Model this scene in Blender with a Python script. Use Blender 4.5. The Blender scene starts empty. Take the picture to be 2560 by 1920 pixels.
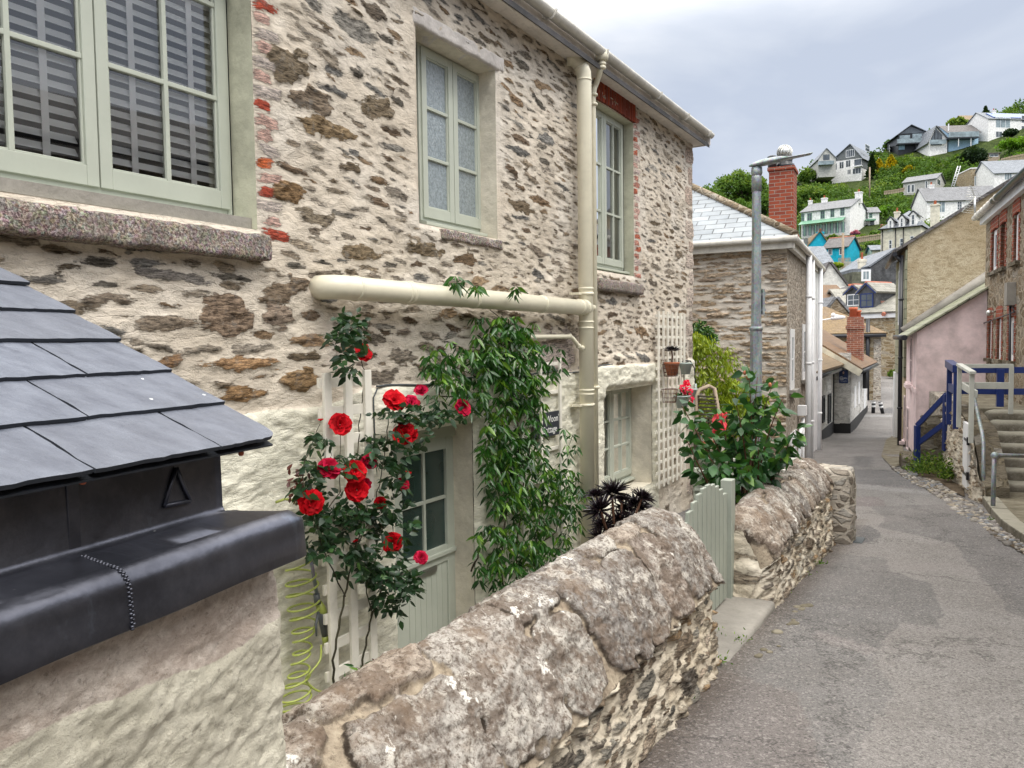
import bpy, bmesh, math, random
import numpy as np
from mathutils import Vector, Matrix

random.seed(7); RS = np.random.RandomState(7)
scene = bpy.context.scene
COL = scene.collection
R = math.radians
PI = math.pi

# ------------------------------------------------------------------ camera geometry
FPX = 1922.0                    # focal length in pixels of a 2560 px wide frame
PITCH, ROLL = R(3.0), 0.0137
_f = Vector((0, math.cos(PITCH), -math.sin(PITCH)))
_u0 = Vector((0, math.sin(PITCH), math.cos(PITCH)))
_r0 = Vector((1, 0, 0))
_r = _r0 * math.cos(ROLL) - _u0 * math.sin(ROLL)
_u = _r0 * math.sin(ROLL) + _u0 * math.cos(ROLL)
def ray(px, py):
    return _f + _r * ((px - 1280) / FPX) + _u * ((960 - py) / FPX)
def on_plane(px, py, P, N):
    d = ray(px, py); N = Vector(N)
    return d * (Vector(P).dot(N) / d.dot(N))
def at(px, py, Y):
    d = ray(px, py); return d * (Y / d.y)

class Fr:
    """a vertical working plane: s along it, z up, d out of it"""
    def __init__(s, o, ang, side=1):
        s.o = Vector(o); s.D = Vector((math.sin(ang), math.cos(ang), 0))
        s.N = Vector((math.cos(ang), -math.sin(ang), 0)) * side
    def p(s, a, z, d=0.0):
        v = s.o + s.D * a + s.N * d
        return Vector((v.x, v.y, s.o.z + z))
    def px(s, x, y, d=0.0):
        q = on_plane(x, y, s.o + s.N * d, s.N) - s.o
        return q.dot(s.D), q.z
    def arr(s, a, z, d):
        return np.stack([s.o.x + s.D.x * a + s.N.x * d, s.o.y + s.D.y * a + s.N.y * d, s.o.z + z + 0 * a], -1)

CW = Fr((-0.44, 6.25, 0), R(31))          # the cottage's front wall, N towards the lane

# ------------------------------------------------------------------ objects
def mw(o):
    b = o.matrix_basis
    return (mw(o.parent) @ o.matrix_parent_inverse @ b) if o.parent else b
def put_child(o, parent):
    o.parent = parent; o.matrix_parent_inverse = mw(parent).inverted()
def tag(o, label=None, cat=None, group=None, kind=None):
    if label: o['label'] = label
    if cat: o['category'] = cat
    if group: o['group'] = group
    if kind: o['kind'] = kind
    return o
def thing(name, loc, label, cat, group=None, rz=0.0):
    o = bpy.data.objects.new(name, None); COL.objects.link(o)
    o.empty_display_size = 0.1
    o.location = loc; o.rotation_euler = (0, 0, rz)
    return tag(o, label, cat, group)
def copy_tree(o, parent=None):
    c = o.copy(); COL.objects.link(c)
    if parent: c.parent = parent
    for ch in list(o.children): copy_tree(ch, c)
    return c

def np_mesh(name, V, F4, attrs=None, mat=None, parent=None, smooth=True, recenter=True, mats=None, fmat=None):
    """V (n,3), F4 (m,4) or (m,3) index array -> one mesh object"""
    V = np.asarray(V, dtype=np.float64); F4 = np.asarray(F4, dtype=np.int32)
    org = Vector((0, 0, 0))
    if parent is None and recenter and len(V):
        org = Vector(((V[:, 0].min() + V[:, 0].max()) / 2, (V[:, 1].min() + V[:, 1].max()) / 2, V[:, 2].min()))
        V = V - np.array(org)
    me = bpy.data.meshes.new(name)
    k = F4.shape[1]
    me.vertices.add(len(V)); me.vertices.foreach_set('co', V.astype(np.float32).ravel())
    me.loops.add(F4.size); me.loops.foreach_set('vertex_index', F4.ravel())
    me.polygons.add(len(F4))
    me.polygons.foreach_set('loop_start', np.arange(0, F4.size, k, dtype=np.int32))
    me.polygons.foreach_set('loop_total', np.full(len(F4), k, dtype=np.int32))
    me.polygons.foreach_set('use_smooth', np.full(len(F4), smooth))
    if fmat is not None: me.polygons.foreach_set('material_index', np.asarray(fmat, dtype=np.int32))
    me.update(calc_edges=True)
    for an, arr in (attrs or {}).items():
        arr = np.asarray(arr, dtype=np.float32)
        if arr.ndim == 2:
            a = me.attributes.new(an, 'FLOAT_COLOR', 'POINT')
            if arr.shape[1] == 3: arr = np.concatenate([arr, np.ones((len(arr), 1), np.float32)], 1)
            a.data.foreach_set('color', arr.ravel())
        else:
            a = me.attributes.new(an, 'FLOAT', 'POINT'); a.data.foreach_set('value', arr.ravel())
    for m in (mats or [mat]):
        if m: me.materials.append(m)
    o = bpy.data.objects.new(name, me); COL.objects.link(o)
    if parent: put_child(o, parent)
    else: o.location = org
    return o

class MB:
    """collects shapes, builds them as ONE mesh object"""
    def __init__(s): s.v = []; s.f = []; s.sm = []; s.mi = []; s.cm = 0
    def add(s, vs, fs, smooth=False):
        n = len(s.v); s.v += [tuple(x) for x in vs]
        for f in fs: s.f.append([n + i for i in f]); s.sm.append(smooth); s.mi.append(s.cm)
        return s
    def box8(s, p):      # p: 8 corners, bottom 4 ccw then top 4
        return s.add(p, [(3, 2, 1, 0), (4, 5, 6, 7), (0, 1, 5, 4), (1, 2, 6, 5), (2, 3, 7, 6), (3, 0, 4, 7)])
    def fbox(s, fr, s0, s1, z0, z1, d0, d1):
        q = [fr.p(a, z, d) for z in (z0, z1) for a, d in ((s0, d1), (s1, d1), (s1, d0), (s0, d0))]
        return s.box8(q)
    def box(s, x0, x1, y0, y1, z0, z1):
        return s.box8([(x, y, z) for z in (z0, z1) for x, y in ((x0, y0), (x1, y0), (x1, y1), (x0, y1))])
    def bar(s, a, b, w, h=None, up=(0, 0, 1)):   # rectangular bar from a to b
        a = Vector(a); b = Vector(b); t = (b - a).normalized(); up = Vector(up)
        if abs(t.dot(up)) > .98: up = Vector((0, 1, 0)) if abs(t.y) < .9 else Vector((1, 0, 0))
        x = t.cross(up).normalized(); y = x.cross(t); h = h or w
        x *= w / 2; y *= h / 2
        return s.box8([a - x - y, a + x - y, a + x + y, a - x + y, b - x - y, b + x - y, b + x + y, b - x + y])
    def quad(s, a, b, c, d): return s.add([a, b, c, d], [(0, 1, 2, 3)])
    def poly(s, pts): return s.add(pts, [tuple(range(len(pts)))])
    def prism(s, pts, vec):   # extrude polygon pts by vec
        n = len(pts); vec = Vector(vec)
        vs = [Vector(p) for p in pts] + [Vector(p) + vec for p in pts]
        return s.add(vs, [tuple(range(n))[::-1], tuple(range(n, 2 * n))] + [(i, (i + 1) % n, n + (i + 1) % n, n + i) for i in range(n)])
    def tube(s, pts, r, n=10, cap=True, smooth=True, half=None):
        pts = [Vector(p) for p in pts]; m = len(pts)
        rr = r if isinstance(r, (list, tuple)) else [r] * m
        vs = []; x = None
        for i, p in enumerate(pts):
            t = (pts[min(i + 1, m - 1)] - pts[max(i - 1, 0)]).normalized()
            if x is None:
                up = Vector((0, 0, 1)) if abs(t.z) < .9 else Vector((1, 0, 0))
                x = t.cross(up).normalized()
            else:
                x = (x - t * x.dot(t)).normalized()
            y = t.cross(x)
            for k in range(n):
                a = 2 * PI * k / n
                vs.append(p + x * math.cos(a) * rr[i] + y * math.sin(a) * rr[i])
        fs = [(i * n + k, i * n + (k + 1) % n, (i + 1) * n + (k + 1) % n, (i + 1) * n + k) for i in range(m - 1) for k in range(n)]
        s.add(vs, fs, smooth)
        if cap:
            b = len(s.v) - m * n
            for q in (list(range(n))[::-1], [(m - 1) * n + k for k in range(n)]):
                s.f.append([b + i for i in q]); s.sm.append(False); s.mi.append(s.cm)
        return s
    def lathe(s, c, prof, n=20, axis=(0, 0, 1), smooth=True):   # prof [(r, h)]
        c = Vector(c); ax = Vector(axis).normalized()
        x = ax.orthogonal().normalized(); y = ax.cross(x)
        vs = [c + ax * h + x * math.cos(2 * PI * k / n) * r_ + y * math.sin(2 * PI * k / n) * r_ for r_, h in prof for k in range(n)]
        m = len(prof)
        fs = [(i * n + k, i * n + (k + 1) % n, (i + 1) * n + (k + 1) % n, (i + 1) * n + k) for i in range(m - 1) for k in range(n)]
        s.add(vs, fs, smooth)
        b = len(s.v) - m * n
        for q in (list(range(n))[::-1], [(m - 1) * n + k for k in range(n)]):
            s.f.append([b + i for i in q]); s.sm.append(False); s.mi.append(s.cm)
        return s
    def ball(s, c, r, n=10, sq=(1, 1, 1)):
        c = Vector(c)
        pr = [(max(1e-4, math.sin(PI * i / n)) * r, -math.cos(PI * i / n) * r) for i in range(n + 1)]
        b = len(s.v); s.lathe((0, 0, 0), pr, n * 2)
        for i in range(b, len(s.v)):
            v = s.v[i]; s.v[i] = (c.x + v[0] * sq[0], c.y + v[1] * sq[1], c.z + v[2] * sq[2])
        return s
    def build(s, name, mat=None, parent=None, bevel=0.0, mats=None, fixn=True, bseg=2):
        me = bpy.data.meshes.new(name)
        V = s.v; org = Vector((0, 0, 0))
        if parent is None and V:
            xs = [v[0] for v in V]; ys = [v[1] for v in V]; zs = [v[2] for v in V]
            org = Vector(((min(xs) + max(xs)) / 2, (min(ys) + max(ys)) / 2, min(zs)))
            V = [(v[0] - org.x, v[1] - org.y, v[2] - org.z) for v in V]
        me.from_pydata(V, [], s.f)
        me.polygons.foreach_set('use_smooth', s.sm)
        me.polygons.foreach_set('material_index', s.mi)
        if fixn:
            bm = bmesh.new(); bm.from_mesh(me)
            bmesh.ops.recalc_face_normals(bm, faces=bm.faces); bm.to_mesh(me); bm.free()
        for m in (mats or [mat]):
            if m: me.materials.append(m)
        o = bpy.data.objects.new(name, me); COL.objects.link(o)
        if bevel:
            b = o.modifiers.new('bevel', 'BEVEL'); b.width = bevel; b.segments = bseg; b.limit_method = 'ANGLE'; b.angle_limit = R(40)
            b.harden_normals = False
        if parent: put_child(o, parent)
        else: o.location = org
        return o

# ------------------------------------------------------------------ numpy noise
def _h(ix, iy, seed):
    a = (ix.astype(np.int64) * 374761393 + iy.astype(np.int64) * 668265263 + seed * 974634777) & 0xffffffff
    a = ((a ^ (a >> 13)) * 1274126177) & 0xffffffff
    return ((a ^ (a >> 16)) & 0xffffff) / float(0xffffff)
def vn(x, y, seed=0):
    x = np.asarray(x, float); y = np.asarray(y, float)
    ix = np.floor(x); iy = np.floor(y); fx = x - ix; fy = y - iy
    fx = fx * fx * (3 - 2 * fx); fy = fy * fy * (3 - 2 * fy)
    a = _h(ix, iy, seed); b = _h(ix + 1, iy, seed); c = _h(ix, iy + 1, seed); d = _h(ix + 1, iy + 1, seed)
    return (a * (1 - fx) + b * fx) * (1 - fy) + (c * (1 - fx) + d * fx) * fy
def fbm(x, y, o=4, seed=0, g=.5):
    t = 0; a = 1; n = 0
    for i in range(o):
        t = t + a * (vn(x * 2 ** i + 17.3 * i, y * 2 ** i - 9.1 * i, seed + i) * 2 - 1); n += a; a *= g
    return t / n
def sst(a, b, x):
    t = np.clip((x - a) / (b - a), 0, 1); return t * t * (3 - 2 * t)

class Stones:
    """field of stones on a (u,v) sheet: signed depth, colour, relief"""
    def __init__(s, us, vs):
        s.us = us; s.vs = vs
        s.U, s.V = np.meshgrid(us, vs, indexing='ij')
        s.sdf = np.full(s.U.shape, -.05); s.col = np.zeros(s.U.shape + (3,)) + .2
        s.hgt = np.zeros(s.U.shape)
        s.placed = []
    def stamp(s, u, v, a, b, ang, p, col, h, seed, rag=.16, lam=.5):
        m = max(a, b) * 1.35 + .02
        i0, i1 = np.searchsorted(s.us, [u - m, u + m]); j0, j1 = np.searchsorted(s.vs, [v - m, v + m])
        if i1 <= i0 or j1 <= j0: return
        U = s.U[i0:i1, j0:j1] - u; V = s.V[i0:i1, j0:j1] - v
        ca, sa = math.cos(ang), math.sin(ang)
        x = U * ca + V * sa; y = -U * sa + V * ca
        x = x + fbm(U * 9, V * 22, 3, seed) * rag * a * .6
        y = y + fbm(U * 12 + 5, V * 20, 3, seed + 9) * rag * b
        r_ = (np.abs(x / a) ** p + np.abs(y / b) ** p) ** (1 / p)
        sd = (1 - r_) * min(a, b)
        old = s.sdf[i0:i1, j0:j1]; w = sd > old
        old[w] = sd[w]
        s.col[i0:i1, j0:j1][w] = col
        t = sst(-.002, .012, sd)
        rel = h + lam * (fbm(x * 14, y * 70, 4, seed + 3) * .012 + fbm(x * 6, y * 9, 3, seed + 5) * .008)
        s.hgt[i0:i1, j0:j1][w] = (rel * t)[w]
    def scatter(s, n, u0, u1, v0, v1, size, palette, ang=(-.12, .16), gap=.012, ok=None, hr=(-.004, .012), p=(2.0, 3.5), asp=(.22, .5), rag=.3, seed=1, lam=.6):
        rs = random.Random(seed)
        cells = {}
        for q in s.placed:
            cells.setdefault((int(q[0] // .4), int(q[1] // .4)), []).append(q)
        for k in range(n):
            u = rs.uniform(u0, u1); v = rs.uniform(v0, v1)
            a = rs.choice(size) * rs.uniform(.75, 1.3)
            # smaller stones as the sheet fills up
            a *= 1 - .55 * k / n
            b = a * rs.uniform(*asp)
            if ok and not ok(u, v, a, b): continue
            an = rs.uniform(*ang); bad = False
            cu, cv = int(u // .4), int(v // .4)
            for i in (-1, 0, 1):
                for j in (-1, 0, 1):
                    for q in cells.get((cu + i, cv + j), ()):
                        dx = abs(q[0] - u) / (q[2] + a + gap); dy = abs(q[1] - v) / (q[3] + b + gap)
                        if (dx ** 2.6 + dy ** 2.6) < 1: bad = True; break
                    if bad: break
                if bad: break
            if bad: continue
            q = (u, v, a, b); cells.setdefault((cu, cv), []).append(q); s.placed.append(q)
            c = rs.choice(palette); f = rs.uniform(.75, 1.3)
            s.stamp(u, v, a, b, an, rs.uniform(*p), tuple(min(.9, x * f) for x in c), rs.uniform(*hr), rs.randrange(9999), rag=rag, lam=lam)

def grid_faces(nu, nv, keep=None, flip=False):
    i = np.arange(nu * nv).reshape(nu, nv)
    f = np.stack([i[:-1, :-1], i[1:, :-1], i[1:, 1:], i[:-1, 1:]], -1)
    if flip: f = f[..., ::-1]
    if keep is not None: return f[keep]
    return f.reshape(-1, 4)

# ------------------------------------------------------------------ shader helper
class G:
    def __init__(s, name):
        s.m = bpy.data.materials.new(name); s.m.use_nodes = True; s.nt = s.m.node_tree
        s.b = s.nt.nodes['Principled BSDF']; s.b.inputs['Roughness'].default_value = .8
        s._pos = None
    def nd(s, t, **kw):
        n = s.nt.nodes.new(t)
        for k, v in kw.items(): setattr(n, k, v)
        return n
    def L(s, a, inp):
        if isinstance(a, bpy.types.NodeSocket): s.nt.links.new(a, inp)
        elif isinstance(a, (tuple, list)) and len(a) == 3 and inp.type == 'RGBA': inp.default_value = (*a, 1)
        else: inp.default_value = a
    def pos(s, scale=(1, 1, 1), rot=(0, 0, 0), obj=False):
        n = s.nd('ShaderNodeTexCoord').outputs['Object'] if obj else s.nd('ShaderNodeNewGeometry').outputs['Position']
        mp = s.nd('ShaderNodeMapping'); s.nt.links.new(n, mp.inputs[0])
        mp.inputs['Scale'].default_value = scale; mp.inputs['Rotation'].default_value = rot
        return mp.outputs[0]
    def attr(s, name, what='Fac'):
        return s.nd('ShaderNodeAttribute', attribute_name=name).outputs[what]
    def noise(s, vec, scale=5, detail=5, rough=.55, dist=0, out='Fac'):
        n = s.nd('ShaderNodeTexNoise'); s.L(vec, n.inputs['Vector']); s.L(scale, n.inputs['Scale'])
        n.inputs['Detail'].default_value = detail; n.inputs['Roughness'].default_value = rough; n.inputs['Distortion'].default_value = dist
        return n.outputs[out]
    def voro(s, vec, scale=5, feature='F1', out='Distance', rnd=1.0):
        n = s.nd('ShaderNodeTexVoronoi', feature=feature); s.L(vec, n.inputs['Vector']); n.inputs['Scale'].default_value = scale
        n.inputs['Randomness'].default_value = rnd
        return n.outputs[out]
    def ramp(s, f, stops, interp='LINEAR'):
        n = s.nd('ShaderNodeValToRGB'); s.L(f, n.inputs[0]); cr = n.color_ramp; cr.interpolation = interp
        while len(cr.elements) > 1: cr.elements.remove(cr.elements[0])
        for i, (p, c) in enumerate(stops):
            e = cr.elements[0] if i == 0 else cr.elements.new(p)
            e.position = p; e.color = (*c, 1) if isinstance(c, (tuple, list)) else (c, c, c, 1)
        return n.outputs[0]
    def mix(s, f, a, b, bt='MIX'):
        n = s.nd('ShaderNodeMix', data_type='RGBA', blend_type=bt); n.clamp_factor = True
        s.L(f, n.inputs[0]); s.L(a, n.inputs[6]); s.L(b, n.inputs[7]); return n.outputs[2]
    def ma(s, op, a, b=0.0, c=0.0):
        n = s.nd('ShaderNodeMath', operation=op); s.L(a, n.inputs[0]); s.L(b, n.inputs[1]); s.L(c, n.inputs[2]); return n.outputs[0]
    def vma(s, op, a, b):
        n = s.nd('ShaderNodeVectorMath', operation=op); s.L(a, n.inputs[0]); s.L(b, n.inputs[1]); return n.outputs[0]
    def ss(s, x, a, b):
        n = s.nd('ShaderNodeMapRange', interpolation_type='SMOOTHSTEP'); s.L(x, n.inputs[0]); n.inputs[1].default_value = a; n.inputs[2].default_value = b
        return n.outputs[0]
    def bump(s, h, strength=.5, dist=.01, prev=None):
        n = s.nd('ShaderNodeBump'); s.L(h, n.inputs['Height']); n.inputs['Strength'].default_value = strength; n.inputs['Distance'].default_value = dist
        if prev: s.nt.links.new(prev, n.inputs['Normal'])
        return n.outputs[0]
    def out(s, col=None, rough=None, normal=None, spec=None, metal=None, **kw):
        if col is not None: s.L(col, s.b.inputs['Base Color'])
        if rough is not None: s.L(rough, s.b.inputs['Roughness'])
        if normal is not None: s.L(normal, s.b.inputs['Normal'])
        if spec is not None: s.L(spec, s.b.inputs['Specular IOR Level'])
        if metal is not None: s.L(metal, s.b.inputs['Metallic'])
        for k, v in kw.items(): s.L(v, s.b.inputs[k])
        return s.m

def paint(name, col, rough=.5, var=.06, dirt=.12, grain=0.0, bumpd=.0008, spec=.4, gscale=40):
    g = G(name); p = g.pos()
    c = g.mix(g.ramp(g.noise(p, 3, 6), [(.35, 0.0), (.7, 1.0)]), tuple(x * (1 - var) for x in col), tuple(min(1, x * (1 + var)) for x in col))
    d = g.ramp(g.noise(p, 14, 8, .7), [(.5, 0.0), (.78, dirt)])
    c = g.mix(d, c, tuple(x * .45 for x in col))
    h = g.noise(p, gscale, 4)
    return g.out(c, rough, g.bump(h, .6, bumpd), spec=spec)
# ------------------------------------------------------------------ materials
def rubble_mat(name, mortar=(.73, .655, .555), mortar2=(.58, .51, .42), paintc=(.84, .815, .69), stain=.5):
    g = G(name); p = g.pos()
    sd = g.attr('sdf'); sc = g.attr('scol', 'Color'); pn = g.attr('pnt')
    ps = g.pos((1, 1, 3.2), (0, 0, 0)); pz = g.pos((1, 1, 5.0))
    edge = g.ma('ADD', sd, g.ma('MULTIPLY', g.ma('SUBTRACT', g.noise(pz, 15, 9, .76), .5), .058))
    edge = g.ma('ADD', edge, g.ma('MULTIPLY', g.ma('SUBTRACT', g.noise(g.pos((1, 1, 1.8)), 7, 5, .6), .52), .055))
    mask = g.ss(edge, -.001, .004)
    # slaty stone
    lam = g.noise(g.pos((1.6, 1.6, 11)), 9, 9, .72, .6)
    lamf = g.noise(g.pos((2, 2, 14)), 28, 6, .7)
    st = g.mix(g.ramp(lam, [(.38, 0.0), (.60, 1.0)]), g.mix(1.0, sc, (.38, .36, .34), 'MULTIPLY'), g.mix(1.0, sc, (2.25, 2.1, 1.9), 'MULTIPLY'))
    st = g.mix(g.ramp(lamf, [(.30, .85), (.46, 0.0)]), st, (.022, .018, .015))
    st = g.mix(g.ramp(g.noise(p, 11, 5, .7), [(.56, 0.0), (.68, .5)]), st, (.36, .34, .31))
    # mortar
    m1 = g.noise(p, 2.2, 7, .62); m2 = g.noise(ps, 15, 8, .7)
    mo = g.mix(g.ramp(m1, [(.34, 0.0), (.62, 1.0)]), mortar2, mortar)
    mo = g.mix(g.ramp(m2, [(.26, stain), (.42, 0.0)]), mo, tuple(x * .42 for x in mortar2))
    mo = g.mix(g.ramp(g.noise(p, 1.1, 3), [(.5, 0.0), (.72, .55)]), mo, (.62, .59, .55))
    crz = g.ma('ABSOLUTE', g.ma('SUBTRACT', g.noise(g.pos((1, 1, 2.4)), 7, 6, .6, .4), .5))
    mo = g.mix(g.ramp(crz, [(.003, .30), (.014, 0.0)]), mo, tuple(x * .45 for x in mortar2))
    hal = g.ss(g.ma('ADD', sd, g.ma('MULTIPLY', g.noise(p, 40, 4), .01)), -.012, .006)   # mortar darker close round the stones
    mo = g.mix(g.ma('MULTIPLY', hal, .28), mo, tuple(x * .5 for x in mortar2))
    c = g.mix(mask, mo, st)
    # limewashed zone
    pe = g.ss(g.ma('ADD', pn, g.ma('MULTIPLY', g.ma('SUBTRACT', g.noise(p, 16, 6, .7), .5), .9)), .42, .6)
    pc = g.mix(g.ramp(g.noise(ps, 5, 8, .68), [(.3, 0.0), (.6, 1.0)]), tuple(x * .62 for x in paintc), paintc)
    pc = g.mix(g.ramp(g.noise(p, 30, 6, .7), [(.62, 0.0), (.72, .5)]), pc, tuple(x * .45 for x in paintc))
    c = g.mix(pe, c, pc)
    h = g.ma('ADD', g.ma('MULTIPLY', g.noise(ps, 18, 8, .65), .5), g.ma('MULTIPLY', g.ma('MULTIPLY', lamf, mask), 1.1))
    h = g.ma('ADD', h, g.ma('MULTIPLY', g.ss(crz, 0, .05), .12)); h = g.ma('ADD', h, g.ma('MULTIPLY', mask, -.25))
    h = g.ma('ADD', h, g.ma('MULTIPLY', g.noise(p, 120, 3), .12))
    return g.out(c, .9, g.bump(h, 1.0, .016), spec=.2)

M = {}
M['rubble'] = rubble_mat('rubble_masonry')
M['lanewall'] = rubble_mat('lane_wall_masonry', (.80, .73, .61), (.60, .52, .40), (.74, .71, .62), .7)

M['rubble_b2'] = rubble_mat('coursed_stone_masonry', (.70, .65, .58), (.56, .50, .43), (.6, .58, .5), .6)

def coping_mat():
    g = G('lichened_coping'); p = g.pos()
    sd = g.attr('sdf'); sc = g.attr('scol', 'Color')
    edge = g.ma('ADD', sd, g.ma('MULTIPLY', g.ma('SUBTRACT', g.noise(p, 20, 6, .7), .5), .03))
    mask = g.ss(edge, -.003, .004)
    big = g.noise(p, 3.3, 8, .68); fine = g.noise(p, 60, 5, .75); med = g.noise(p, 17, 8, .74)
    st = g.mix(g.ramp(med, [(.36, 0.0), (.58, 1.0)]), g.mix(1.0, sc, (.30, .26, .24), 'MULTIPLY'), sc)
    st = g.mix(g.ramp(g.noise(p, 8, 9, .75), [(.52, 0.0), (.58, .75)]), st, (.52, .49, .44))         # pale lichen
    st = g.mix(g.ramp(g.noise(g.vma('ADD', p, (3, 5, 1)), 6.5, 9, .74), [(.50, 0.0), (.56, .8)]), st, (.16, .125, .10))
    st = g.mix(g.ramp(g.noise(g.vma('ADD', p, (9, 2, 4)), 4.6, 8, .7), [(.62, 0.0), (.65, .95)]), st, (.80, .78, .73))
    st = g.mix(g.ramp(g.noise(p, 34, 4, .8), [(.60, 0.0), (.68, .7)]), st, (.10, .075, .055))
    st = g.mix(g.ramp(fine, [(.38, .85), (.50, 0.0)]), st, (.085, .06, .045))
    st = g.mix(g.ramp(g.noise(g.vma('ADD', p, (1, 7, 3)), 2.2, 6, .7), [(.54, 0.0), (.66, .65)]), st, (.22, .16, .115))
    st = g.mix(g.ramp(fine, [(.61, 0.0), (.70, .45)]), st, (.66, .62, .55))
    mo = g.mix(g.ramp(med, [(.35, 0.0), (.65, 1.0)]), (.25, .20, .15), (.45, .385, .295))
    mo = g.mix(g.ramp(fine, [(.35, .6), (.5, 0.0)]), mo, (.09, .06, .04))
    c = g.mix(mask, mo, st)
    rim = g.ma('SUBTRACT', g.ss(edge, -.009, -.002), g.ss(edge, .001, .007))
    c = g.mix(g.ma('MULTIPLY', rim, g.ramp(g.noise(p, 5, 4), [(.38, .15), (.55, .95)])), c, (.035, .026, .02))  # dark crack line at the joints, their shadow painted into the colour
    h = g.ma('ADD', g.ma('MULTIPLY', med, .7), g.ma('MULTIPLY', fine, .35))
    return g.out(c, .92, g.bump(h, 1.0, .012), spec=.15)
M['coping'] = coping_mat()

def store_mat():
    g = G('limewashed_rock'); p = g.pos()
    ps = g.pos((1, 1, 1.5), (.12, -.15, 0))
    up = g.attr('pnt')
    n1 = g.noise(ps, 6, 10, .74); n2 = g.noise(ps, 34, 9, .76); n3 = g.noise(p, 2.1, 4)
    a = g.mix(g.ramp(n2, [(.34, 0.0), (.62, 1.0)]), (.38, .315, .265), (.68, .61, .55))
    a = g.mix(g.ramp(n1, [(.42, .7), (.54, 0.0)]), a, (.44, .36, .31))
    b = g.mix(g.ramp(n1, [(.34, 0.0), (.56, 1.0)]), (.50, .47, .38), (.70, .665, .555))
    b = g.mix(g.ramp(n2, [(.30, .8), (.44, 0.0)]), b, (.30, .275, .21))
    b = g.mix(g.ramp(g.noise(p, 9, 8, .75), [(.65, 0.0), (.70, .85)]), b, (.10, .085, .05))
    e = g.ss(g.ma('ADD', up, g.ma('MULTIPLY', g.ma('SUBTRACT', g.noise(ps, 7, 7, .7), .5), .5)), .47, .53)
    c = g.mix(e, a, b)
    h = g.ma('ADD', g.noise(ps, 14, 10, .78), g.ma('MULTIPLY', g.noise(p, 90, 5, .7), .6))
    c = g.mix(g.ramp(g.noise(p, 55, 5, .8), [(.33, .55), (.43, 0.0)]), c, (.16, .135, .11))
    return g.out(c, .92, g.bump(h, 1.0, .009), spec=.15)
M['store'] = store_mat()

def plaster_mat(name, col, b=.006, sc=7, spots=.5):
    if name.startswith('far_'): b = .0002
    g = G(name); p = g.pos()
    c = g.mix(g.ramp(g.noise(p, 2.5, 8, .65), [(.35, 0.0), (.62, 1.0)]), tuple(x * .68 for x in col), col)
    c = g.mix(g.ramp(g.noise(p, 24, 6, .7), [(.60, 0.0), (.74, spots)]), c, tuple(x * .5 for x in col))
    h = g.noise(p, sc, 8, .6)
    return g.out(c, .85, g.bump(h, 1.0, b * 2), spec=.25)
M['reveal_green'] = plaster_mat('sage_limewash', (.60, .60, .47))
M['reveal_cream'] = plaster_mat('cream_render', (.72, .67, .56), .01)
M['lintel'] = plaster_mat('painted_lintel', (.66, .62, .59), .006, 20)
M['white_wall'] = plaster_mat('white_limewash', (.76, .75, .71), .02, 9)
M['far_white'] = plaster_mat('far_white_render', (.90, .90, .90), .004, 3, .05)
M['far_cream'] = plaster_mat('far_cream_render', (.74, .70, .58), .004, 3, .2)
M['far_grey'] = plaster_mat('far_grey_slate_hung', (.17, .185, .19), .004, 3, .2)
M['far_greyrender'] = plaster_mat('far_grey_render', (.50, .50, .48), .004, 3, .2)
M['far_blue'] = plaster_mat('turquoise_render', (.015, .42, .60), .004, 3, .15)
M['far_paleblue'] = plaster_mat('pale_blue_render', (.42, .62, .80), .004, 3, .15)
M['pink'] = plaster_mat('pink_render', (.88, .715, .72), .006, 6, .3)
M['concrete'] = plaster_mat('weathered_concrete', (.33, .31, .28), .006, 12)

def tan_mat():
    g = G('tan_roughcast'); p = g.pos()
    n = g.noise(g.pos((1, 1, 1)), .55, 7, .7)
    c = g.mix(g.ramp(n, [(.36, 0.0), (.66, 1.0)]), (.37, .295, .19), (.56, .495, .375))
    c = g.mix(g.ramp(g.noise(g.pos((1, 1, 2.5)), 5, 7, .7), [(.36, .6), (.52, 0.0)]), c, (.20, .15, .08))
    c = g.mix(g.ramp(g.noise(p, 30, 4, .8), [(.36, .7), (.5, 0.0)]), c, (.20, .155, .085))
    return g.out(c, .95, g.bump(g.noise(p, 30, 4, .8), 1, .02), spec=.1)
M['tan'] = tan_mat()

def granite():
    g = G('grey_granite'); p = g.pos()
    n = g.noise(p, 75, 3, .8); v = g.voro(p, 60, 'F1', 'Color')
    c = g.ramp(n, [(.36, (.07, .05, .045)), (.46, (.20, .165, .15)), (.54, (.40, .345, .30)), (.66, (.62, .57, .52))])
    c = g.mix(.22, c, v, 'SOFT_LIGHT')
    c = g.mix(g.ramp(g.noise(p, 5, 5), [(.4, .5), (.6, 0.0)]), c, (.13, .105, .09))
    return g.out(c, .8, g.bump(n, 1, .012), spec=.3)
M['granite'] = granite()

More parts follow.
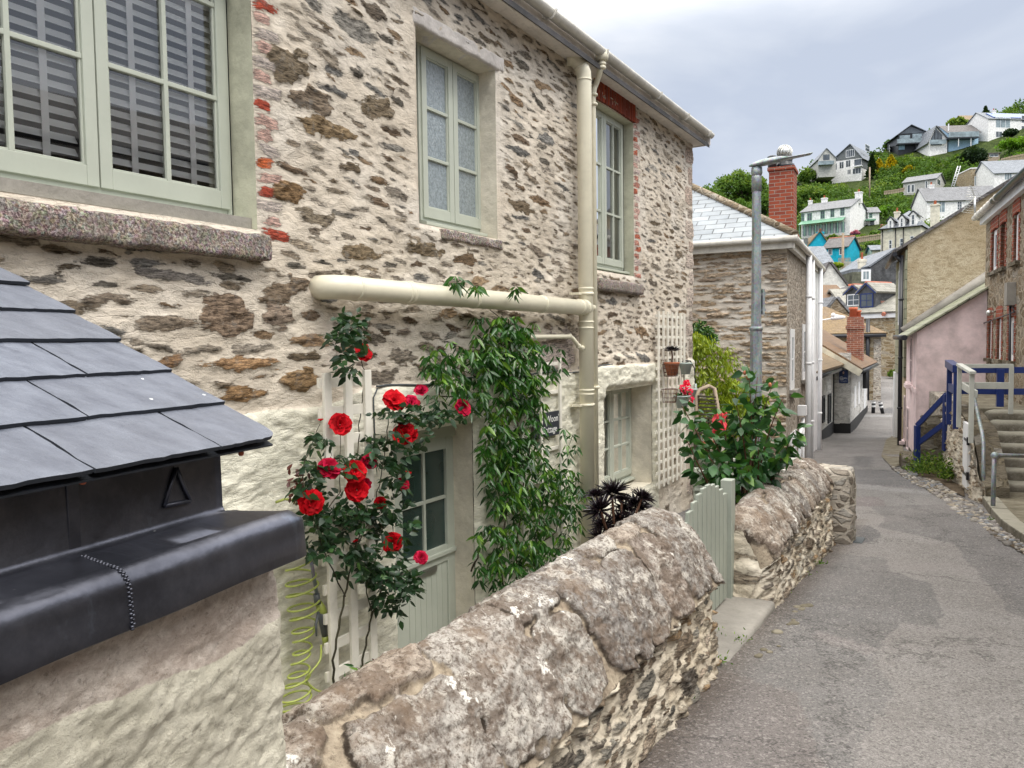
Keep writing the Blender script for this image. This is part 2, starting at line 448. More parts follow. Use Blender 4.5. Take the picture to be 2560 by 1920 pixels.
M['sage'] = paint('sage_green_paint', (.455, .485, .42), .42, .05, .08, spec=.35)
M['sage_gate'] = paint('grey_green_paint', (.345, .375, .325), .5, .06, .15, spec=.3)
M['creampipe'] = paint('cream_plastic', (.73, .69, .55), .33, .05, .16, spec=.5)
M['whitewood'] = paint('white_painted_wood', (.80, .77, .69), .55, .1, .3, spec=.25)
M['whiteupvc'] = paint('white_upvc', (.80, .81, .83), .3, .04, .1, spec=.5)
M['whitepaint'] = paint('white_weathered_paint', (.75, .76, .78), .45, .08, .2, spec=.35)
M['fascia'] = paint('grey_white_fascia', (.74, .70, .66), .6, .12, .5, spec=.2)
M['gutter'] = paint('weathered_gutter', (.64, .62, .57), .45, .15, .55, spec=.3)
M['navy'] = paint('navy_blue_paint', (.008, .025, .14), .35, .1, .1, spec=.5)
M['blackpipe'] = paint('black_iron_paint', (.012, .013, .018), .35, .1, .1, spec=.5)
M['blacktrim'] = paint('black_tar_paint', (.02, .02, .022), .6, .1, .2, spec=.3)
M['greywood'] = paint('pale_grey_railing_paint', (.50, .51, .47), .55, .08, .3, spec=.3)
M['darkpaint'] = paint('charcoal_frame', (.03, .034, .04), .4, .1, .1)
M['greenpaint'] = paint('green_verandah_paint', (.16, .32, .22), .5, .1, .1)
M['rust'] = paint('rusty_wire', (.12, .05, .03), .7, .2, .4)
M['bucket'] = paint('galvanised_bucket', (.35, .42, .40), .4, .1, .2)
M['terracotta'] = paint('terracotta', (.42, .15, .08), .8, .15, .3)
M['clay'] = paint('red_clay_pot', (.52, .14, .07), .75, .15, .3)
M['red_tile'] = paint('red_ridge_tile', (.50, .19, .13), .8, .2, .35)
M['pinkcloth'] = paint('coral_pink_cloth', (.85, .10, .13), .8, .06, .05)
M['hosegreen'] = paint('lime_hose', (.38, .44, .10), .3, .05, .05, spec=.6)
M['hosegrey'] = paint('grey_plastic', (.10, .11, .12), .4, .05, .05)
M['cable'] = paint('dark_cable', (.03, .03, .035), .5, .05, .05)
M['strip'] = paint('lead_strip', (.07, .08, .085), .6, .2, .3)
M['blindtape'] = paint('white_blind_tape', (.95, .95, .95), .7, .03, .03)
M['blind'] = paint('grey_blind_slat', (.93, .94, .93), .5, .03, .03)
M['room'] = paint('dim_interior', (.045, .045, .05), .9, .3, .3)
M['curtain'] = paint('net_curtain', (.42, .42, .40), .9, .1, .1)
M['text_white'] = paint('white_lettering', (.82, .82, .80), .6, .02, .02)
M['signnavy'] = paint('navy_sign_board', (.010, .030, .115), .4, .05, .05)
M['signslate'] = paint('slate_name_board', (.030, .036, .048), .5, .2, .2)
M['skin'] = paint('painted_portrait', (.55, .36, .28), .6, .1, .1)
M['timber'] = paint('bare_timber', (.34, .27, .20), .8, .2, .3)
M['steel'] = paint('stainless_cowl', (.55, .55, .52), .25, .1, .2); M['steel'].node_tree.nodes['Principled BSDF'].inputs['Metallic'].default_value = .8
M['letterplate'] = paint('brushed_letterplate', (.45, .44, .42), .3, .1, .1); M['letterplate'].node_tree.nodes['Principled BSDF'].inputs['Metallic'].default_value = .9

def galv():
    g = G('galvanised_steel'); p = g.pos()
    v = g.voro(p, 45, 'F1', 'Color')
    c = g.mix(g.ramp(g.noise(g.pos((1, 1, .25)), 12, 6, .7), [(.35, 0.0), (.65, 1.0)]), (.19, .22, .235), (.36, .40, .42))
    c = g.mix(.25, c, v, 'SOFT_LIGHT')
    return g.out(c, .45, None, spec=.5, metal=.35)
M['galv'] = galv()

def glass_mat(name, tint=(.02, .025, .03), rough=.02, obsc=False):
    """a pane: sheet that reflects the sky and street and lets the room show"""
    g = G(name); nt = g.nt
    fr = g.nd('ShaderNodeFresnel'); fr.inputs['IOR'].default_value = 1.6
    gl = g.nd('ShaderNodeBsdfGlossy'); gl.inputs['Roughness'].default_value = rough; gl.inputs['Color'].default_value = (1, 1, 1, 1)
    tr = g.nd('ShaderNodeBsdfTransparent'); tr.inputs['Color'].default_value = (.99, 1, 1, 1)
    if obsc:
        p = g.pos(); h = g.noise(p, 42, 4, .7, .5)
        nn = g.bump(h, .6, .012); g.L(nn, gl.inputs['Normal']); g.L(nn, fr.inputs['Normal'])
        df = g.nd('ShaderNodeBsdfDiffuse')
        c = g.mix(g.ramp(h, [(.4, 0.0), (.6, 1.0)]), (.16, .20, .225), (.28, .33, .355)); g.L(c, df.inputs[0])
        base = df.outputs[0]
    else: base = tr.outputs[0]
    f = g.ma('MINIMUM', g.ma('ADD', g.ma('MULTIPLY', fr.outputs[0], 1.5), .04), 1.0)
    mx = g.nd('ShaderNodeMixShader'); g.L(f, mx.inputs[0]); nt.links.new(base, mx.inputs[1]); nt.links.new(gl.outputs[0], mx.inputs[2])
    nt.links.new(mx.outputs[0], nt.nodes['Material Output'].inputs[0])
    return g.m
M['glass'] = glass_mat('window_glass')
M['obscure'] = glass_mat('obscure_glass', rough=.08, obsc=True)
def darkglass(name, col, r_=.08):
    g = G(name); c = g.mix(g.ramp(g.noise(g.pos(), .8, 3), [(.35, 0.0), (.65, 1.0)]), tuple(x * .5 for x in col), col)
    return g.out(c, r_, spec=.9)
M['doorglass'] = darkglass('frosted_door_glass', (.040, .075, .068), .25)
M['farglass'] = darkglass('far_window_glass', (.09, .11, .13))
M['farglass_light'] = darkglass('far_window_glass_pale', (.30, .38, .42), .12)

def slate_near():
    g = G('blue_grey_slate'); p = g.pos()
    rn = g.attr('rnd')
    ps = g.pos((1, 3.5, 3.5), (0, 0, .38))
    c = g.mix(g.ramp(g.noise(ps, 6, 8, .68), [(.34, 0.0), (.66, 1.0)]), (.085, .098, .135), (.165, .185, .235))
    c = g.mix(g.ma('MULTIPLY', rn, .5), c, (.11, .115, .135))
    c = g.mix(g.ramp(g.noise(ps, 40, 6, .8), [(.60, 0.0), (.72, .28)]), c, (.36, .39, .45))
    c = g.mix(g.ramp(g.noise(ps, 26, 5, .8), [(.26, .6), (.36, 0.0)]), c, (.035, .04, .055))
    c = g.mix(g.ramp(g.voro(p, 11, 'F1'), [(.035, .9), (.05, 0.0)]), c, (.75, .78, .80))
    h = g.ma('ADD', g.noise(ps, 14, 8, .7), g.ma('MULTIPLY', g.noise(ps, 70, 4), .3))
    r_ = g.ramp(g.noise(p, 12, 5), [(.3, .42), (.7, .62)])
    return g.out(c, r_, g.bump(h, .7, .005), spec=.55)
M['slate'] = slate_near()
M['slate_edge'] = paint('slate_cut_edge', (.030, .036, .048), .7, .2, .3)

def lead():
    g = G('lead_sheet'); p = g.pos()
    c = g.mix(g.ramp(g.noise(p, 5, 8, .7), [(.38, 0.0), (.66, 1.0)]), (.055, .058, .075), (.12, .125, .155))
    c = g.mix(g.ramp(g.noise(g.pos((1, 1, .5)), 7, 6, .72), [(.60, 0.0), (.72, .45)]), c, (.20, .24, .31))
    c = g.mix(g.ramp(g.voro(p, 9, 'F1'), [(.030, .9), (.045, 0.0)]), c, (.7, .72, .74))
    r_ = g.ramp(g.noise(p, 9, 5), [(.3, .31), (.7, .45)])
    return g.out(c, r_, g.bump(g.ma('ADD', g.noise(p, 9, 5), g.ma('MULTIPLY', g.noise(p, 60, 4), .1)), .6, .006), spec=.9, metal=.85)
M['lead'] = lead()

def slate_roof(name, c1, c2, sx=3.2, sz=9.0, rot=0.0, moss=None, lich=.3):
    """slates seen from afar: rows by height, courses broken half-way; uses uv attribute"""
    g = G(name); p = g.pos()
    uv = g.nd('ShaderNodeUVMap').outputs[0]
    br = g.nd('ShaderNodeTexBrick'); g.L(uv, br.inputs['Vector'])
    br.inputs['Color1'].default_value = (*c1, 1); br.inputs['Color2'].default_value = (*c2, 1)
    br.inputs['Mortar'].default_value = (*[x * .25 for x in c1], 1)
    br.inputs['Scale'].default_value = 1; br.inputs['Mortar Size'].default_value = .012; br.inputs['Brick Width'].default_value = 1 / sx
    br.inputs['Row Height'].default_value = 1 / sz; br.inputs['Bias'].default_value = 0
    c = g.mix(g.ramp(g.noise(p, 1.5, 8, .7), [(.4, 0.0), (.7, .4)]), br.outputs[0], tuple(x * 1.5 for x in c2))
    c = g.mix(g.ramp(g.noise(p, 7, 8, .75), [(.55, 0.0), (.7, lich)]), c, (.42, .42, .40))
    if moss: c = g.mix(g.ramp(g.noise(p, 2.2, 8, .75), [(.34, 0.0), (.52, .9)]), c, g.mix(g.ramp(g.noise(p, 14, 6, .8), [(.4, 0.0), (.6, 1.0)]), tuple(x * .5 for x in moss), moss))
    return g.out(c, .6, g.bump(br.outputs['Fac'], .6, -.02), spec=.4)
M['slate_pale'] = slate_roof('pale_slate_roof', (.19, .215, .24), (.27, .295, .32), 2.6, 4.6)
M['slate_grey'] = slate_roof('grey_slate_roof', (.12, .125, .135), (.18, .185, .20), 3, 4)
M['slate_dark'] = slate_roof('dark_slate_roof', (.07, .065, .065), (.12, .11, .11), 3, 4)
M['slate_far'] = slate_roof('far_slate_roof', (.13, .145, .17), (.19, .21, .24), 2, 2.5, lich=.15)
M['slate_olive'] = slate_roof('mossy_olive_slate', (.17, .18, .12), (.27, .28, .20), 2.5, 4)
M['roof_moss'] = slate_roof('moss_grown_roof', (.09, .06, .045), (.15, .10, .07), 3, 4, moss=(.20, .11, .045))
M['roof_rusty'] = slate_roof('brown_scantle_roof', (.13, .085, .055), (.2, .14, .09), 3, 4, moss=(.24, .16, .07))
M['roof_pale'] = slate_roof('cement_washed_slate', (.19, .185, .16), (.27, .26, .225), 2, 4, lich=.35)

def stone_far(name, c1, c2, mort, sx=3.0, sz=11.0, mw_=.10, b=.03, bright=1.0):
    g = G(name); p = g.pos((sx, sx, sz))
    dx = g.noise(g.pos((1, 1, 1)), 2.2, 4, .6, out='Color')
    p = g.vma('ADD', p, g.vma('MULTIPLY', dx, (1.2, 1.2, 1.2)))
    e = g.voro(p, 1, 'DISTANCE_TO_EDGE'); cc = g.voro(p, 1, 'F1', 'Color')
    sep = g.nd('ShaderNodeSeparateColor'); g.L(cc, sep.inputs[0])
    st = g.mix(sep.outputs[0], c1, c2)
    st = g.mix(g.ramp(sep.outputs[1], [(.75, 0.0), (.95, .6)]), st, (.42, .40, .36))
    lam = g.noise(g.pos((2, 2, 14)), 5, 7, .75)
    st = g.mix(g.ramp(lam, [(.34, .85), (.52, 0.0)]), st, tuple(x * .28 for x in c1))
    mk = g.ss(g.ma('ADD', e, g.ma('MULTIPLY', g.ma('SUBTRACT', g.noise(g.pos((1, 1, 2)), 18, 5, .7), .5), .14)), mw_ * .4, mw_)
    mo = g.mix(g.ramp(g.noise(g.pos(), 6, 6, .7), [(.35, 0.0), (.6, 1.0)]), tuple(x * .6 for x in mort), mort)
    c = g.mix(mk, mo, st)
    return g.out(c, .92, g.bump(g.ma('ADD', mk, lam), 1.0, b), spec=.15)
M['stone_house'] = stone_far('coursed_slate_stone', (.17, .135, .10), (.30, .26, .21), (.47, .42, .36), 2.3, 12, .26)
M['stone_side'] = stone_far('rough_rubble_render', (.22, .18, .14), (.40, .35, .29), (.50, .44, .37), 6, 9, .22)
M['stone_brown'] = stone_far('brown_rubble_stone', (.16, .12, .075), (.33, .26, .18), (.40, .34, .26), 3.2, 7, .14)
M['stone_lane'] = stone_far('ochre_rubble_stone', (.20, .145, .08), (.40, .31, .19), (.48, .41, .30), 1.6, 6, .14)
M['stone_white'] = stone_far('limewashed_stone', (.88, .87, .84), (.93, .92, .90), (.88, .87, .84), 2.0, 6, .12, .07)
M['stone_pier'] = stone_far('flaking_white_rubble', (.20, .16, .12), (.60, .57, .52), (.62, .56, .48), 6, 11, .16)
M['stone_garden'] = stone_far('mossy_step_stone', (.12, .10, .075), (.24, .21, .16), (.20, .17, .12), 2, 5, .08)

def brick_mat(name, c1, c2, mort, bw=.225, rh=.075, dirt=.3):
    g = G(name); p = g.pos()
    uv = g.nd('ShaderNodeUVMap').outputs[0]
    br = g.nd('ShaderNodeTexBrick'); g.L(uv, br.inputs['Vector'])
    br.inputs['Color1'].default_value = (*c1, 1); br.inputs['Color2'].default_value = (*c2, 1); br.inputs['Mortar'].default_value = (*mort, 1)
    br.inputs['Scale'].default_value = 1; br.inputs['Mortar Size'].default_value = .007
    br.inputs['Brick Width'].default_value = bw; br.inputs['Row Height'].default_value = rh
    c = g.mix(g.ramp(g.noise(p, 6, 8, .75), [(.42, 0.0), (.72, dirt)]), br.outputs[0], (.10, .05, .04))
    c = g.mix(g.ramp(g.noise(p, 9, 8, .75), [(.60, 0.0), (.72, dirt)]), c, (.48, .42, .38))
    h = g.ma('SUBTRACT', g.ma('MULTIPLY', g.noise(p, 60, 4), .3), br.outputs['Fac'])
    return g.out(c, .9, g.bump(h, 1, .008), spec=.2)
M['brick'] = brick_mat('red_brick', (.34, .075, .035), (.20, .045, .03), (.30, .24, .20))
M['brick_old'] = brick_mat('weathered_brick', (.34, .13, .08), (.22, .08, .06), (.46, .40, .34), dirt=.6)
M['soldier'] = brick_mat('red_soldier_bricks', (.36, .065, .025), (.17, .03, .02), (.16, .07, .05), bw=.06, rh=.5, dirt=.3)

def asphalt():
    g = G('asphalt'); p = g.pos()
    pa = g.attr('patch', 'Color')
    f = g.noise(p, 150, 3, .8); v = g.voro(p, 90, 'F1', 'Color')
    sep = g.nd('ShaderNodeSeparateColor'); g.L(v, sep.inputs[0])
    c = g.mix(1.0, pa, g.ramp(f, [(.30, .60), (.5, 1.15), (.68, 1.9)]), 'MULTIPLY')
    c = g.mix(g.ramp(sep.outputs[0], [(.78, 0.0), (.92, .45)]), c, (.44, .41, .39))
    c = g.mix(g.ramp(sep.outputs[1], [(.78, 0.0), (.92, .45)]), c, (.05, .047, .048))
    c = g.mix(g.ramp(g.noise(p, 1.6, 7, .7), [(.40, .35), (.6, 0.0)]), c, g.mix(1.0, c, (.62, .60, .58), 'MULTIPLY'))
    c = g.mix(g.ramp(g.noise(p, .8, 6, .7), [(.52, 0.0), (.68, .35)]), c, (.23, .205, .195))
    ck = g.voro(g.vma('ADD', g.pos(), g.vma('MULTIPLY', g.noise(p, 3, 5, .7, out='Color'), (.9, .9, .9))), .55, 'DISTANCE_TO_EDGE')
    c = g.mix(g.ramp(ck, [(.003, .55), (.010, 0.0)]), c, (.04, .037, .036))
    return g.out(c, .85, g.bump(g.ma('ADD', f, g.ma('MULTIPLY', sep.outputs[0], .5)), 1.0, .007), spec=.3)
M['asphalt'] = asphalt()

def simple_ground(name, c1, c2, sc=3, b=.02):
    g = G(name); p = g.pos()
    c = g.mix(g.ramp(g.noise(p, sc, 8, .7), [(.35, 0.0), (.65, 1.0)]), c1, c2)
    return g.out(c, .95, g.bump(g.noise(p, sc * 6, 6, .7), 1, b), spec=.1)
M['earth'] = simple_ground('bare_earth', (.06, .045, .03), (.13, .10, .07))
M['yard'] = simple_ground('yard_concrete', (.20, .19, .17), (.32, .31, .28))
M['hill'] = simple_ground('hillside_turf', (.022, .040, .010), (.085, .115, .035), .8, .5)
M['flag'] = simple_ground('worn_flagstone', (.12, .105, .075), (.27, .245, .19), 5, .012)
def steps_mat():
    g = G('worn_concrete_step'); p = g.pos()
    c = g.mix(g.ramp(g.noise(p, 4, 9, .75), [(.36, 0.0), (.62, 1.0)]), (.085, .075, .055), (.22, .20, .165))
    c = g.mix(g.ramp(g.noise(p, 22, 6, .8), [(.55, 0.0), (.68, .6)]), c, (.36, .34, .29))
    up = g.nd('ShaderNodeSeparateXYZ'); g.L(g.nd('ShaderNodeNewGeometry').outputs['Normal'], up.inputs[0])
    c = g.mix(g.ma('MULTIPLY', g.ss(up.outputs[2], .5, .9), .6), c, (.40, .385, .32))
    return g.out(c, .9, g.bump(g.noise(p, 30, 7, .75), 1, .012), spec=.2)
M['steps'] = steps_mat()

def pebble():
    g = G('beach_pebble'); rn = g.attr('rnd')
    c = g.ramp(rn, [(0, (.16, .15, .14)), (.2, (.28, .26, .23)), (.4, (.24, .22, .21)), (.55, (.36, .315, .25)), (.7, (.20, .22, .25)), (.85, (.44, .41, .37)), (1, (.34, .23, .15))], 'CONSTANT')
    c = g.mix(g.ramp(g.noise(g.pos(), 60, 5), [(.4, .35), (.6, 0.0)]), c, (.09, .07, .05))
    return g.out(c, .75, spec=.3)
M['pebble'] = pebble()

def leaf_mat(name, c1, c2, c3=None, rough=.38, spec=.5, sub=.0, trans=.25):
    g = G(name); rn = g.attr('rnd'); p = g.pos()
    st = [(0, c1), (.55, c2)] + ([(1, c3)] if c3 else [])
    c = g.ramp(rn, st)
    c = g.mix(g.ramp(g.noise(p, 9, 4), [(.35, .4), (.6, 0.0)]), c, tuple(x * .5 for x in c1))
    g.out(c, rough, spec=spec)
    tl = g.nd('ShaderNodeBsdfTranslucent'); g.L(g.mix(1.0, c, (1.6, 1.5, .5), 'MULTIPLY'), tl.inputs[0])
    mx = g.nd('ShaderNodeMixShader'); mx.inputs[0].default_value = trans
    g.nt.links.new(g.b.outputs[0], mx.inputs[1]); g.nt.links.new(tl.outputs[0], mx.inputs[2])
    g.nt.links.new(mx.outputs[0], g.nt.nodes['Material Output'].inputs[0])
    return g.m
M['leaf_rose'] = leaf_mat('rose_leaf', (.010, .032, .014), (.026, .075, .028), (.07, .15, .04))
M['leaf_jas'] = leaf_mat('jasmine_leaf', (.012, .050, .010), (.035, .135, .018), (.20, .36, .04), rough=.3)
M['leaf_lime'] = leaf_mat('yellow_green_leaf', (.07, .13, .008), (.24, .34, .012), (.46, .52, .03), rough=.45)
M['leaf_shrub'] = leaf_mat('shrub_leaf', (.014, .055, .016), (.045, .145, .038), (.17, .31, .05))
M['leaf_far'] = leaf_mat('hillside_foliage', (.032, .072, .014), (.10, .19, .035), (.27, .35, .07), rough=.7, spec=.15)
M['leaf_dark'] = leaf_mat('dark_evergreen_foliage', (.008, .020, .010), (.020, .042, .018), (.04, .075, .025), rough=.7, spec=.15)
M['leaf_bright'] = leaf_mat('bright_hedge_foliage', (.05, .12, .01), (.12, .26, .02), (.22, .38, .03), rough=.7, spec=.15)
M['leaf_gold'] = leaf_mat('golden_conifer_foliage', (.16, .15, .01), (.42, .36, .02), (.65, .48, .03), rough=.7, spec=.15)
M['leaf_silver'] = leaf_mat('silver_foliage', (.15, .2, .13), (.30, .36, .26), (.5, .55, .45), rough=.7, spec=.15)
M['leaf_pink'] = leaf_mat('pink_blossom', (.3, .12, .2), (.6, .22, .4), (.8, .4, .55), rough=.7, spec=.15)
M['leaf_black'] = leaf_mat('black_aeonium_leaf', (.006, .004, .007), (.014, .009, .014), (.03, .015, .02), rough=.3, spec=.6, trans=.02)
M['leaf_maroon'] = leaf_mat('maroon_leaf', (.05, .012, .012), (.10, .025, .022), (.15, .05, .04), rough=.5)
M['petal'] = leaf_mat('red_rose_petal', (.24, .001, .004), (.46, .003, .009), (.66, .010, .02), rough=.6, spec=.08, trans=.1)
M['petal_crimson'] = leaf_mat('crimson_rose_petal', (.16, .001, .010), (.34, .002, .022), (.58, .015, .07), rough=.6, spec=.08, trans=.1)
M['petal_pink'] = leaf_mat('geranium_petal', (.8, .02, .1), (.9, .03, .15), (.95, .1, .2), rough=.6, spec=.2)
M['bark'] = paint('green_brown_stem', (.045, .04, .022), .8, .3, .3)
M['bark_red'] = paint('red_brown_stem', (.10, .045, .025), .8, .3, .3)
M['jasminestem'] = paint('dark_climber_stem', (.04, .025, .015), .8, .3, .3)
# ------------------------------------------------------------------ camera, sky, sun
cam = bpy.data.cameras.new('camera'); cam.sensor_width = 36; cam.lens = 36 * FPX / 2560; cam.clip_end = 3000; cam.clip_start = .02
co = bpy.data.objects.new('camera', cam); COL.objects.link(co)
co.matrix_world = Matrix(((_r.x, _u.x, -_f.x, 0), (_r.y, _u.y, -_f.y, 0), (_r.z, _u.z, -_f.z, 0), (0, 0, 0, 1)))
scene.camera = co
scene.view_settings.view_transform = 'Standard'; scene.view_settings.look = 'None'
scene.view_settings.exposure = 0; scene.view_settings.gamma = 1

SUN_EL, SUN_AZ = R(58), R(148)      # azimuth clockwise from +Y
w = bpy.data.worlds.new('World'); scene.world = w; w.use_nodes = True
nt = w.node_tree; bg = nt.nodes['Background']
sky = nt.nodes.new('ShaderNodeTexSky'); sky.sky_type = 'NISHITA'; sky.sun_disc = False
sky.sun_elevation = SUN_EL; sky.sun_rotation = SUN_AZ
def wn(t, **k):
    n = nt.nodes.new(t)
    for a, b in k.items(): setattr(n, a, b)
    return n
tc = wn('ShaderNodeTexCoord'); sp = wn('ShaderNodeSeparateXYZ'); nt.links.new(tc.outputs['Generated'], sp.inputs[0])
mpn = wn('ShaderNodeMapping'); mpn.inputs['Scale'].default_value = (1, 1, 2.6); mpn.inputs['Location'].default_value = (.35, 0, .1); nt.links.new(tc.outputs['Generated'], mpn.inputs[0])
n1 = wn('ShaderNodeTexNoise'); n1.inputs['Scale'].default_value = 2.3; n1.inputs['Detail'].default_value = 7; n1.inputs['Roughness'].default_value = .5; n1.inputs['Distortion'].default_value = .35
nt.links.new(mpn.outputs[0], n1.inputs['Vector'])
rp = wn('ShaderNodeValToRGB'); nt.links.new(n1.outputs['Fac'], rp.inputs[0])
cr = rp.color_ramp; cr.elements[0].position = .38; cr.elements[0].color = (6.5, 7.2, 8.6, 1); cr.elements[1].position = .62; cr.elements[1].color = (10.3, 10.6, 11.2, 1)
e = cr.elements.new(.50); e.color = (8.0, 8.6, 9.7, 1)
# an overcast sky is brighter overhead than at the horizon
mr = wn('ShaderNodeMapRange', interpolation_type='SMOOTHSTEP'); mr.inputs[1].default_value = .33; mr.inputs[2].default_value = .70; mr.inputs[3].default_value = 1.0; mr.inputs[4].default_value = 4.4
nt.links.new(sp.outputs[2], mr.inputs[0])
vm = wn('ShaderNodeVectorMath', operation='SCALE'); wm = wn('ShaderNodeMix', data_type='RGBA', blend_type='MULTIPLY'); wm.inputs[7].default_value = (1.12, 1.02, .86, 1)
mr2 = wn('ShaderNodeMapRange'); mr2.inputs[1].default_value = .35; mr2.inputs[2].default_value = .7; nt.links.new(sp.outputs[2], mr2.inputs[0]); nt.links.new(mr2.outputs[0], wm.inputs[0])
nt.links.new(rp.outputs[0], wm.inputs[6]); nt.links.new(wm.outputs[2], vm.inputs[0]); nt.links.new(mr.outputs[0], vm.inputs['Scale'])
mxs = wn('ShaderNodeMix', data_type='RGBA'); mxs.inputs[0].default_value = .88
nt.links.new(sky.outputs[0], mxs.inputs[6]); nt.links.new(vm.outputs[0], mxs.inputs[7])
nt.links.new(mxs.outputs[2], bg.inputs[0]); bg.inputs[1].default_value = .098
sl = bpy.data.lights.new('sun', 'SUN'); sl.energy = 1.5; sl.angle = R(14); sl.color = (1, .96, .90)
so = bpy.data.objects.new('sun', sl); COL.objects.link(so)
sd = Vector((math.sin(SUN_AZ) * math.cos(SUN_EL), math.cos(SUN_AZ) * math.cos(SUN_EL), math.sin(SUN_EL)))
so.rotation_euler = sd.to_track_quat('Z', 'Y').to_euler(); so.location = sd * 50

# ------------------------------------------------------------------ the cottage
S_END = CW.px(1731, 600)[0]
S_BEG = -6.2
WALL_TOP = CW.px(1733, 344, .15)[1] + .06
YARD = -2.72
cottage = thing('cottage', CW.p(1, YARD, -2), 'rubble stone cottage with sage green windows and climbing roses by its door', 'house')

# openings  (s0, s1, z0, z1, depth)
w1r, _ = CW.px(640, 300); w1b = CW.px(640, 572)[1]
W1 = (w1r - 2.15, w1r, w1b, w1b + 1.62, .20)
w2l = CW.px(1047, 300)[0]; w2r = CW.px(1245, 400)[0]
W2 = (w2l, w2r, CW.px(1065, 560)[1], CW.px(1041, 62)[1], .19)
w3r = CW.px(1587, 500)[0]; w3b = CW.px(1560, 686)[1]; w3t = CW.px(1583, 306)[1]
W3 = (w3r - 1.12, w3r, w3b, w3t, .125)
w4r = CW.px(1632, 1050)[0]; w4t = CW.px(1560, 972)[1]
W4 = (w4r - 1.55, w4r, w4t - 1.30, w4t, .30)
dr_ = CW.px(1186, 1200)[0]; dt_ = CW.px(1140, 1062)[1]
DO = (dr_ - 1.03, dr_, YARD - .3, dt_, .20)
OPEN = [W1, W2, W3, W4, DO]

us = np.unique(np.round(np.concatenate([np.arange(S_BEG, -3.6, .03), np.arange(-3.6, .2, .0115), np.arange(.2, S_END, .0165), [S_END], [o[0] for o in OPEN], [o[1] for o in OPEN]]), 4))
vs = np.unique(np.round(np.concatenate([np.arange(-3.0, -1.3, .02), np.arange(-1.3, WALL_TOP + .2, .0125), [o[2] for o in OPEN], [o[3] for o in OPEN]]), 4))
ST = Stones(us, vs)
PAL = [(.26, .225, .18), (.24, .22, .195), (.22, .20, .175), (.27, .24, .20), (.19, .17, .15), (.30, .28, .255), (.14, .115, .085), (.17, .145, .115), (.20, .175, .15), (.12, .115, .105), (.24, .21, .175), (.24, .185, .13), (.19, .14, .095), (.22, .22, .215), (.30, .275, .24), (.17, .175, .18), (.13, .10, .075)]
def near_open(u, v, a, b, m=.03):
    for o in OPEN:
        if o[0] - m - a < u < o[1] + m + a and o[2] - m - b < v < o[3] + m + b: return True
    return False
paint_line = lambda u: -.30 + .0 * u
# bricks of the first window's jamb, half lime-washed
rs = random.Random(3)
zc = w1b - .12
kinds = ['r', 'p', 'g', 'r', 'p', 'o', 'g', 'p', 'p', 'r', 'g', 'p', 'g', 'p', 'g', 'p', 'r', 'p', 'g']
zz = CW.px(700, 590)[1]
ST.placed = []
for i, k in enumerate(kinds):
    L = .055 if i % 2 else .085
    u = w1r + .012 + L + (.03 if i < 2 else 0)
    c = {'r': (.36, .075, .05), 'p': (.50, .36, .34), 'g': (.46, .43, .43), 'o': (.45, .12, .05)}[k]
    ST.stamp(u, zz + i * .083, L, .032, rs.uniform(-.04, .04), 7, c, .004, 50 + i, rag=.05, lam=.15)
    ST.placed.append((u, zz + i * .083, L + .02, .04))
# brick jambs of the third window
for i in range(26):
    L = .05 if i % 2 else .085
    c = [(.40, .20, .17), (.46, .40, .40), (.38, .12, .08), (.44, .30, .28)][rs.randrange(4)]
    u = w3r + .01 + L; z = w3b + .02 + i * .079
    if z > w3t + .35: break
    ST.stamp(u, z, L, .031, 0, 7, c, .003, 90 + i, rag=.05, lam=.15); ST.placed.append((u, z, L + .02, .04))
# quoins on the far corner
z = -2.6
i = 0
while z < WALL_TOP:
    hh = rs.uniform(.09, .17); L = .17 if i % 2 else .10
    ST.stamp(S_END - L * .9, z + hh, L, hh * .85, 0, 5, rs.choice([(.42, .38, .36), (.40, .34, .31), (.30, .27, .25)]), .008, 200 + i, rag=.1)
    ST.placed.append((S_END - L * .9, z + hh, L, hh)); z += hh * 2; i += 1
def placepx(x, y, wpx, hpx, ang, col, seed):
    u, v = CW.px(x, y); u2, _ = CW.px(x + wpx, y); _, v2 = CW.px(x, y - hpx)
    a, b = abs(u2 - u), abs(v2 - v); ST.stamp(u, v, a, b, ang, 2.1, tuple(x * 1.15 for x in col), .008, seed, rag=.75, lam=1.4); ST.placed.append((u, v, a, b))
for q in [(570, 790, 60, 55, .1, (.21, .165, .13), 1), (410, 805, 75, 20, 0, (.22, .19, .16), 2), (275, 745, 62, 16, 0, (.20, .175, .15), 3), (420, 690, 85, 12, -.05, (.19, .185, .185), 4),
          (700, 790, 40, 30, 0, (.24, .2, .17), 5), (715, 725, 60, 28, .3, (.19, .155, .12), 6), (600, 910, 105, 17, 0, (.30, .20, .12), 7), (755, 950, 45, 30, .1, (.24, .17, .10), 8),
          (608, 985, 58, 18, 0, (.24, .16, .09), 9), (780, 850, 50, 16, 0, (.26, .19, .13), 10), (430, 905, 30, 15, .2, (.2, .13, .08), 11), (110, 697, 50, 12, 0, (.15, .15, .15), 12),
          (720, 160, 60, 38, .25, (.17, .145, .11), 13), (775, 250, 55, 32, .2, (.19, .16, .13), 14), (820, 320, 75, 26, .1, (.20, .155, .10), 15), (720, 480, 42, 24, .1, (.19, .13, .075), 16),
          (900, 630, 50, 20, 0, (.16, .13, .09), 17), (1065, 625, 45, 18, 0, (.15, .125, .09), 18), (795, 545, 45, 20, 0, (.17, .15, .12), 19), (945, 270, 45, 25, .2, (.16, .135, .1), 20),
          (1395, 890, 45, 60, .2, (.34, .31, .31), 21)]:
    placepx(*q)
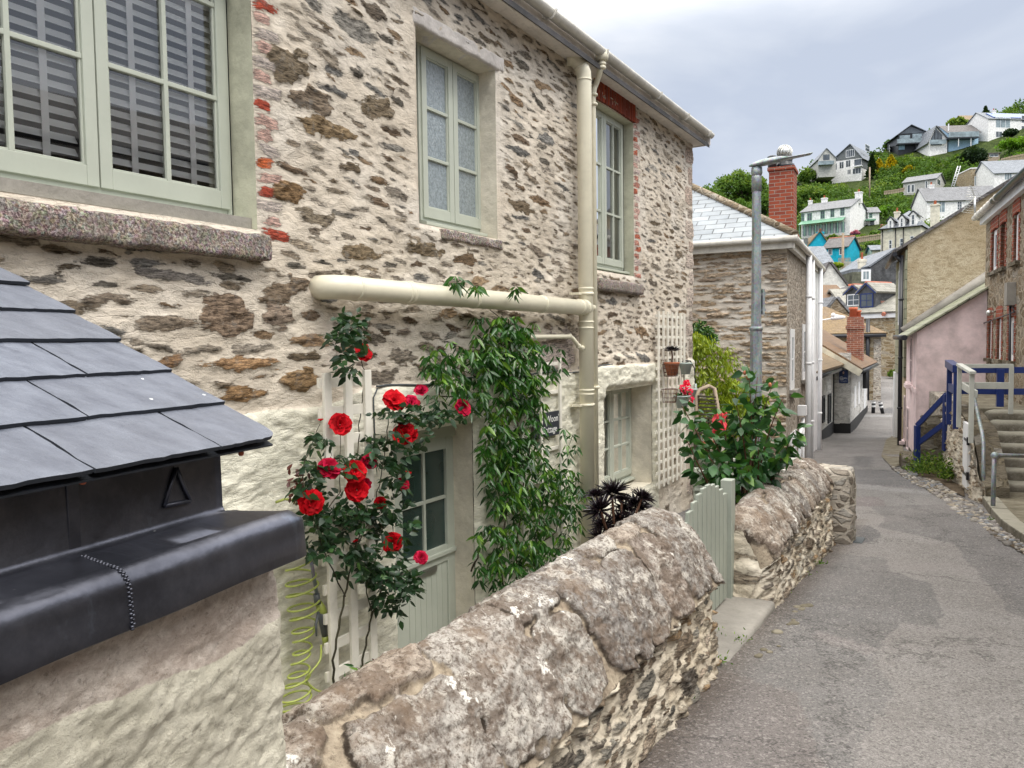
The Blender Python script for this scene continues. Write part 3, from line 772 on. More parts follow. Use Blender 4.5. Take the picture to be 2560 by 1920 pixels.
ST.scatter(7000, -3.7, .4, -.27, WALL_TOP, [.08, .10, .13, .17, .21], PAL, gap=.010, ang=(-.22, .08), p=(1.7, 2.8), asp=(.13, .34), hr=(-.006, .010), ok=lambda u, v, a, b: not near_open(u, v, a, b) and not (v < -.22 and u < -1.3), seed=15, lam=1.3, rag=.8)
ST.scatter(13000, .35, S_END - .02, -.27, WALL_TOP, [.06, .075, .10, .13, .17, .20], PAL, gap=.013, ang=(-.2, .08), p=(1.7, 2.8), asp=(.11, .30), hr=(-.006, .010),
           ok=lambda u, v, a, b: not near_open(u, v, a, b) and not (v < -.22 and u < -1.3), seed=11, lam=1.2, rag=.7)
ST.scatter(5000, -.2, S_END - .02, -.27, WALL_TOP, [.022, .03, .045, .06], PAL, gap=.016, asp=(.12, .28), hr=(-.006, .006), ok=lambda u, v, a, b: not near_open(u, v, a, b), seed=12, lam=1.0, rag=.5)
ST.scatter(2500, S_BEG, -3.7, -.6, WALL_TOP, [.08, .12, .16], PAL, ok=lambda u, v, a, b: not near_open(u, v, a, b), seed=5)
ST.scatter(1500, -2.2, S_END, -2.8, -.36, [.07, .1, .14], PAL, gap=.03, ok=lambda u, v, a, b: not near_open(u, v, a, b, .08), seed=6, hr=(.002, .014), lam=.35)
U, V = ST.U, ST.V
pl = -.285 - .10 * sst(-1.0, -1.6, U) + .03 * fbm(U * 3, V * 0, 3, 71)
pnt = sst(-.02, .02, pl - V)
# raw stone at the foot beyond window 4
pnt = np.where((U > w4r + .15) & (V < -1.25 + .1 * fbm(U * 6, V * 6, 3, 5)), .3, pnt)
relief = ST.hgt * (1 - .45 * pnt) + fbm(U * 1.6, V * 2.2, 4, 31) * .022 + fbm(U * 7, V * 13, 4, 33) * .010 + fbm(U * 30, V * 55, 3, 35) * .003
relief += pnt * (.022 + fbm(U * 4, V * 9, 4, 44) * .016 + np.abs(fbm(U * 9, V * 16, 3, 47)) * .012)
# lintel swellings of the painted part
for o, hw in ((DO, .30), (W4, .42)):
    m = sst(hw + .10, hw - .05, np.abs(V - (o[3] + .17)) * 1.9) * sst(.55, .38, np.abs(U - (o[0] + o[1]) / 2) / (o[1] - o[0] + .5) )
    relief += .035 * m
# smooth plaster band round the openings, edges rounded back into the reveal
for o in OPEN:
    dx = np.maximum(np.maximum(o[0] - U, U - o[1]), 0); dz = np.maximum(np.maximum(o[2] - V, V - o[3]), 0)
    dd = np.sqrt(dx * dx + dz * dz)
    relief *= (.25 + .75 * sst(0, .09, dd)); relief -= .018 * (1 - sst(0, .05, dd))
sd_ = ST.sdf * (1 - pnt) - .05 * pnt
P = CW.arr(U, V, relief)
keep = np.ones((len(us) - 1, len(vs) - 1), bool)
uc = (us[:-1] + us[1:]) / 2; vc = (vs[:-1] + vs[1:]) / 2
for o in OPEN:
    keep &= ~((uc[:, None] > o[0]) & (uc[:, None] < o[1]) & (vc[None] > o[2]) & (vc[None] < o[3]))
wall_o = np_mesh('wall', P.reshape(-1, 3), grid_faces(len(us), len(vs), keep), {'sdf': sd_.ravel(), 'scol': ST.col.reshape(-1, 3), 'pnt': pnt.ravel()}, M['rubble'], cottage)
# body of the house behind, other walls
b = MB()
b.quad(CW.p(S_END, -3, .0), CW.p(S_END, -3, -5.5), CW.p(S_END, WALL_TOP, -5.5), CW.p(S_END, WALL_TOP, .0))
b.quad(CW.p(S_BEG, -3, .0), CW.p(S_BEG, -3, -5.5), CW.p(S_BEG, WALL_TOP, -5.5), CW.p(S_BEG, WALL_TOP, .0))
b.quad(CW.p(S_BEG, -3, -5.5), CW.p(S_END, -3, -5.5), CW.p(S_END, WALL_TOP, -5.5), CW.p(S_BEG, WALL_TOP, -5.5))
for sE in (S_BEG, S_END): b.poly([CW.p(sE, WALL_TOP, 0), CW.p(sE, WALL_TOP, -5.5), CW.p(sE, WALL_TOP + 1.9, -2.75)])
b.build('gable_walls', M['stone_side'], cottage)
b = MB(); e_ = .22; rz_ = WALL_TOP + .02
for q0, q1 in (((e_, rz_ - .12), (-2.75, WALL_TOP + 1.95)), ((-5.5 - e_, rz_ - .12), (-2.75, WALL_TOP + 1.95))):
    b.prism([CW.p(S_BEG, q0[1], q0[0]), CW.p(S_END + .12, q0[1], q0[0]), CW.p(S_END + .12, q1[1], q1[0]), CW.p(S_BEG, q1[1], q1[0])], (0, 0, .05))
b.build('roof', M['slate_dark'], cottage)
b = MB()
b.fbox(CW, S_BEG, S_END + .10, WALL_TOP - .06, WALL_TOP + .105, .13, .155)       # fascia board
b.fbox(CW, S_BEG, S_END + .10, WALL_TOP - .055, WALL_TOP - .035, -.02, .128)      # soffit
b.fbox(CW, S_END + .085, S_END + .105, WALL_TOP - .07, WALL_TOP + .15, -.05, .24)
b.build('fascia', M['fascia'], cottage, bevel=.003)

# reveals
def reveal(o, mat, bottom=True, name='window_reveal'):
    s0, s1, z0, z1, dp = o; b = MB(); j = -.017
    n = 8
    for (a, c) in (((s0, z0), (s0, z1)), ((s1, z1), (s1, z0)), ((s0, z1), (s1, z1))) + ((((s1, z0), (s0, z0)),) if bottom else ()):
        b.quad(CW.p(a[0], a[1], j), CW.p(c[0], c[1], j), CW.p(c[0], c[1], -dp - .02), CW.p(a[0], a[1], -dp - .02))
    return b.build(name, mat, cottage, fixn=False)
reveal(W1, M['reveal_green']); reveal(W2, M['reveal_cream']); reveal(W3, M['reveal_green']); reveal(W4, M['reveal_cream']); reveal(DO, M['reveal_cream'], False, 'door_reveal')

def sash(b, s0, s1, z0, z1, d, cols, rows, st=.062, rail=.085, bw=.026, th=.045):
    """stiles, rails and glazing bars of one casement, front face at d"""
    b.fbox(CW, s0, s0 + st, z0, z1, d - th, d); b.fbox(CW, s1 - st, s1, z0, z1, d - th, d)
    b.fbox(CW, s0 + st, s1 - st, z0, z0 + rail, d - th, d - .0015); b.fbox(CW, s0 + st, s1 - st, z1 - st, z1, d - th, d - .0015)
    gs0, gs1, gz0, gz1 = s0 + st, s1 - st, z0 + rail, z1 - st
    for i in range(1, cols):
        c = gs0 + (gs1 - gs0) * i / cols; b.fbox(CW, c - bw / 2, c + bw / 2, gz0, gz1, d - th + .006, d - .006)
    for i in range(1, rows):
        c = gz0 + (gz1 - gz0) * i / rows; b.fbox(CW, gs0, gs1, c - bw / 2, c + bw / 2, d - th + .005, d - .008)
    m = .012      # putty moulding round the sight size
    for a0, a1, c0, c1 in ((gs0, gs0 + m, gz0, gz1), (gs1 - m, gs1, gz0, gz1), (gs0 + m, gs1 - m, gz0, gz0 + m), (gs0 + m, gs1 - m, gz1 - m, gz1)):
        b.fbox(CW, a0, a1, c0, c1, d - th + .004, d - .014)
    return (gs0, gs1, gz0, gz1)

def casement(o, split, zb, zt, cols, rows, glass, name_label=None, fw=.035, mat='sage', blind=False, curtain=False, rail=.085, sillout=.05, sillext=.06):
    d = -o[4]; s0, s1 = split[0], split[-1]
    b = MB()
    b.fbox(CW, s0, s0 + fw, zb, zt, d - .06, d - .012); b.fbox(CW, s1 - fw, s1, zb, zt, d - .06, d - .012)
    b.fbox(CW, s0 + fw, s1 - fw, zb, zb + fw, d - .06, d - .013); b.fbox(CW, s0 + fw, s1 - fw, zt - fw, zt, d - .06, d - .013)
    pn = MB()
    for i in range(len(split) - 1):
        a0 = split[i] + (fw * .8 if i == 0 else .004); a1 = split[i + 1] - (fw * .8 if i == len(split) - 2 else .004)
        g0, g1, h0, h1 = sash(b, a0, a1, zb + fw * .8, zt - fw * .8, d + .004, cols, rows, rail=rail)
        pn.quad(CW.p(g0, h0, d - .024), CW.p(g1, h0, d - .024), CW.p(g1, h1, d - .024), CW.p(g0, h1, d - .024))
    wo = b.build('window', M[mat], cottage, bevel=.003)
    pn.build('pane', M[glass], wo)
    sb = MB(); sb.prism([CW.p(s0 - sillext * .3, zb - .002, d - .06), CW.p(s0 - sillext * .3, zb - .02, d + sillout), CW.p(s0 - sillext * .3, zb - .045, d + sillout), CW.p(s0 - sillext * .3, zb - .045, d - .06)], CW.D * (s1 - s0 + sillext * 1.3))
    sb.build('window_board', M[mat], wo, bevel=.003)
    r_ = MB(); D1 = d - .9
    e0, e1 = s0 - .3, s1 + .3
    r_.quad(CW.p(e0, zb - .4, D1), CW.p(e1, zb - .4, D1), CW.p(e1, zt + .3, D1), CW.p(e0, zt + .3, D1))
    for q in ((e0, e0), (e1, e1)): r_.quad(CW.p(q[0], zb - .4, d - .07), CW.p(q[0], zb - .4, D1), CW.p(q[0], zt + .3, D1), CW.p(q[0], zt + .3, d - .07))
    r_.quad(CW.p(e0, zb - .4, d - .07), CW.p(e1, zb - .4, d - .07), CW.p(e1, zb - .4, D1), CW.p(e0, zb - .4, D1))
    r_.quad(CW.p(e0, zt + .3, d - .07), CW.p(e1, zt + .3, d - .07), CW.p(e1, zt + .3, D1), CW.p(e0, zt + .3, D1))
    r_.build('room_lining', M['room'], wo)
    if blind:
        bl = MB(); z = zb + .05; tp = MB()
        while z < zt - .02:
            for i in range(len(split) - 1):
                a0, a1 = split[i] + .075, split[i + 1] - .075
                q = [CW.p(a0, z, d - .055), CW.p(a1, z, d - .055), CW.p(a1, z + .037, d - .080), CW.p(a0, z + .037, d - .080)]
                bl.prism(q, (0, 0, .004))
            z += .062
        bl.build('blind', M['blind'], wo)
        for i in range(len(split) - 1):
            for f in (.28, .72):
                c = split[i] + (split[i + 1] - split[i]) * f
                tp.fbox(CW, c - .018, c + .018, zb + .03, zt, d - .052, d - .050)
        tp.build('blind_tape', M['blindtape'], wo)
    if curtain:
        n = 60; vsx = []; b2 = MB()
        for i in range(n + 1):
            c = s0 + (s1 - s0) * (i / n); dd = d - .09 + .014 * math.sin(i * 1.5); b2.v += [tuple(CW.p(c, zb, dd)), tuple(CW.p(c, zt, dd))]
        b2.f = [(2 * i, 2 * i + 2, 2 * i + 3, 2 * i + 1) for i in range(n)]; b2.sm = [True] * n; b2.mi = [0] * n
        b2.build('curtain', M['curtain'], wo)
    return wo

# window 1: sash widths from the photograph
a_l = CW.px(246, 350, -.2)[0]; a_r = CW.px(584, 500, -.2)[0]
z1b = CW.px(585, 538, -.2)[1]; sw = a_r - a_l
rowh = CW.px(480, 250, -.2)[1] - CW.px(480, 490, -.2)[1]
print('W1', a_l, a_r, z1b, sw, rowh, 'walltop', WALL_TOP, 'send', S_END, W1, W2, W3, W4, DO)
W1T = z1b + .11 + rowh * 3 + .09
casement(W1, [a_l - sw * 2, a_l - sw, a_l, a_r], z1b, W1T, 2, 3, 'glass', blind=True, rail=.10, sillout=.075, sillext=.10)
l2 = CW.px(1050, 300, -.19)[0]; m2 = CW.px(1128, 400, -.19)[0]; r2 = CW.px(1208, 400, -.19)[0]
casement(W2, [l2, (l2 + r2) / 2, r2], CW.px(1212, 583, -.19)[1], W2[3] + .01, 1, 3, 'obscure', sillout=.07, sillext=.10)
r3 = CW.px(1553, 450, -.16)[0]; m3 = CW.px(1503, 450, -.16)[0]
casement(W3, [m3 * 2 - r3, m3, r3], CW.px(1550, 676, -.16)[1], W3[3] + .005, 2, 3, 'glass', curtain=True, rail=.075)
r4 = w4r + .02; m4 = r4 - (CW.px(1572, 1050, -.3)[0] - CW.px(1520, 1050, -.3)[0]) * 1.0
casement(W4, [m4 * 2 - r4 - .02, m4, r4], W4[3] - 1.22, W4[3] + .005, 2, 3, 'glass', blind=False, curtain=True, rail=.075)

# granite sill of window 1, chipped
def stone_block(name, fr, s0, s1, z0, z1, d0, d1, mat, parent, amp=.006, res=.02, seed=1, label=None):
    bm = bmesh.new()
    ns = max(2, int((s1 - s0) / res)); nz = max(2, int((z1 - z0) / res)); nd_ = max(2, int((d1 - d0) / res))
    V = []; F = []
    b = MB()
    def sheet(f, nu, nv):
        base = len(V)
        for i in range(nu + 1):
            for j in range(nv + 1): V.append(f(i / nu, j / nv))
        for i in range(nu):
            for j in range(nv): F.append((base + i * (nv + 1) + j, base + (i + 1) * (nv + 1) + j, base + (i + 1) * (nv + 1) + j + 1, base + i * (nv + 1) + j + 1))
    S = lambda t: s0 + (s1 - s0) * t
    Z = lambda t: z0 + (z1 - z0) * t
    D_ = lambda t: d0 + (d1 - d0) * t
    sheet(lambda a, c: (S(a), Z(c), d1), ns, nz); sheet(lambda a, c: (S(a), z1, D_(c)), ns, nd_); sheet(lambda a, c: (S(a), z0, D_(c)), ns, nd_)
    sheet(lambda a, c: (s0, Z(a), D_(c)), nz, nd_); sheet(lambda a, c: (s1, Z(a), D_(c)), nz, nd_)
    A = np.array(V); rr = min(z1 - z0, d1 - d0) * .14
    # round the arrises
    c0 = np.array([s0 + rr, z0 + rr, d0 - 1]); c1 = np.array([s1 - rr, z1 - rr, d1 - rr])
    Q = np.clip(A, c0, c1); df = A - Q; L = np.linalg.norm(df, axis=1, keepdims=True); df = np.where(L > 1e-9, df / np.maximum(L, 1e-9) * np.minimum(L, rr), 0); A2 = Q + df
    nz_ = fbm(A[:, 0] * 14 + A[:, 2] * 9, A[:, 1] * 17 + A[:, 2] * 5, 4, seed) * amp
    A2[:, 1] += nz_; A2[:, 2] += fbm(A[:, 0] * 13, A[:, 1] * 15, 4, seed + 2) * amp
    PV = fr.arr(A2[:, 0], A2[:, 1], A2[:, 2])
    o = np_mesh(name, PV, np.array(F), None, mat, parent)
    bm.from_mesh(o.data); bmesh.ops.remove_doubles(bm, verts=bm.verts, dist=1e-5); bmesh.ops.recalc_face_normals(bm, faces=bm.faces)
    for f in bm.faces: f.smooth = True
    bm.to_mesh(o.data); bm.free()
    return o
sr = CW.px(683, 620, .1)[0]
g1 = CW.px(400, 548, .1)[1]; g0 = CW.px(400, 622, .1)[1]
stone_block('window_sill', CW, W1[0] - .3, sr, g0, g1, -.19, .10, M['granite'], cottage, .012, .02, 3)
b = MB(); b.fbox(CW, W1[0] - .1, W1[1] - .002, g1 - .01, z1b - .03, -.21, -.06); b.build('sill_gap_fill', M['concrete'], cottage)  # bed under the window, its darker grey standing in for a shadow gap
z = CW.px(1150, 600)[1]
stone_block('window_sill', CW, l2 - .02, w2r + .03, W2[2] - .095, W2[2] - .012, -.19, .025, M['granite'], cottage, .012, .02, 5)
stone_block('window_sill', CW, W3[0] - .05, CW.px(1611, 715, .08)[0], CW.px(1545, 730, .08)[1], CW.px(1545, 700, .08)[1], -.16, .08, M['granite'], cottage, .006, .03, 6)
# painted stone lintel over window 2
stone_block('lintel', CW, W2[0] - .06, CW.px(1258, 170)[0], W2[3] + .003, W2[3] + .125, -.19, .012, M['lintel'], cottage, .010, .02, 8)
# red brick soldier course over window 3
def uvbox(o, fr, sc=1.0):
    me = o.data; uvl = me.uv_layers.new(name='UVMap')
    off = o.location if not o.parent else Vector((0, 0, 0))
    D = fr.D; N = fr.N
    for p_ in me.polygons:
        n = p_.normal
        for li in p_.loop_indices:
            v = me.vertices[me.loops[li].vertex_index].co + off - fr.o
            if abs(n.z) > .8: uv = (v.dot(D), v.dot(N))
            elif abs(n.dot(N)) > .6: uv = (v.dot(D), v.z)
            else: uv = (v.dot(N), v.z)
            uvl.data[li].uv = (uv[0] * sc, uv[1] * sc)
zt3 = CW.px(1540, 225)[1] ; zb3 = CW.px(1583, 306)[1]
so_ = MB(); n = 17; x0 = W3[0] - .05; x1 = W3[1] + .015
for i in range(n):
    a = x0 + (x1 - x0) * i / n; c = x0 + (x1 - x0) * (i + 1) / n - .008
    bow = .03 * (1 - ((i + .5) / n * 2 - 1) ** 2)
    so_.fbox(CW, a, c, zb3 + bow * .3, zb3 + .225 + bow * .3 + rs.uniform(-.006, .006), -.1, .016 + rs.uniform(-.004, .004))
o = so_.build('brick_lintel', M['soldier'], cottage, bevel=.004); uvbox(o, CW)

# door
dL, dR = CW.px(1149, 1200, -.20)[0] - .93, CW.px(1149, 1200, -.20)[0]
dT = CW.px(1125, 1072, -.20)[1]
b = MB(); fw = .06
b.fbox(CW, dL, dL + fw, YARD, dT, -.26, -.185); b.fbox(CW, dR - fw, dR, YARD, dT, -.26, -.185); b.fbox(CW, dL + fw, dR - fw, dT - fw, dT + .06, -.26, -.187)
b.fbox(CW, dR - fw + .012, dR - fw + .03, YARD, dT - fw, -.26, -.179)
b.build('door_frame', M['sage'], cottage, bevel=.004)
e0, e1 = dL + fw + .004, dR - fw - .004; dz = dT - fw - .004; d = -.215
zm = CW.px(1110, 1376, -.21)[1]      # top of lower panel zone
door = MB(); st = .105
door.fbox(CW, e0, e0 + st, YARD, dz, d - .045, d); door.fbox(CW, e1 - st, e1, YARD, dz, d - .045, d)
door.fbox(CW, e0 + st, e1 - st, dz - .10, dz, d - .045, d - .001)
door.fbox(CW, e0 + st, e1 - st, zm - .10, zm + .04, d - .045, d - .001)
door.fbox(CW, e0 + st, e1 - st, YARD, YARD + .14, d - .045, d - .001)
door.fbox(CW, e0 + .01, e1 - .01, zm - .035, zm, d, d + .025)      # weather moulding
gm = (e0 + e1) / 2; gz = (zm + .04 + dz - .10) / 2
door.fbox(CW, gm - .014, gm + .014, zm + .04, dz - .10, d - .04, d - .008)
door.fbox(CW, e0 + st, e1 - st, gz - .014, gz + .014, d - .04, d - .010)
nb = 8
for i in range(nb):
    a = e0 + st + (e1 - e0 - 2 * st) * i / nb; c = e0 + st + (e1 - e0 - 2 * st) * (i + 1) / nb
    door.fbox(CW, a + .002, c - .002, YARD + .14, zm - .10, d - .03, d - .012)
door.fbox(CW, e0 + st, e1 - st, YARD + .14, zm - .10, d - .04, d - .020)
do = door.build('door', M['sage'], cottage, bevel=.003)
b = MB(); b.quad(CW.p(e0 + st, zm + .04, d - .028), CW.p(e1 - st, zm + .04, d - .028), CW.p(e1 - st, dz - .1, d - .028), CW.p(e0 + st, dz - .1, d - .028)); b.build('pane', M['doorglass'], do)
b = MB(); b.fbox(CW, gm - .135, gm + .135, zm - .155, zm - .095, d - .012, d + .006); b.fbox(CW, gm - .105, gm + .105, zm - .143, zm - .107, d + .006, d + .012)
b.build('letter_plate', M['letterplate'], do, bevel=.003)
b = MB(); b.lathe(CW.p(e0 + .05, zm - .03, d), [(.026, 0), (.026, .008), (.012, .01), (.012, .04), (.024, .045), (.026, .06), (.001, .07)], 16, CW.N); b.build('door_knob', M['letterplate'], do)
b = MB(); b.fbox(CW, dL - .02, dR + .02, YARD - .02, YARD + .03, -.3, .02); b.build('door_step', M['granite'], cottage, bevel=.01)

# lead drip strip where rubble meets limewash
b = MB(); pts = []
for i in range(120):
    u = -1.02 + (S_END - .3 + 1.02) * i / 119
    pts.append(CW.p(u, -.285 + .03 * float(fbm(np.array(u * 3), np.array(0.), 3, 71)) + .012 * math.sin(u * 5), .028 + .012 * math.sin(u * 9)))
b.tube(pts, .009, 6)
pts = [CW.p(-1.02, -.3, .03), CW.p(-1.07, -.36, .035), CW.p(-1.06, -.9, .03)]
b.tube(pts, .006, 6); b.build('drip_strip', M['strip'], cottage)

# ------------------------------------------------------------------ pipes
def ring(b, c, ax, r, w=.022, t=.006):
    ax = Vector(ax).normalized(); b.lathe(Vector(c) - ax * w / 2, [(r, 0), (r + t, w * .2), (r + t, w * .8), (r, w)], 24, ax)
sp = thing('soil_pipe', CW.p(CW.px(1466, 900, .14)[0], YARD, .14), 'fat cream soil pipe running down the cottage wall with its level branch', 'drainpipe')
uP = CW.px(1466, 900, .14)[0]; RP = .076
ztop = CW.px(1447, 150, .14)[1]
def arc(c, a, b_, r, n=8, t0=0, t1=90):
    return [Vector(c) + Vector(a) * (math.cos(R(t0 + (t1 - t0) * i / n)) * r) + Vector(b_) * (math.sin(R(t0 + (t1 - t0) * i / n)) * r) for i in range(n + 1)]
b = MB(); Zv = Vector((0, 0, 1))
top = [CW.p(uP - .10, ztop + .05, .0), CW.p(uP - .075, ztop + .045, .05)] + [CW.p(uP - .055, ztop + .02, .09), CW.p(uP - .03, ztop - .03, .12), CW.p(uP - .005, ztop - .10, .14), CW.p(uP, ztop - .17, .14)]
b.tube(top + [CW.p(uP, YARD, .14)], RP, 28)
for zz_ in (ztop - .17, CW.px(1466, 722, .14)[1], CW.px(1466, 805, .14)[1], CW.px(1466, 820, .14)[1], CW.px(1466, 975, .14)[1], CW.px(1466, 985, .14)[1]):
    ring(b, CW.p(uP, zz_, .14), Zv, RP)
ring(b, CW.p(uP - .03, ztop - .03, .12), (CW.p(uP, ztop - .10, .14) - CW.p(uP - .055, ztop + .02, .09)), RP)
b.build('stack', M['creampipe'], sp)
# level branch
zr = CW.px(1420, 766, .16)[1]; sl0, zl0 = CW.px(862, 716, .16)
zl0 = CW.px(900, 722, .16)[1]
b = MB()
A_ = CW.p(uP, zr, .15); B_ = CW.p(sl0 + .06, zl0, .16)
pts = [A_, B_, CW.p(sl0 + .0, zl0 + .002, .15), CW.p(sl0 - .05, zl0 + .003, .12), CW.p(sl0 - .075, zl0 + .003, .07), CW.p(sl0 - .08, zl0 + .003, -.02)]
b.tube(pts, RP * 1.02, 28)
ax = (B_ - A_)
for f, ww in ((.02, .03), (.055, .02), (.28, .022), (.60, .022), (.83, .03), (.845, .02), (.99, .02)):
    ring(b, A_ + ax * f, ax, RP * 1.02, ww)
b.build('branch', M['creampipe'], sp)
b = MB(); b.tube([CW.p(uP, zr, .14), CW.p(uP + .10, zr, .17)], .03, 14); ring(b, CW.p(uP + .10, zr, .17), CW.D, .03, .02, .008); b.build('access_cap', M['creampipe'], sp)
for zz_ in (CW.px(1466, 735, .14)[1], CW.px(1466, 1012, .14)[1]):
    b = MB()
    b.lathe(CW.p(uP, zz_ - .015, .14), [(RP + .002, 0), (RP + .008, 0), (RP + .008, .03), (RP + .002, .03)], 24)
    b.fbox(CW, uP - .16, uP + .14, zz_ - .012, zz_ + .012, .03, .05); b.fbox(CW, uP - .14, uP - .07, zz_ - .012, zz_ + .012, .05, .13)
    b.build('bracket', M['creampipe'], sp)
wp = thing('waste_pipe', CW.p(uP - 1, -.0, .05), 'thin cream waste pipe emerging from the climber and kinking down into the soil pipe', 'drainpipe')
s_a, z_a = CW.px(1262, 847, .07); s_b, z_b = CW.px(1424, 841, .07)
b = MB(); b.tube([CW.p(s_a - .25, z_a + .01, .07), CW.p(s_b, z_b, .07), CW.p(s_b + .05, z_b - .02, .08), CW.p(uP - .12, z_b - .11, .12), CW.p(uP - .05, z_b - .12, .14)], .022, 16)
for q in (CW.p(s_b, z_b, .07), CW.p(uP - .13, z_b - .10, .115), CW.p(uP - .08, z_b - .12, .13)): ring(b, q, CW.D, .022, .03, .006)
b.build('pipe_run', M['creampipe'], wp)
# gutter + its downpipe
gt = thing('gutter', CW.p(2, WALL_TOP, .2), 'weathered white half-round gutter along the cottage eaves', 'gutter')
b = MB(); n = 12; rg = .062; zg = WALL_TOP + .10; dg = .225
ns_ = 90; L0, L1 = S_BEG, S_END + .16
vs_ = []
for i in range(ns_ + 1):
    u = L0 + (L1 - L0) * i / ns_
    for (r_, rev) in ((rg, 0), (rg - .005, 1)):
        for k in range(n + 1):
            a = PI + PI * k / n
            vs_.append(CW.p(u, zg + math.sin(a) * r_ * 1.05, dg + math.cos(a) * r_))
m_ = 2 * (n + 1); fs = []
for i in range(ns_):
    for k in range(n): fs.append((i * m_ + k, i * m_ + k + 1, (i + 1) * m_ + k + 1, (i + 1) * m_ + k)); kk = n + 1 + k; fs.append((i * m_ + kk, (i + 1) * m_ + kk, (i + 1) * m_ + kk + 1, i * m_ + kk + 1))
    fs.append((i * m_, (i + 1) * m_, (i + 1) * m_ + n + 1, i * m_ + n + 1)); fs.append((i * m_ + n, i * m_ + 2 * n + 1, (i + 1) * m_ + 2 * n + 1, (i + 1) * m_ + n))
b.add(vs_, fs, True)
b.poly([CW.p(L1, zg + math.sin(PI + PI * k / n) * rg * 1.05, dg + math.cos(PI + PI * k / n) * rg) for k in range(n + 1)])
b.build('trough', M['gutter'], gt, fixn=False)
for u in [S_END - .05, S_END - 1.05, S_END - 2.1, uP + .25, uP - .9, uP - 2, uP - 3]:
    b = MB(); pts = [CW.p(u, zg + math.sin(PI + PI * k / n) * (rg + .007), dg + math.cos(PI + PI * k / n) * (rg + .007)) for k in range(n + 1)]
    for k in range(n): b.bar(pts[k], pts[k + 1], .012, .028, up=CW.N)
    b.fbox(CW, u - .014, u + .014, zg - .06, zg + .02, .155, .166)
    b.build('gutter_bracket', M['gutter'], gt)
rp_ = thing('rainwater_pipe', CW.p(uP + .15, YARD, .1), 'slim cream rainwater pipe tucked behind the soil pipe from the gutter down', 'drainpipe')
uo = CW.px(1505, 105, dg)[0]; us_ = CW.px(1488, 800, .08)[0]
b = MB(); b.tube([CW.p(uo, zg - .05, dg), CW.p(uo, zg - .15, dg), CW.p(uo - .01, zg - .20, dg - .02), CW.p(us_ + .02, zg - .27, .11), CW.p(us_, zg - .33, .09), CW.p(us_, zg - .42, .075), CW.p(us_, YARD, .075)], .030, 18)
for zz_ in (zg - .13, zg - .17, zg - .40, CW.px(1490, 265, .08)[1], CW.px(1490, 968, .08)[1]): ring(b, CW.p(uo if zz_ > zg - .2 else us_, zz_, dg if zz_ > zg - .2 else .085), Zv, .034, .03, .007)
b.lathe(CW.p(uo, zg - .10, dg), [(.055, 0), (.068, .03), (.068, .10)], 18)
b.build('pipe_run', M['creampipe'], rp_)
# air vent beneath the eaves
b = MB(); vu, vz = CW.px(1398, 108, .02)
b.fbox(CW, vu - .09, vu + .09, vz - .09, vz + .09, .0, .025)
for i in range(7): b.fbox(CW, vu - .075, vu + .075, vz - .075 + i * .022, vz - .067 + i * .022, .025, .034)
tag(b.build('air_vent', M['fascia']), 'small louvred air vent high on the cottage wall under the fascia', 'vent')
# ------------------------------------------------------------------ lane, yard
RZ = np.array([(-12, -1.0), (0, -1.6), (24, -3.04), (27, -3.12), (32, -2.95), (45, -2.36), (60, -1.3), (80, 1.0)])
def road_z(Y): return np.interp(Y, RZ[:, 0], RZ[:, 1])
def road_px(px, py):
    d = ray(px, py); lo, hi = .5, 75.
    for _ in range(50):
        m = (lo + hi) / 2
        if d.z / d.y * m > road_z(m): lo = m
        else: hi = m
    return d * (lo / d.y)
C31, S31 = math.cos(R(31)), math.sin(R(31))
def inpoly(X, Y, poly):
    c = np.zeros(X.shape, bool); n = len(poly)
    for i in range(n):
        x1, y1 = poly[i]; x2, y2 = poly[(i + 1) % n]
        w_ = ((y1 > Y) != (y2 > Y)) & (X < (x2 - x1) * (Y - y1) / ((y2 - y1) if y2 != y1 else 1e-9) + x1)
        c ^= w_
    return c
def z11(pts): return [tuple(road_px(1560 + x / 2.023, 1100 + y / 2.023)[:2]) for x, y in pts]
PATCHES = [
    (z11([(1095, 335), (1230, 335), (1330, 400), (1290, 450), (1450, 480), (1660, 520), (1750, 640), (1860, 740), (1930, 860), (2200, 1000), (2700, 1900), (1200, 1900), (1230, 1420), (1370, 1280), (1250, 1130), (1290, 1060), (1400, 930), (1600, 965), (1600, 830), (1560, 740), (1330, 650), (1330, 590), (1090, 570), (1060, 520), (1260, 510), (1100, 420)]), (.212, .200, .193)),
    (z11([(1110, 600), (1330, 600), (1330, 650), (1560, 740), (1600, 830), (1605, 965), (1400, 930), (1290, 1060), (980, 960), (760, 900), (800, 760), (960, 680)]), (.152, .146, .144)),
    (z11([(1090, 430), (1250, 440), (1310, 500), (1200, 520), (1090, 510)]), (.125, .12, .12)),
    (z11([(1150, 145), (1345, 150), (1400, 185), (1550, 250), (1170, 222)]), (.115, .112, .115)),
    (z11([(1090, 285), (1290, 290), (1340, 335), (1100, 335)]), (.15, .132, .132)),
    (z11([(1290, 450), (1330, 395), (1250, 335), (1600, 330), (1900, 400), (2300, 620), (2300, 900), (1930, 860), (1860, 740), (1750, 640), (1660, 520), (1450, 480)]), (.148, .141, .140)),
    (z11([(1165, 80), (1260, 85), (1255, 140), (1160, 130)]), (.12, .118, .12)),
    (z11([(1170, 222), (1560, 255), (1540, 275), (1165, 240)]), (.21, .205, .205)),
    (z11([(960, 960), (1290, 1060), (1240, 1100), (940, 1000)]), (.20, .185, .18)),
    (z11([(0, 1500), (500, 1160), (900, 1300), (1100, 1900), (0, 1900)]), (.165, .15, .145)),
]
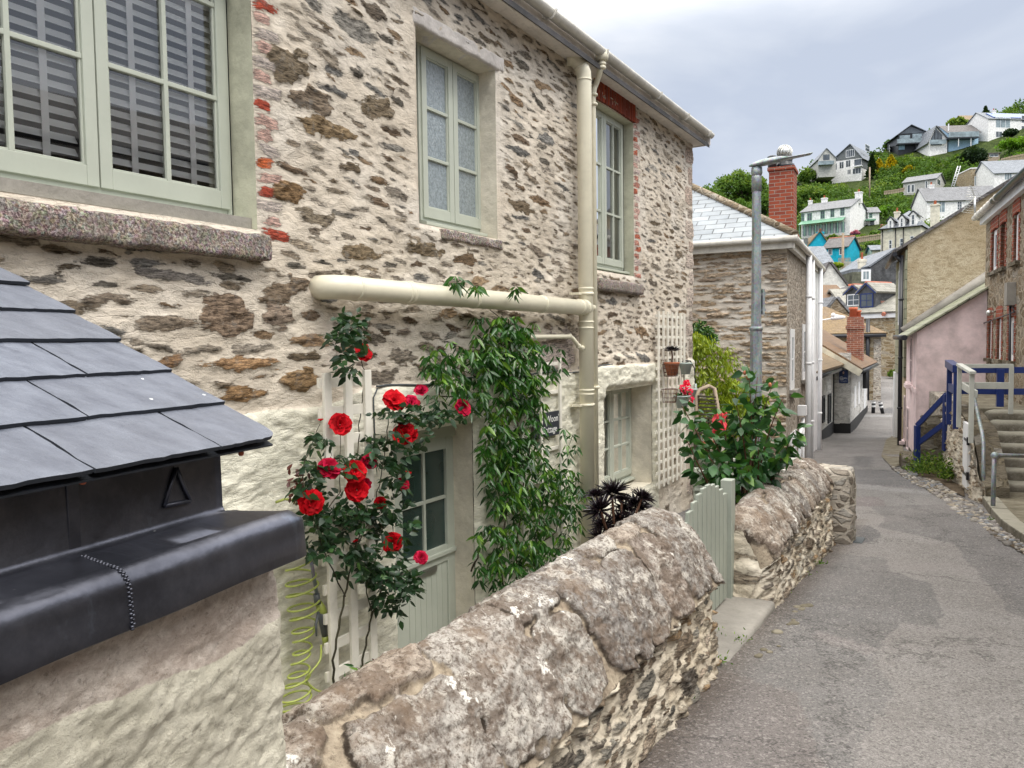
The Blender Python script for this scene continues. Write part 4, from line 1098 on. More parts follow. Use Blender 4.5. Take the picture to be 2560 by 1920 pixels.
for z12p, c in (([(1480, 1080), (1780, 1120), (1780, 1420), (1480, 1350)], (.18, .175, .175)), ([(1150, 1600), (1790, 1600), (1790, 1640), (1150, 1640)], (.25, .25, .25)), ([(1490, 1500), (1790, 1440), (1790, 1580), (1500, 1560)], (.10, .1, .105))):
    PATCHES.append(([tuple(road_px(2000 + x / 7.373, 820 + y / 7.373)[:2]) for x, y in z12p], c))
def road_sheet(name, xs, ys, dz):
    X, Y = np.meshgrid(xs, ys, indexing='ij')
    wx = fbm(X * 4, Y * 4, 4, 61) * .05 + fbm(X * 25, Y * 25, 2, 66) * .012; wy = fbm(X * 4 + 9, Y * 4, 4, 62) * .07 + fbm(X * 25, Y * 25 + 4, 2, 67) * .015
    col = np.zeros(X.shape + (3,)) + np.array((.172, .165, .162))
    t = fbm(X * .9, Y * .7, 4, 63)[..., None]; col = col * (1 + .18 * t)
    for poly, c in PATCHES:
        m = inpoly(X + wx, Y + wy, poly); col[m] = np.array(c) * (1 + .1 * t[m])
    # faint dirty gutter line next to the low wall
    n_ = X * C31 - Y * S31
    edge = sst(-.95, -1.2, n_)[..., None] * (Y < 9)[..., None]
    col = col * (1 - .55 * edge) + np.array((.10, .075, .055)) * .5 * edge
    Z = road_z(Y) + dz + fbm(X * .7, Y * .7, 3, 64) * .02 + fbm(X * 12, Y * 12, 3, 65) * .002
    # camber and fall to the right-hand channel
    s__ = X * S31 + Y * C31
    keepv = (n_ > -1.42) | (Y > 13.2) | ((s__ > 8.4) & (n_ > -3.2))
    k = keepv[:-1, :-1] & keepv[1:, 1:]
    P = np.stack([X, Y, Z], -1)
    return P, k, col
P1, k1, c1 = road_sheet('a', np.arange(-1.5, 7.5, .025), np.arange(1.2, 11.0, .025), 0)
P2, k2, c2 = road_sheet('b', np.arange(-3, 30.0, .12), np.arange(10.975, 62.0, .12), -.001)
P3, k3, c3 = road_sheet('c', np.arange(-6, 8, .1), np.arange(-10, 1.25, .1), -.001)
Vs, Fs, Cs, o_ = [], [], [], 0
for P_, k_, c_ in ((P1, k1, c1), (P2, k2, c2), (P3, k3, c3)):
    Vs.append(P_.reshape(-1, 3)); Fs.append(grid_faces(P_.shape[0], P_.shape[1], k_) + o_); Cs.append(c_.reshape(-1, 3)); o_ += P_.shape[0] * P_.shape[1]
tag(np_mesh('road', np.concatenate(Vs), np.concatenate(Fs), {'patch': np.concatenate(Cs)}, M['asphalt']), kind='structure')
b = MB(); b.quad(CW.p(-6, YARD, 0), CW.p(14, YARD, 0), CW.p(14, YARD, 2.6), CW.p(-6, YARD, 2.6))
tag(b.build('yard_paving', M['yard']), kind='structure')
b = MB(); b.quad((-600, -300, -6.5), (600, -300, -6.5), (600, 62, -6.5), (-600, 62, -6.5))
tag(b.build('ground', M['earth']), kind='structure')

# manhole/stopcock cover let into the lane
p0 = road_px(2140, 1352)
b = MB(); fr0 = Fr((p0.x, p0.y, p0.z), R(31)); b.fbox(fr0, -.13, .13, -.01, .012, -.07, .07); b.fbox(fr0, -.11, .11, .012, .016, -.05, .05)
tag(b.build('stopcock_cover', M['strip'], bevel=.003), 'small iron stopcock cover set in the asphalt by the second low wall', 'utility cover')

# ------------------------------------------------------------------ low lane walls
LW = Fr((0, 0, 0), R(31))      # s along the wall, d = distance from the line through the camera
def lane_wall(name, s0, s1, prof, zbase, label, seed, ds, dv, cop_size, cope_v, end_round=True, crest=None, rnd_amp=1.0):
    """prof: [(d, z)] going from outer foot over the crest to the inner foot"""
    pr = np.array(prof); seg = np.sqrt((np.diff(pr, axis=0) ** 2).sum(1)); L = np.concatenate([[0], np.cumsum(seg)])
    us = np.arange(s0, s1 + ds * .5, ds); vs = np.arange(0, L[-1] + dv * .5, dv)
    S = Stones(us, vs)
    v_cope = L[cope_v[0]]; v_cope1 = L[cope_v[1]]
    rs = random.Random(seed)
    # coping stones: big rough slabs laid over the top
    u = s0; i = 0; cp = [(.42, .40, .365), (.35, .33, .305), (.33, .285, .25), (.46, .435, .40), (.28, .265, .25), (.41, .355, .30)]
    mid = (v_cope + v_cope1) / 2
    while u < s1:
        wd = rs.uniform(*cop_size)
        nsp = 2 if rs.random() < .55 else 1
        if nsp == 1: parts = [(mid, (v_cope1 - v_cope) / 2)]
        else:
            f = rs.uniform(.40, .6); vm_ = v_cope + (v_cope1 - v_cope) * f
            parts = [((v_cope + vm_) / 2, (vm_ - v_cope) / 2), ((vm_ + v_cope1) / 2, (v_cope1 - vm_) / 2)]
        for (vc_, hb) in parts:
            S.stamp(u + wd / 2, vc_ + rs.uniform(-.01, .01), wd / 2 * rs.uniform(.94, 1.0), hb * rs.uniform(.95, 1.02), rs.uniform(-.16, .16), rs.uniform(4, 6), rs.choice(cp), rs.uniform(.004, .016) * rnd_amp, rs.randrange(999), rag=.18, lam=.7)
            S.placed.append((u + wd / 2, vc_, wd / 2, hb))
        u += wd * .97; i += 1
    PALL = [(.20, .165, .13), (.26, .235, .20), (.16, .135, .11), (.33, .29, .25), (.22, .22, .21), (.28, .21, .14), (.13, .12, .11), (.38, .34, .30)]
    S.scatter(9000, s0, s1, 0.02, v_cope - .01, [.04, .06, .08, .11], PALL, gap=.010, hr=(-.004, .022), asp=(.22, .5), rag=.4, seed=seed + 1, lam=1.3, ang=(-.1, .3))
    S.scatter(2500, s0, s1, v_cope1 + .02, L[-1], [.06, .09, .12], PALL, gap=.015, seed=seed + 2)
    U, V = S.U, S.V
    W = V + fbm(U * 2, V * 2, 3, seed) * .02
    # taper the ends
    if end_round:
        e = np.clip(np.minimum((U - s0) / .10, (s1 - U) / .10), 0, 1); e = np.sqrt(np.clip(1 - (1 - e) ** 2, 0, 1))
    else: e = np.ones_like(U)
    d = np.interp(V, L, pr[:, 0]); z = np.interp(V, L, pr[:, 1])
    # smooth the profile normal
    vv = np.linspace(0, L[-1], 400); dd = np.gradient(np.interp(vv, L, pr[:, 0])); zz = np.gradient(np.interp(vv, L, pr[:, 1]))
    ker = np.ones(31) / 31; dd = np.convolve(np.pad(dd, 15, 'edge'), ker, 'valid'); zz = np.convolve(np.pad(zz, 15, 'edge'), ker, 'valid')
    nl = np.sqrt(dd ** 2 + zz ** 2); nd_, nz_ = np.interp(V, vv, zz / nl), np.interp(V, vv, -dd / nl)
    rel = S.hgt * 1.3 + fbm(U * 2.2, V * 2.5, 4, seed + 3) * .014 + fbm(U * 10, V * 14, 4, seed + 4) * .009 + fbm(U * 40, V * 60, 3, seed + 5) * .005
    mort = sst(.004, -.010, S.sdf); rel -= mort * .012
    cx = (pr[:, 0].min() + pr[:, 0].max()) / 2
    d = cx + (d - cx) * (.55 + .45 * e); zt = pr[:, 1].max()
    if crest is not None: z = z + np.interp(U, crest[0], crest[1]) * sst(zbase + .3, zt - .1, z)
    z = np.where(z > zbase, z - (1 - e) * .07 * (z - zbase), z)
    d = d + nd_ * rel; z = z + nz_ * rel
    P = LW.arr(U, z, d)
    top = sst(-.05, .02, V - v_cope + fbm(U * 6, V * 6, 3, 9) * .04) * sst(.05, -.02, V - v_cope1)
    F_ = grid_faces(len(us), len(vs), flip=True)
    # coping faces take the lichened material
    ci = ((V[:-1, :-1] > v_cope - .005) & (V[:-1, :-1] < v_cope1)).astype(int).reshape(-1)
    Vall = P.reshape(-1, 3); nV = len(Vall); nv = len(vs)
    # end caps
    Fe = []; 
    t = thing(name, LW.p((s0 + s1) / 2, zbase, cx), label, 'wall')
    o = np_mesh('masonry', Vall, F_[ci == 0], {'sdf': S.sdf.ravel(), 'scol': S.col.reshape(-1, 3), 'pnt': (.22 + .5 * fbm(U * 2.6, V * 3, 4, seed + 8)).ravel()}, M['lanewall'], t)
    used = F_[ci == 1]
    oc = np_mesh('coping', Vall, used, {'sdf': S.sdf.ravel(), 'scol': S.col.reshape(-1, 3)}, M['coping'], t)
    for ob in (o, oc):      # drop unused vertices
        bm = bmesh.new(); bm.from_mesh(ob.data); bmesh.ops.delete(bm, geom=[v for v in bm.verts if not v.link_faces], context='VERTS'); bm.to_mesh(ob.data); bm.free()
    for idx, sgn in ((0, -1), (len(us) - 1, 1)):
        ring_ = P[idx]; c_ = np.array([ring_.mean(0)])
        N_ = 26; cc = []
        for q in range(N_ + 1):
            f = q / N_; base = c_ * f + ring_ * (1 - f)
            g_ = LW.D.to_tuple(); off = (math.sin(min(1, f * 2.2) * PI / 2) * .02)
            base = base + np.array(g_) * sgn * (off + (fbm(base[:, 2] * 16 + f, base[:, 1] * 10 + base[:, 0] * 12, 4, seed + 40) * .03 * min(1, f * 6))[:, None])
            cc.append(base)
        A = np.stack(cc)      # (N+1, nv, 3)
        n_, m_ = A.shape[:2]
        sdv = fbm(A[..., 2] * 11, A[..., 1] * 6 + A[..., 0] * 6, 3, seed + 41) * .05 - .004
        np_mesh('end_face', A.reshape(-1, 3), grid_faces(n_, m_, flip=(sgn < 0)), {'sdf': sdv.ravel(), 'scol': np.tile(np.array([[.28, .25, .21]]), (n_ * m_, 1)), 'pnt': np.zeros(n_ * m_)}, M['lanewall'], t)
    return t
profA = [(-1.17, -2.15), (-1.20, -1.60), (-1.23, -1.36), (-1.16, -1.31), (-1.20, -1.23), (-1.30, -1.07), (-1.42, -.955), (-1.52, -.925), (-1.61, -.97), (-1.67, -1.12), (-1.66, -1.4), (-1.67, -2.8)]
lane_wall('lane_wall', .75, 4.25, profA, -2.1, 'nearest low stone wall with broad lichened coping, ending at the garden gate', 21, .008, .008, (.30, .52), (3, 9), crest=([.7, 1.4, 1.9, 2.6, 3.9, 4.25], [-.07, -.06, -.05, -.035, -.01, -.05]))
profB = [(-1.14, -2.5), (-1.19, -1.80), (-1.21, -1.52), (-1.17, -1.48), (-1.21, -1.40), (-1.29, -1.29), (-1.39, -1.215), (-1.48, -1.20), (-1.56, -1.24), (-1.62, -1.36), (-1.62, -1.6), (-1.64, -2.9)]
lane_wall('lane_wall', 5.55, 8.25, profB, -2.4, 'second low stone wall beyond the gate with a stone pier at its far end', 35, .012, .012, (.16, .34), (3, 9), rnd_amp=1.7, crest=([5.5, 5.75, 6.3, 7.5, 8.3], [-.13, -.06, -.02, .0, .0]))
# pier at the far end
pier = MB()
o = stone_block('stone_pier', LW, 8.22, 8.62, -2.45, -1.30, -1.62, -1.02, M['stone_pier'], None, .03, .04, 9)
tag(o, 'rough flaking stone pier closing the far end of the second low wall', 'pier')
# threshold slab
o = stone_block('doorstep_slab', LW, 4.36, 5.60, -2.06, -1.856, -1.66, -1.185, M['concrete'], None, .006, .03, 10)
tag(o, 'worn concrete threshold slab in the gap under the garden gate', 'step')
# loose stones at the foot of the threshold
b = MB(); rs = random.Random(4)
for i in range(16):
    s_ = rs.uniform(4.3, 5.9); d_ = rs.uniform(-1.07, -.98); p_ = LW.p(s_, 0, d_); r_ = rs.uniform(.012, .035)
    b.ball((p_.x, p_.y, float(road_z(p_.y)) + .005), r_, 5, (1.2, 1, .5))
tag(b.build('stone_chippings', M['flag']), kind='stuff', label='pale stone chippings scattered along the threshold slab', cat='chippings')

# garden gate: narrow boards under an arched top, a post each side
gate = thing('garden_gate', LW.p(5.0, -1.95, -1.5), 'grey green wooden garden gate of narrow boards with an arched stepped top', 'gate')
gs0, gs1, gd = 4.47, 5.44, -1.50; nbd = 10
for i in range(nbd):
    a = gs0 + (gs1 - gs0) * i / nbd; c = gs0 + (gs1 - gs0) * (i + .84) / nbd
    f = (i + .5) / nbd * 2 - 1
    zt_ = -.95 - .17 * abs(f - .05) ** 1.7 - (.03 if i == 0 else 0)
    b = MB(); b.fbox(LW, a, c, -1.835, zt_, gd - .011, gd + .011); b.build('board', M['sage_gate'], gate, bevel=.003)
for z_ in (-1.76, -1.22):
    b = MB(); b.fbox(LW, gs0, gs1, z_, z_ + .08, gd - .045, gd - .012); b.build('ledge', M['sage_gate'], gate, bevel=.003)
b = MB(); b.bar(LW.p(gs0 + .05, -1.68, gd - .028), LW.p(gs1 - .05, -1.22, gd - .028), .07, .03, up=LW.N); b.build('brace', M['sage_gate'], gate)
b = MB(); b.fbox(LW, 5.475, 5.575, -2.0, -1.0, gd - .05, gd + .03); tag(b.build('gate_post', M['sage_gate'], bevel=.004), 'square grey green post between the arched gate and the second wall', 'post', 'posts flanking the garden gate')
b = MB(); b.fbox(LW, 4.38, 4.46, -2.0, -1.115, gd - .16, gd + .02); b.fbox(LW, 4.36, 4.475, -1.115, -1.09, gd - .18, gd + .035); tag(b.build('gate_post', M['sage_gate'], bevel=.004), 'short capped grey green gate post against the end of the nearest wall', 'post', 'posts flanking the garden gate')

# ------------------------------------------------------------------ lean-to store with slate roof and lead apron
SA = math.atan2(760, FPX)
Fc = Vector((-.464, 1.72, 0))
SF = Fr(Fc, SA)                  # s along its front (0 at the right corner), d towards the lane
store = thing('stone_store', SF.p(-.8, -2.2, -.5), 'lime-washed stone lean-to with slate roof and dark lead apron', 'lean-to')
slen = 3.0
# slates
pitch = math.radians(25.5); ev_d, ev_z = -.05, CW and on_plane(697, 1105, SF.o + SF.N * -.05, SF.N).z
sv = Vector((0, 0, math.sin(pitch))) - SF.N * math.cos(pitch)       # up the slope
rn_ = Vector((0, 0, math.cos(pitch))) + SF.N * math.sin(pitch)
E0 = SF.p(0, ev_z, ev_d)
gauge = .172
def sp_(s_, t_, h): return E0 + SF.D * s_ + sv * t_ + rn_ * h
# s position of the right verge
edge_s = on_plane(697, 1105, SF.o + SF.N * -.05, SF.N) ; edge_s = (edge_s - SF.o).dot(SF.D)
rows = 16
V_, F_, A_ = [], [], []
EV, EF = [], []
rs = random.Random(12)
jo = {0: [.19, .48, .80, 1.15, 1.5, 1.9, 2.3, 2.8], 1: [.36, .66, .98, 1.3, 1.7, 2.1, 2.6], 2: [.23, .50, .85, 1.2, 1.6, 2.0, 2.5], 3: [.40, .72, 1.05, 1.4, 1.8, 2.2]}
def slate(s0, s1, t0, t1, rnd, corner=False):
    """one slate: slightly ragged lower and side edges, its upper end tucked beneath the next"""
    nx, ny = 14, 10; base = len(V_)
    h0, h1 = .0145 + rnd * .003, .004
    tilt = rnd * .002
    sd_ = rs.randrange(999)
    for i in range(nx + 1):
        for j in range(ny + 1):
            a = i / nx; c = j / ny
            s_ = s0 + (s1 - s0) * a; t_ = t0 + (t1 - t0) * c
            if i in (0, nx): s_ += (rs.random() - .5) * .004
            if j == 0: t_ += (rs.random() - .5) * .004
            if corner:
                rr = .045
                if a > .5 and t_ - t0 < rr and s1 - s_ < rr:
                    dx = rr - (s1 - s_); dy = rr - (t_ - t0); L = math.hypot(dx, dy)
                    if L > rr: s_ -= dx * (1 - rr / L); t_ += dy * (1 - rr / L)
            hh = h0 + (h1 - h0) * c + tilt * a + float(0) + .0012 * math.sin(a * 9 + sd_) * math.sin(c * 7)
            V_.append(sp_(s_, t_, hh))
    for i in range(nx):
        for j in range(ny): F_.append((base + i * (ny + 1) + j, base + (i + 1) * (ny + 1) + j, base + (i + 1) * (ny + 1) + j + 1, base + i * (ny + 1) + j + 1))
    A_.extend([rnd] * ((nx + 1) * (ny + 1)))
    # cut edges
    def strip(idx, inv):
        e = len(EV)
        for k in idx:
            p_ = V_[base + k]; EV.append(p_); EV.append(p_ - rn_ * .0085 + (SF.N * .0 if not inv else Vector((0, 0, 0))))
        for k in range(len(idx) - 1): EF.append((e + 2 * k, e + 2 * k + 1, e + 2 * k + 3, e + 2 * k + 2))
    strip([i * (ny + 1) for i in range(nx + 1)], 0); strip([j for j in range(ny + 1)], 1); strip([nx * (ny + 1) + j for j in range(ny + 1)], 1)
for r_ in range(rows):
    js = [0.0] + jo[r_ % 4]
    for k in range(len(js)):
        sR = edge_s - js[k]; sL = edge_s - (js[k + 1] if k + 1 < len(js) else slen)
        slate(sL + .0055, sR + rs.uniform(-.001, .001), gauge * r_, gauge * r_ + gauge + .045, rs.random(), corner=(r_ == 0 and k == 0))
np_mesh('slate_roof', np.array([tuple(v) for v in V_]), np.array(F_), {'rnd': np.array(A_)}, M['slate'], store)
np_mesh('slate_edges', np.array([tuple(v) for v in EV]), np.array(EF), None, M['slate_edge'], store, smooth=False)
# underside deck of the roof
b = MB(); b.prism([sp_(edge_s - .012, .004, -.006), sp_(-slen, .004, -.006), sp_(-slen, rows * gauge, -.006), sp_(edge_s - .012, rows * gauge, -.006)], rn_ * -.004); b.build('roof_deck', M['slate_edge'], store)
# lead: upstand, rounded ledge, drip; cross-section in (d, z), swept along s, with a right-hand end
lz = on_plane(655, 1250, SF.o + SF.N * -.118, SF.N).z
bz = on_plane(779, 1378, SF.o + SF.N * .0, SF.N).z
ft = on_plane(760, 1280, SF.o, SF.N).z
prof = [(-.125, ev_z + .015), (-.122, lz + .012), (-.116, lz + .001), (-.10, lz - .001), (-.035, lz - .013)]
for k in range(9):
    a = PI / 2 * (1 - k / 8); prof.append((-.035 + .04 * math.cos(a), lz - .013 - .04 + .04 * math.sin(a)))
prof += [(.010, bz + .0), (.0045, bz - .002), (-.004, bz + .03)]
s_r = (on_plane(765, 1300, SF.o, SF.N) - SF.o).dot(SF.D)
xs = np.concatenate([np.linspace(-slen, s_r - .05, 120), s_r - .05 + .05 * np.sin(np.linspace(0, PI / 2, 8))[1:]])
V_, F_ = [], []
pa = np.array(prof)
for i, s_ in enumerate(xs):
    e = max(0, (s_ - (s_r - .05)) / .05); dr = .012 * (1 - math.sqrt(max(0, 1 - e * e)))
    for k, (d_, z_) in enumerate(prof):
        nn = float(fbm(np.array(s_ * 5.), np.array(k * .6), 3, 3)) * .004
        dd_ = d_ - dr * (1 if k > 4 else 0); zz_ = z_ - dr * (1 if 3 <= k <= 9 else 0) + nn * (1 if k > 2 else 0)
        if k <= 2: dd_ = d_ + nn * .6
        ss_ = s_
        ss_ = min(s_, s_r - .125 * min(1, max(0, -d_ - .012) / .10) ** 1.3)       # the upstand stops short; the ledge end is cut back
        V_.append(SF.p(ss_, zz_, dd_))
m_ = len(prof)
for i in range(len(xs) - 1):
    for k in range(m_ - 1): F_.append((i * m_ + k, i * m_ + k + 1, (i + 1) * m_ + k + 1, (i + 1) * m_ + k))
la = np_mesh('lead_apron', np.array([tuple(v) for v in V_]), np.array(F_), None, M['lead'], store)
b = MB()
b.poly([SF.p(s_r - .125 * min(1, max(0, -d_ - .012) / .10) ** 1.3, z_ - (.012 if 3 <= k <= 9 else 0), d_ - (.012 if k > 4 else 0)) for k, (d_, z_) in enumerate(prof) if k >= 3] + [SF.p(s_r - .125, bz, -.12)])
b.fbox(SF, -slen, s_r - .122, lz - .05, ev_z + .005, -.30, -.127)
b.build('lead_end', M['lead'], store, fixn=True)
# welded seams and the triangular cleat
b = MB()
sxf = (on_plane(318, 1480, SF.o, SF.N) - SF.o).dot(SF.D)
for sx, (y0) in ((sxf, 0),):
    for k in range(3, m_ - 2):
        a_, c_ = prof[k], prof[k + 1]
        n_ = max(1, int(math.hypot(c_[0] - a_[0], c_[1] - a_[1]) / .0035))
        for q in range(n_):
            f = q / n_; b.ball(SF.p(sx + (.002 if q % 2 else -.002) - (.035 if k < 3 else 0) * 0, a_[1] + (c_[1] - a_[1]) * f, a_[0] + (c_[0] - a_[0]) * f), (.0026 + .0005 * math.sin(q * 1.3)), 5, (1.5, 1.1, 1))
b.build('weld_seam', M['lead'], store)
b = MB(); su = (on_plane(186, 1300, SF.o + SF.N * -.12, SF.N) - SF.o).dot(SF.D); b.fbox(SF, su - .012, su + .012, lz, ev_z, -.124, -.1195); b.build('lap_seam', M['lead'], store, bevel=.002)
tri = [(458 - 0, 1062 + 0), (435, 1165), (476, 1148)]
tri = [(441, 1170), (410, 1265), (475, 1252)]
q = [on_plane(x, y, SF.o + SF.N * -.119, SF.N) for x, y in tri]
b = MB()
for i in range(3): b.tube([q[i], q[(i + 1) % 3]], .0045, 8)
b.build('lead_cleat', M['lead'], store)
for (x, y) in ((600, 1133), (203, 1203)):
    p_ = on_plane(x, y, SF.o + SF.N * -.10, SF.N); b = MB(); b.lathe(p_, [(.006, 0), (.006, .006), (.001, .007)], 10, SF.N); b.build('copper_nail', M['clay'], store)
# its rock-faced, thickly lime-washed wall
us = np.arange(-slen, s_r - .012, .008); vs = np.arange(-2.2, bz + .06, .008)
cs_ = on_plane(750, 1400, SF.o + SF.N * -.03, SF.N); cs_ = (cs_ - SF.o).dot(SF.D)
us = np.arange(-slen, cs_ + .001, .007)
U, V = np.meshgrid(us, vs, indexing='ij')
ridge = 1 - np.abs(fbm(U * 3.2 + V * .6, V * 6.0 - U * 1.0, 6, 81, .6)) * 2
rel = fbm(U * 1.5, V * 2.0, 4, 80) * .030 + ridge * .010 + fbm(U * 12, V * 26 - U * 3, 6, 82, .62) * .008 + fbm(U * 50, V * 70, 3, 84) * .006 - .055
pz = V + U * -.02 + fbm(U * 2.5, V * 2.5, 4, 85) * .07
up = sst(-.05, .05, (bz - .125 + .02 * np.sin(U * 5)) - pz)
rel += up * .012
rel -= .06 * sst(.08, 0, cs_ - U) ** 2
Pw = SF.arr(U + .02 * fbm(V * 4, V * 3, 4, 87) * sst(.06, 0, cs_ - U), V, rel)
np_mesh('rock_face', Pw.reshape(-1, 3), grid_faces(len(us), len(vs)), {'pnt': up.ravel()}, M['store'], store)
# return side
ds_ = np.arange(-.0, 2.3, .02); X, V2 = np.meshgrid(ds_, vs, indexing='ij')
j0 = Pw[-1]
rel2 = fbm(X * 3, V2 * 4, 4, 88) * .02 * np.minimum(1, X * 10)
Pr = np.repeat(j0[None], len(ds_), 0) - np.array(SF.N)[None, None] * X[..., None] + np.array(SF.D)[None, None] * rel2[..., None]
np_mesh('side_wall', Pr.reshape(-1, 3), grid_faces(len(ds_), len(vs)), {'pnt': np.repeat(up[-1][None], len(ds_), 0).ravel()}, M['store'], store)
# ------------------------------------------------------------------ generic helpers for the further buildings
def planar_uv(o, sc=1.0):
    me = o.data
    if me.uv_layers: return o
    uvl = me.uv_layers.new(name='UVMap'); M3 = mw(o)
    for p_ in me.polygons:
        n = (M3.to_3x3() @ p_.normal).normalized()
        if abs(n.z) > .97: t = Vector((1, 0, 0))
        else: t = Vector((0, 0, 1)).cross(n).normalized()
        b_ = n.cross(t)
        for li in p_.loop_indices:
            v = M3 @ me.vertices[me.loops[li].vertex_index].co
            uvl.data[li].uv = (v.dot(t) * sc, v.dot(b_) * sc)
    return o
def win(b, g, fr, s0, s1, z0, z1, d, cols=2, rows=2, fw=.06, bw=.03, rec=.05):
    """frame bars into b, glass sheet into g"""
    b.fbox(fr, s0, s0 + fw, z0, z1, d - rec, d + .02); b.fbox(fr, s1 - fw, s1, z0, z1, d - rec, d + .02)
    b.fbox(fr, s0 + fw, s1 - fw, z0, z0 + fw, d - rec, d + .02); b.fbox(fr, s0 + fw, s1 - fw, z1 - fw, z1, d - rec, d + .02)
    for i in range(1, cols):
        c = s0 + (s1 - s0) * i / cols; b.fbox(fr, c - bw / 2, c + bw / 2, z0 + fw, z1 - fw, d - rec, d + .012)
    for i in range(1, rows):
        c = z0 + (z1 - z0) * i / rows; b.fbox(fr, s0 + fw, s1 - fw, c - bw / 2, c + bw / 2, d - rec, d + .010)
    g.quad(fr.p(s0 + fw, z0 + fw, d + .004), fr.p(s1 - fw, z0 + fw, d + .004), fr.p(s1 - fw, z1 - fw, d + .004), fr.p(s0 + fw, z1 - fw, d + .004))
def window_at(parent, fr, s0, s1, z0, z1, cols=2, rows=2, mat='whiteupvc', glass='farglass', d=0.0, **k):
    b, g = MB(), MB(); win(b, g, fr, s0, s1, z0, z1, d, cols, rows, **k)
    w_ = b.build('window', M[mat], parent); g.build('pane', M[glass], w_); return w_
def slopebox(b, pts, th=.06):
    n = (Vector(pts[1]) - Vector(pts[0])).cross(Vector(pts[2]) - Vector(pts[0])).normalized()
    if n.z < 0: n = -n
    b.prism(pts, n * th)

# ------------------------------------------------------------------ stone house at the bend (left)
A2 = R(26.3)
C2 = Vector((5.0, 14.0, 0))
B2S = Fr(C2, A2, 1)                          # its lane side: s away from camera, d towards the lane
B2F = Fr(C2, A2 - PI / 2, -1)                # its front: s to the left, d towards the camera
zE = on_plane(1968, 603, B2F.o, B2F.N).z
h2 = thing('stone_house', C2 + Vector((-2, 2, -3.2)), 'coursed slate-stone house with hipped slate roof behind the street lamp', 'house')
Lf, Ls = 7.5, 6.2
us = np.arange(0, 3.6, .018); vs = np.arange(-3.2, zE - .02, .018)
S = Stones(us, vs)
z_ = -3.1; rs = random.Random(41); i = 0
while z_ < zE:
    hh = rs.uniform(.05, .11); u = -.1
    while u < 3.7:
        L = rs.uniform(.10, .34)
        if rs.random() < .9: S.stamp(u + L, z_ + hh / 2 + rs.uniform(-.015, .015), L * rs.uniform(.82, 1.0), hh * rs.uniform(.28, .50), rs.uniform(-.04, .05), rs.uniform(2.3, 4), rs.choice([(.32, .26, .195), (.38, .32, .26), (.27, .22, .165), (.35, .31, .265), (.43, .39, .34), (.24, .20, .165)]), rs.uniform(0, .03), rs.randrange(999), rag=.5, lam=1.6)
        u += L * 2 * rs.uniform(.9, 1.05)
    z_ += hh * .98
U, V = S.U, S.V
rel = S.hgt + fbm(U * 2, V * 3, 4, 42) * .02 + fbm(U * 12, V * 30, 4, 43) * .01 - .04
P = B2F.arr(U, V, rel)
np_mesh('front_wall', P.reshape(-1, 3), grid_faces(len(us), len(vs)), {'sdf': S.sdf.ravel(), 'scol': S.col.reshape(-1, 3), 'pnt': np.zeros(U.size)}, M['rubble_b2'], h2)
b = MB(); b.fbox(B2F, 3.58, Lf, -3.2, zE - .02, -.05, -.02); b.fbox(B2F, .05, 3.6, -3.2, zE - .02, -.4, -.10); b.build('front_wall_rear', M['stone_house'], h2)
sr_ = Vector((0, 0, 0))
b = MB(); b.fbox(B2S, .07, Ls, -3.4, zE - .02, -.3, -.003); o = b.build('lane_wall_face', M['stone_side'], h2)
# roof: hip facing the camera
hr = 1.62; run = 2.45; ov = .16
E = [B2F.p(-ov, zE + .05, ov), B2F.p(Lf, zE + .05, ov)]
rid = [B2S.p(run, zE + .05 + hr, -run), B2F.p(Lf, zE + .05 + hr, -run)]
b = MB(); slopebox(b, [E[0], E[1], rid[1], rid[0]], .03)
bk = B2S.p(Ls, zE + .05, ov)
slopebox(b, [E[0], bk, B2S.p(Ls, zE + .05 + hr, -run), rid[0]], .03)
planar_uv(b.build('roof', M['slate_pale'], h2))
b = MB(); b.tube([E[0] + Vector((0, 0, .05)), rid[0] + Vector((0, 0, .06))], .075, 8); b.tube([rid[0] + Vector((0, 0, .05)), rid[1] + Vector((0, 0, .05))], .075, 8)
b.build('hip_tiles', M['stone_brown'], h2)
b = MB(); b.fbox(B2F, -.14, Lf, zE - .14, zE + .03, .02, .12); b.fbox(B2S, -.14, Ls, zE - .14, zE + .03, .02, .10)
b.tube([B2F.p(-.20, zE + .03, .17), B2F.p(Lf, zE + .05, .17)], .055, 10); b.tube([B2S.p(-.2, zE + .03, .16), B2S.p(Ls, zE - .02, .16)], .055, 10)
b.build('gutter', M['gutter'], h2)
# lane side: slim windows, sills, white boxed-in pipes and pipes
b, g = MB(), MB()
for (xa, xb, ya, yb) in ((1975, 1984, 822, 975), (2005, 2016, 810, 950), (1976, 1990, 1085, 1150)):
    s0 = B2S.px(xa, 900)[0]; s1 = B2S.px(xb, 900)[0]; z1 = B2S.px(xa, ya)[1]; z0 = B2S.px(xa, yb)[1]
    wo = window_at(h2, B2S, s0, s1, z0, z1, 1, 2, 'whitepaint', 'farglass', fw=.16)
    b = MB(); b.fbox(B2S, s0 - .08, s1 + .08, z0 - .07, z0, 0, .12); b.build('window_sill', M['concrete'], h2)
s5 = B2S.px(2016, 800)[0]
b = MB(); b.fbox(B2S, s5 - .05, Ls, -3.4, zE - .15, -.02, .06); b.build('white_boarding', M['whitepaint'], h2)
b = MB()
for xx, rr_ in ((2021, .06), (2030, .045), (2050, .05)):
    s_ = B2S.px(xx, 900, .15)[0]; b.tube([B2S.p(s_, zE, .15), B2S.p(s_, -3.3, .15)], rr_, 10)
    for z_ in (.9, -.5, -1.8): ring(b, B2S.p(s_, z_, .15), Zv, rr_, .05, .012)
b.build('soil_pipe', M['whitepaint'], h2)
b = MB()
s_ = B2S.px(2008, 1000, .1)[0]
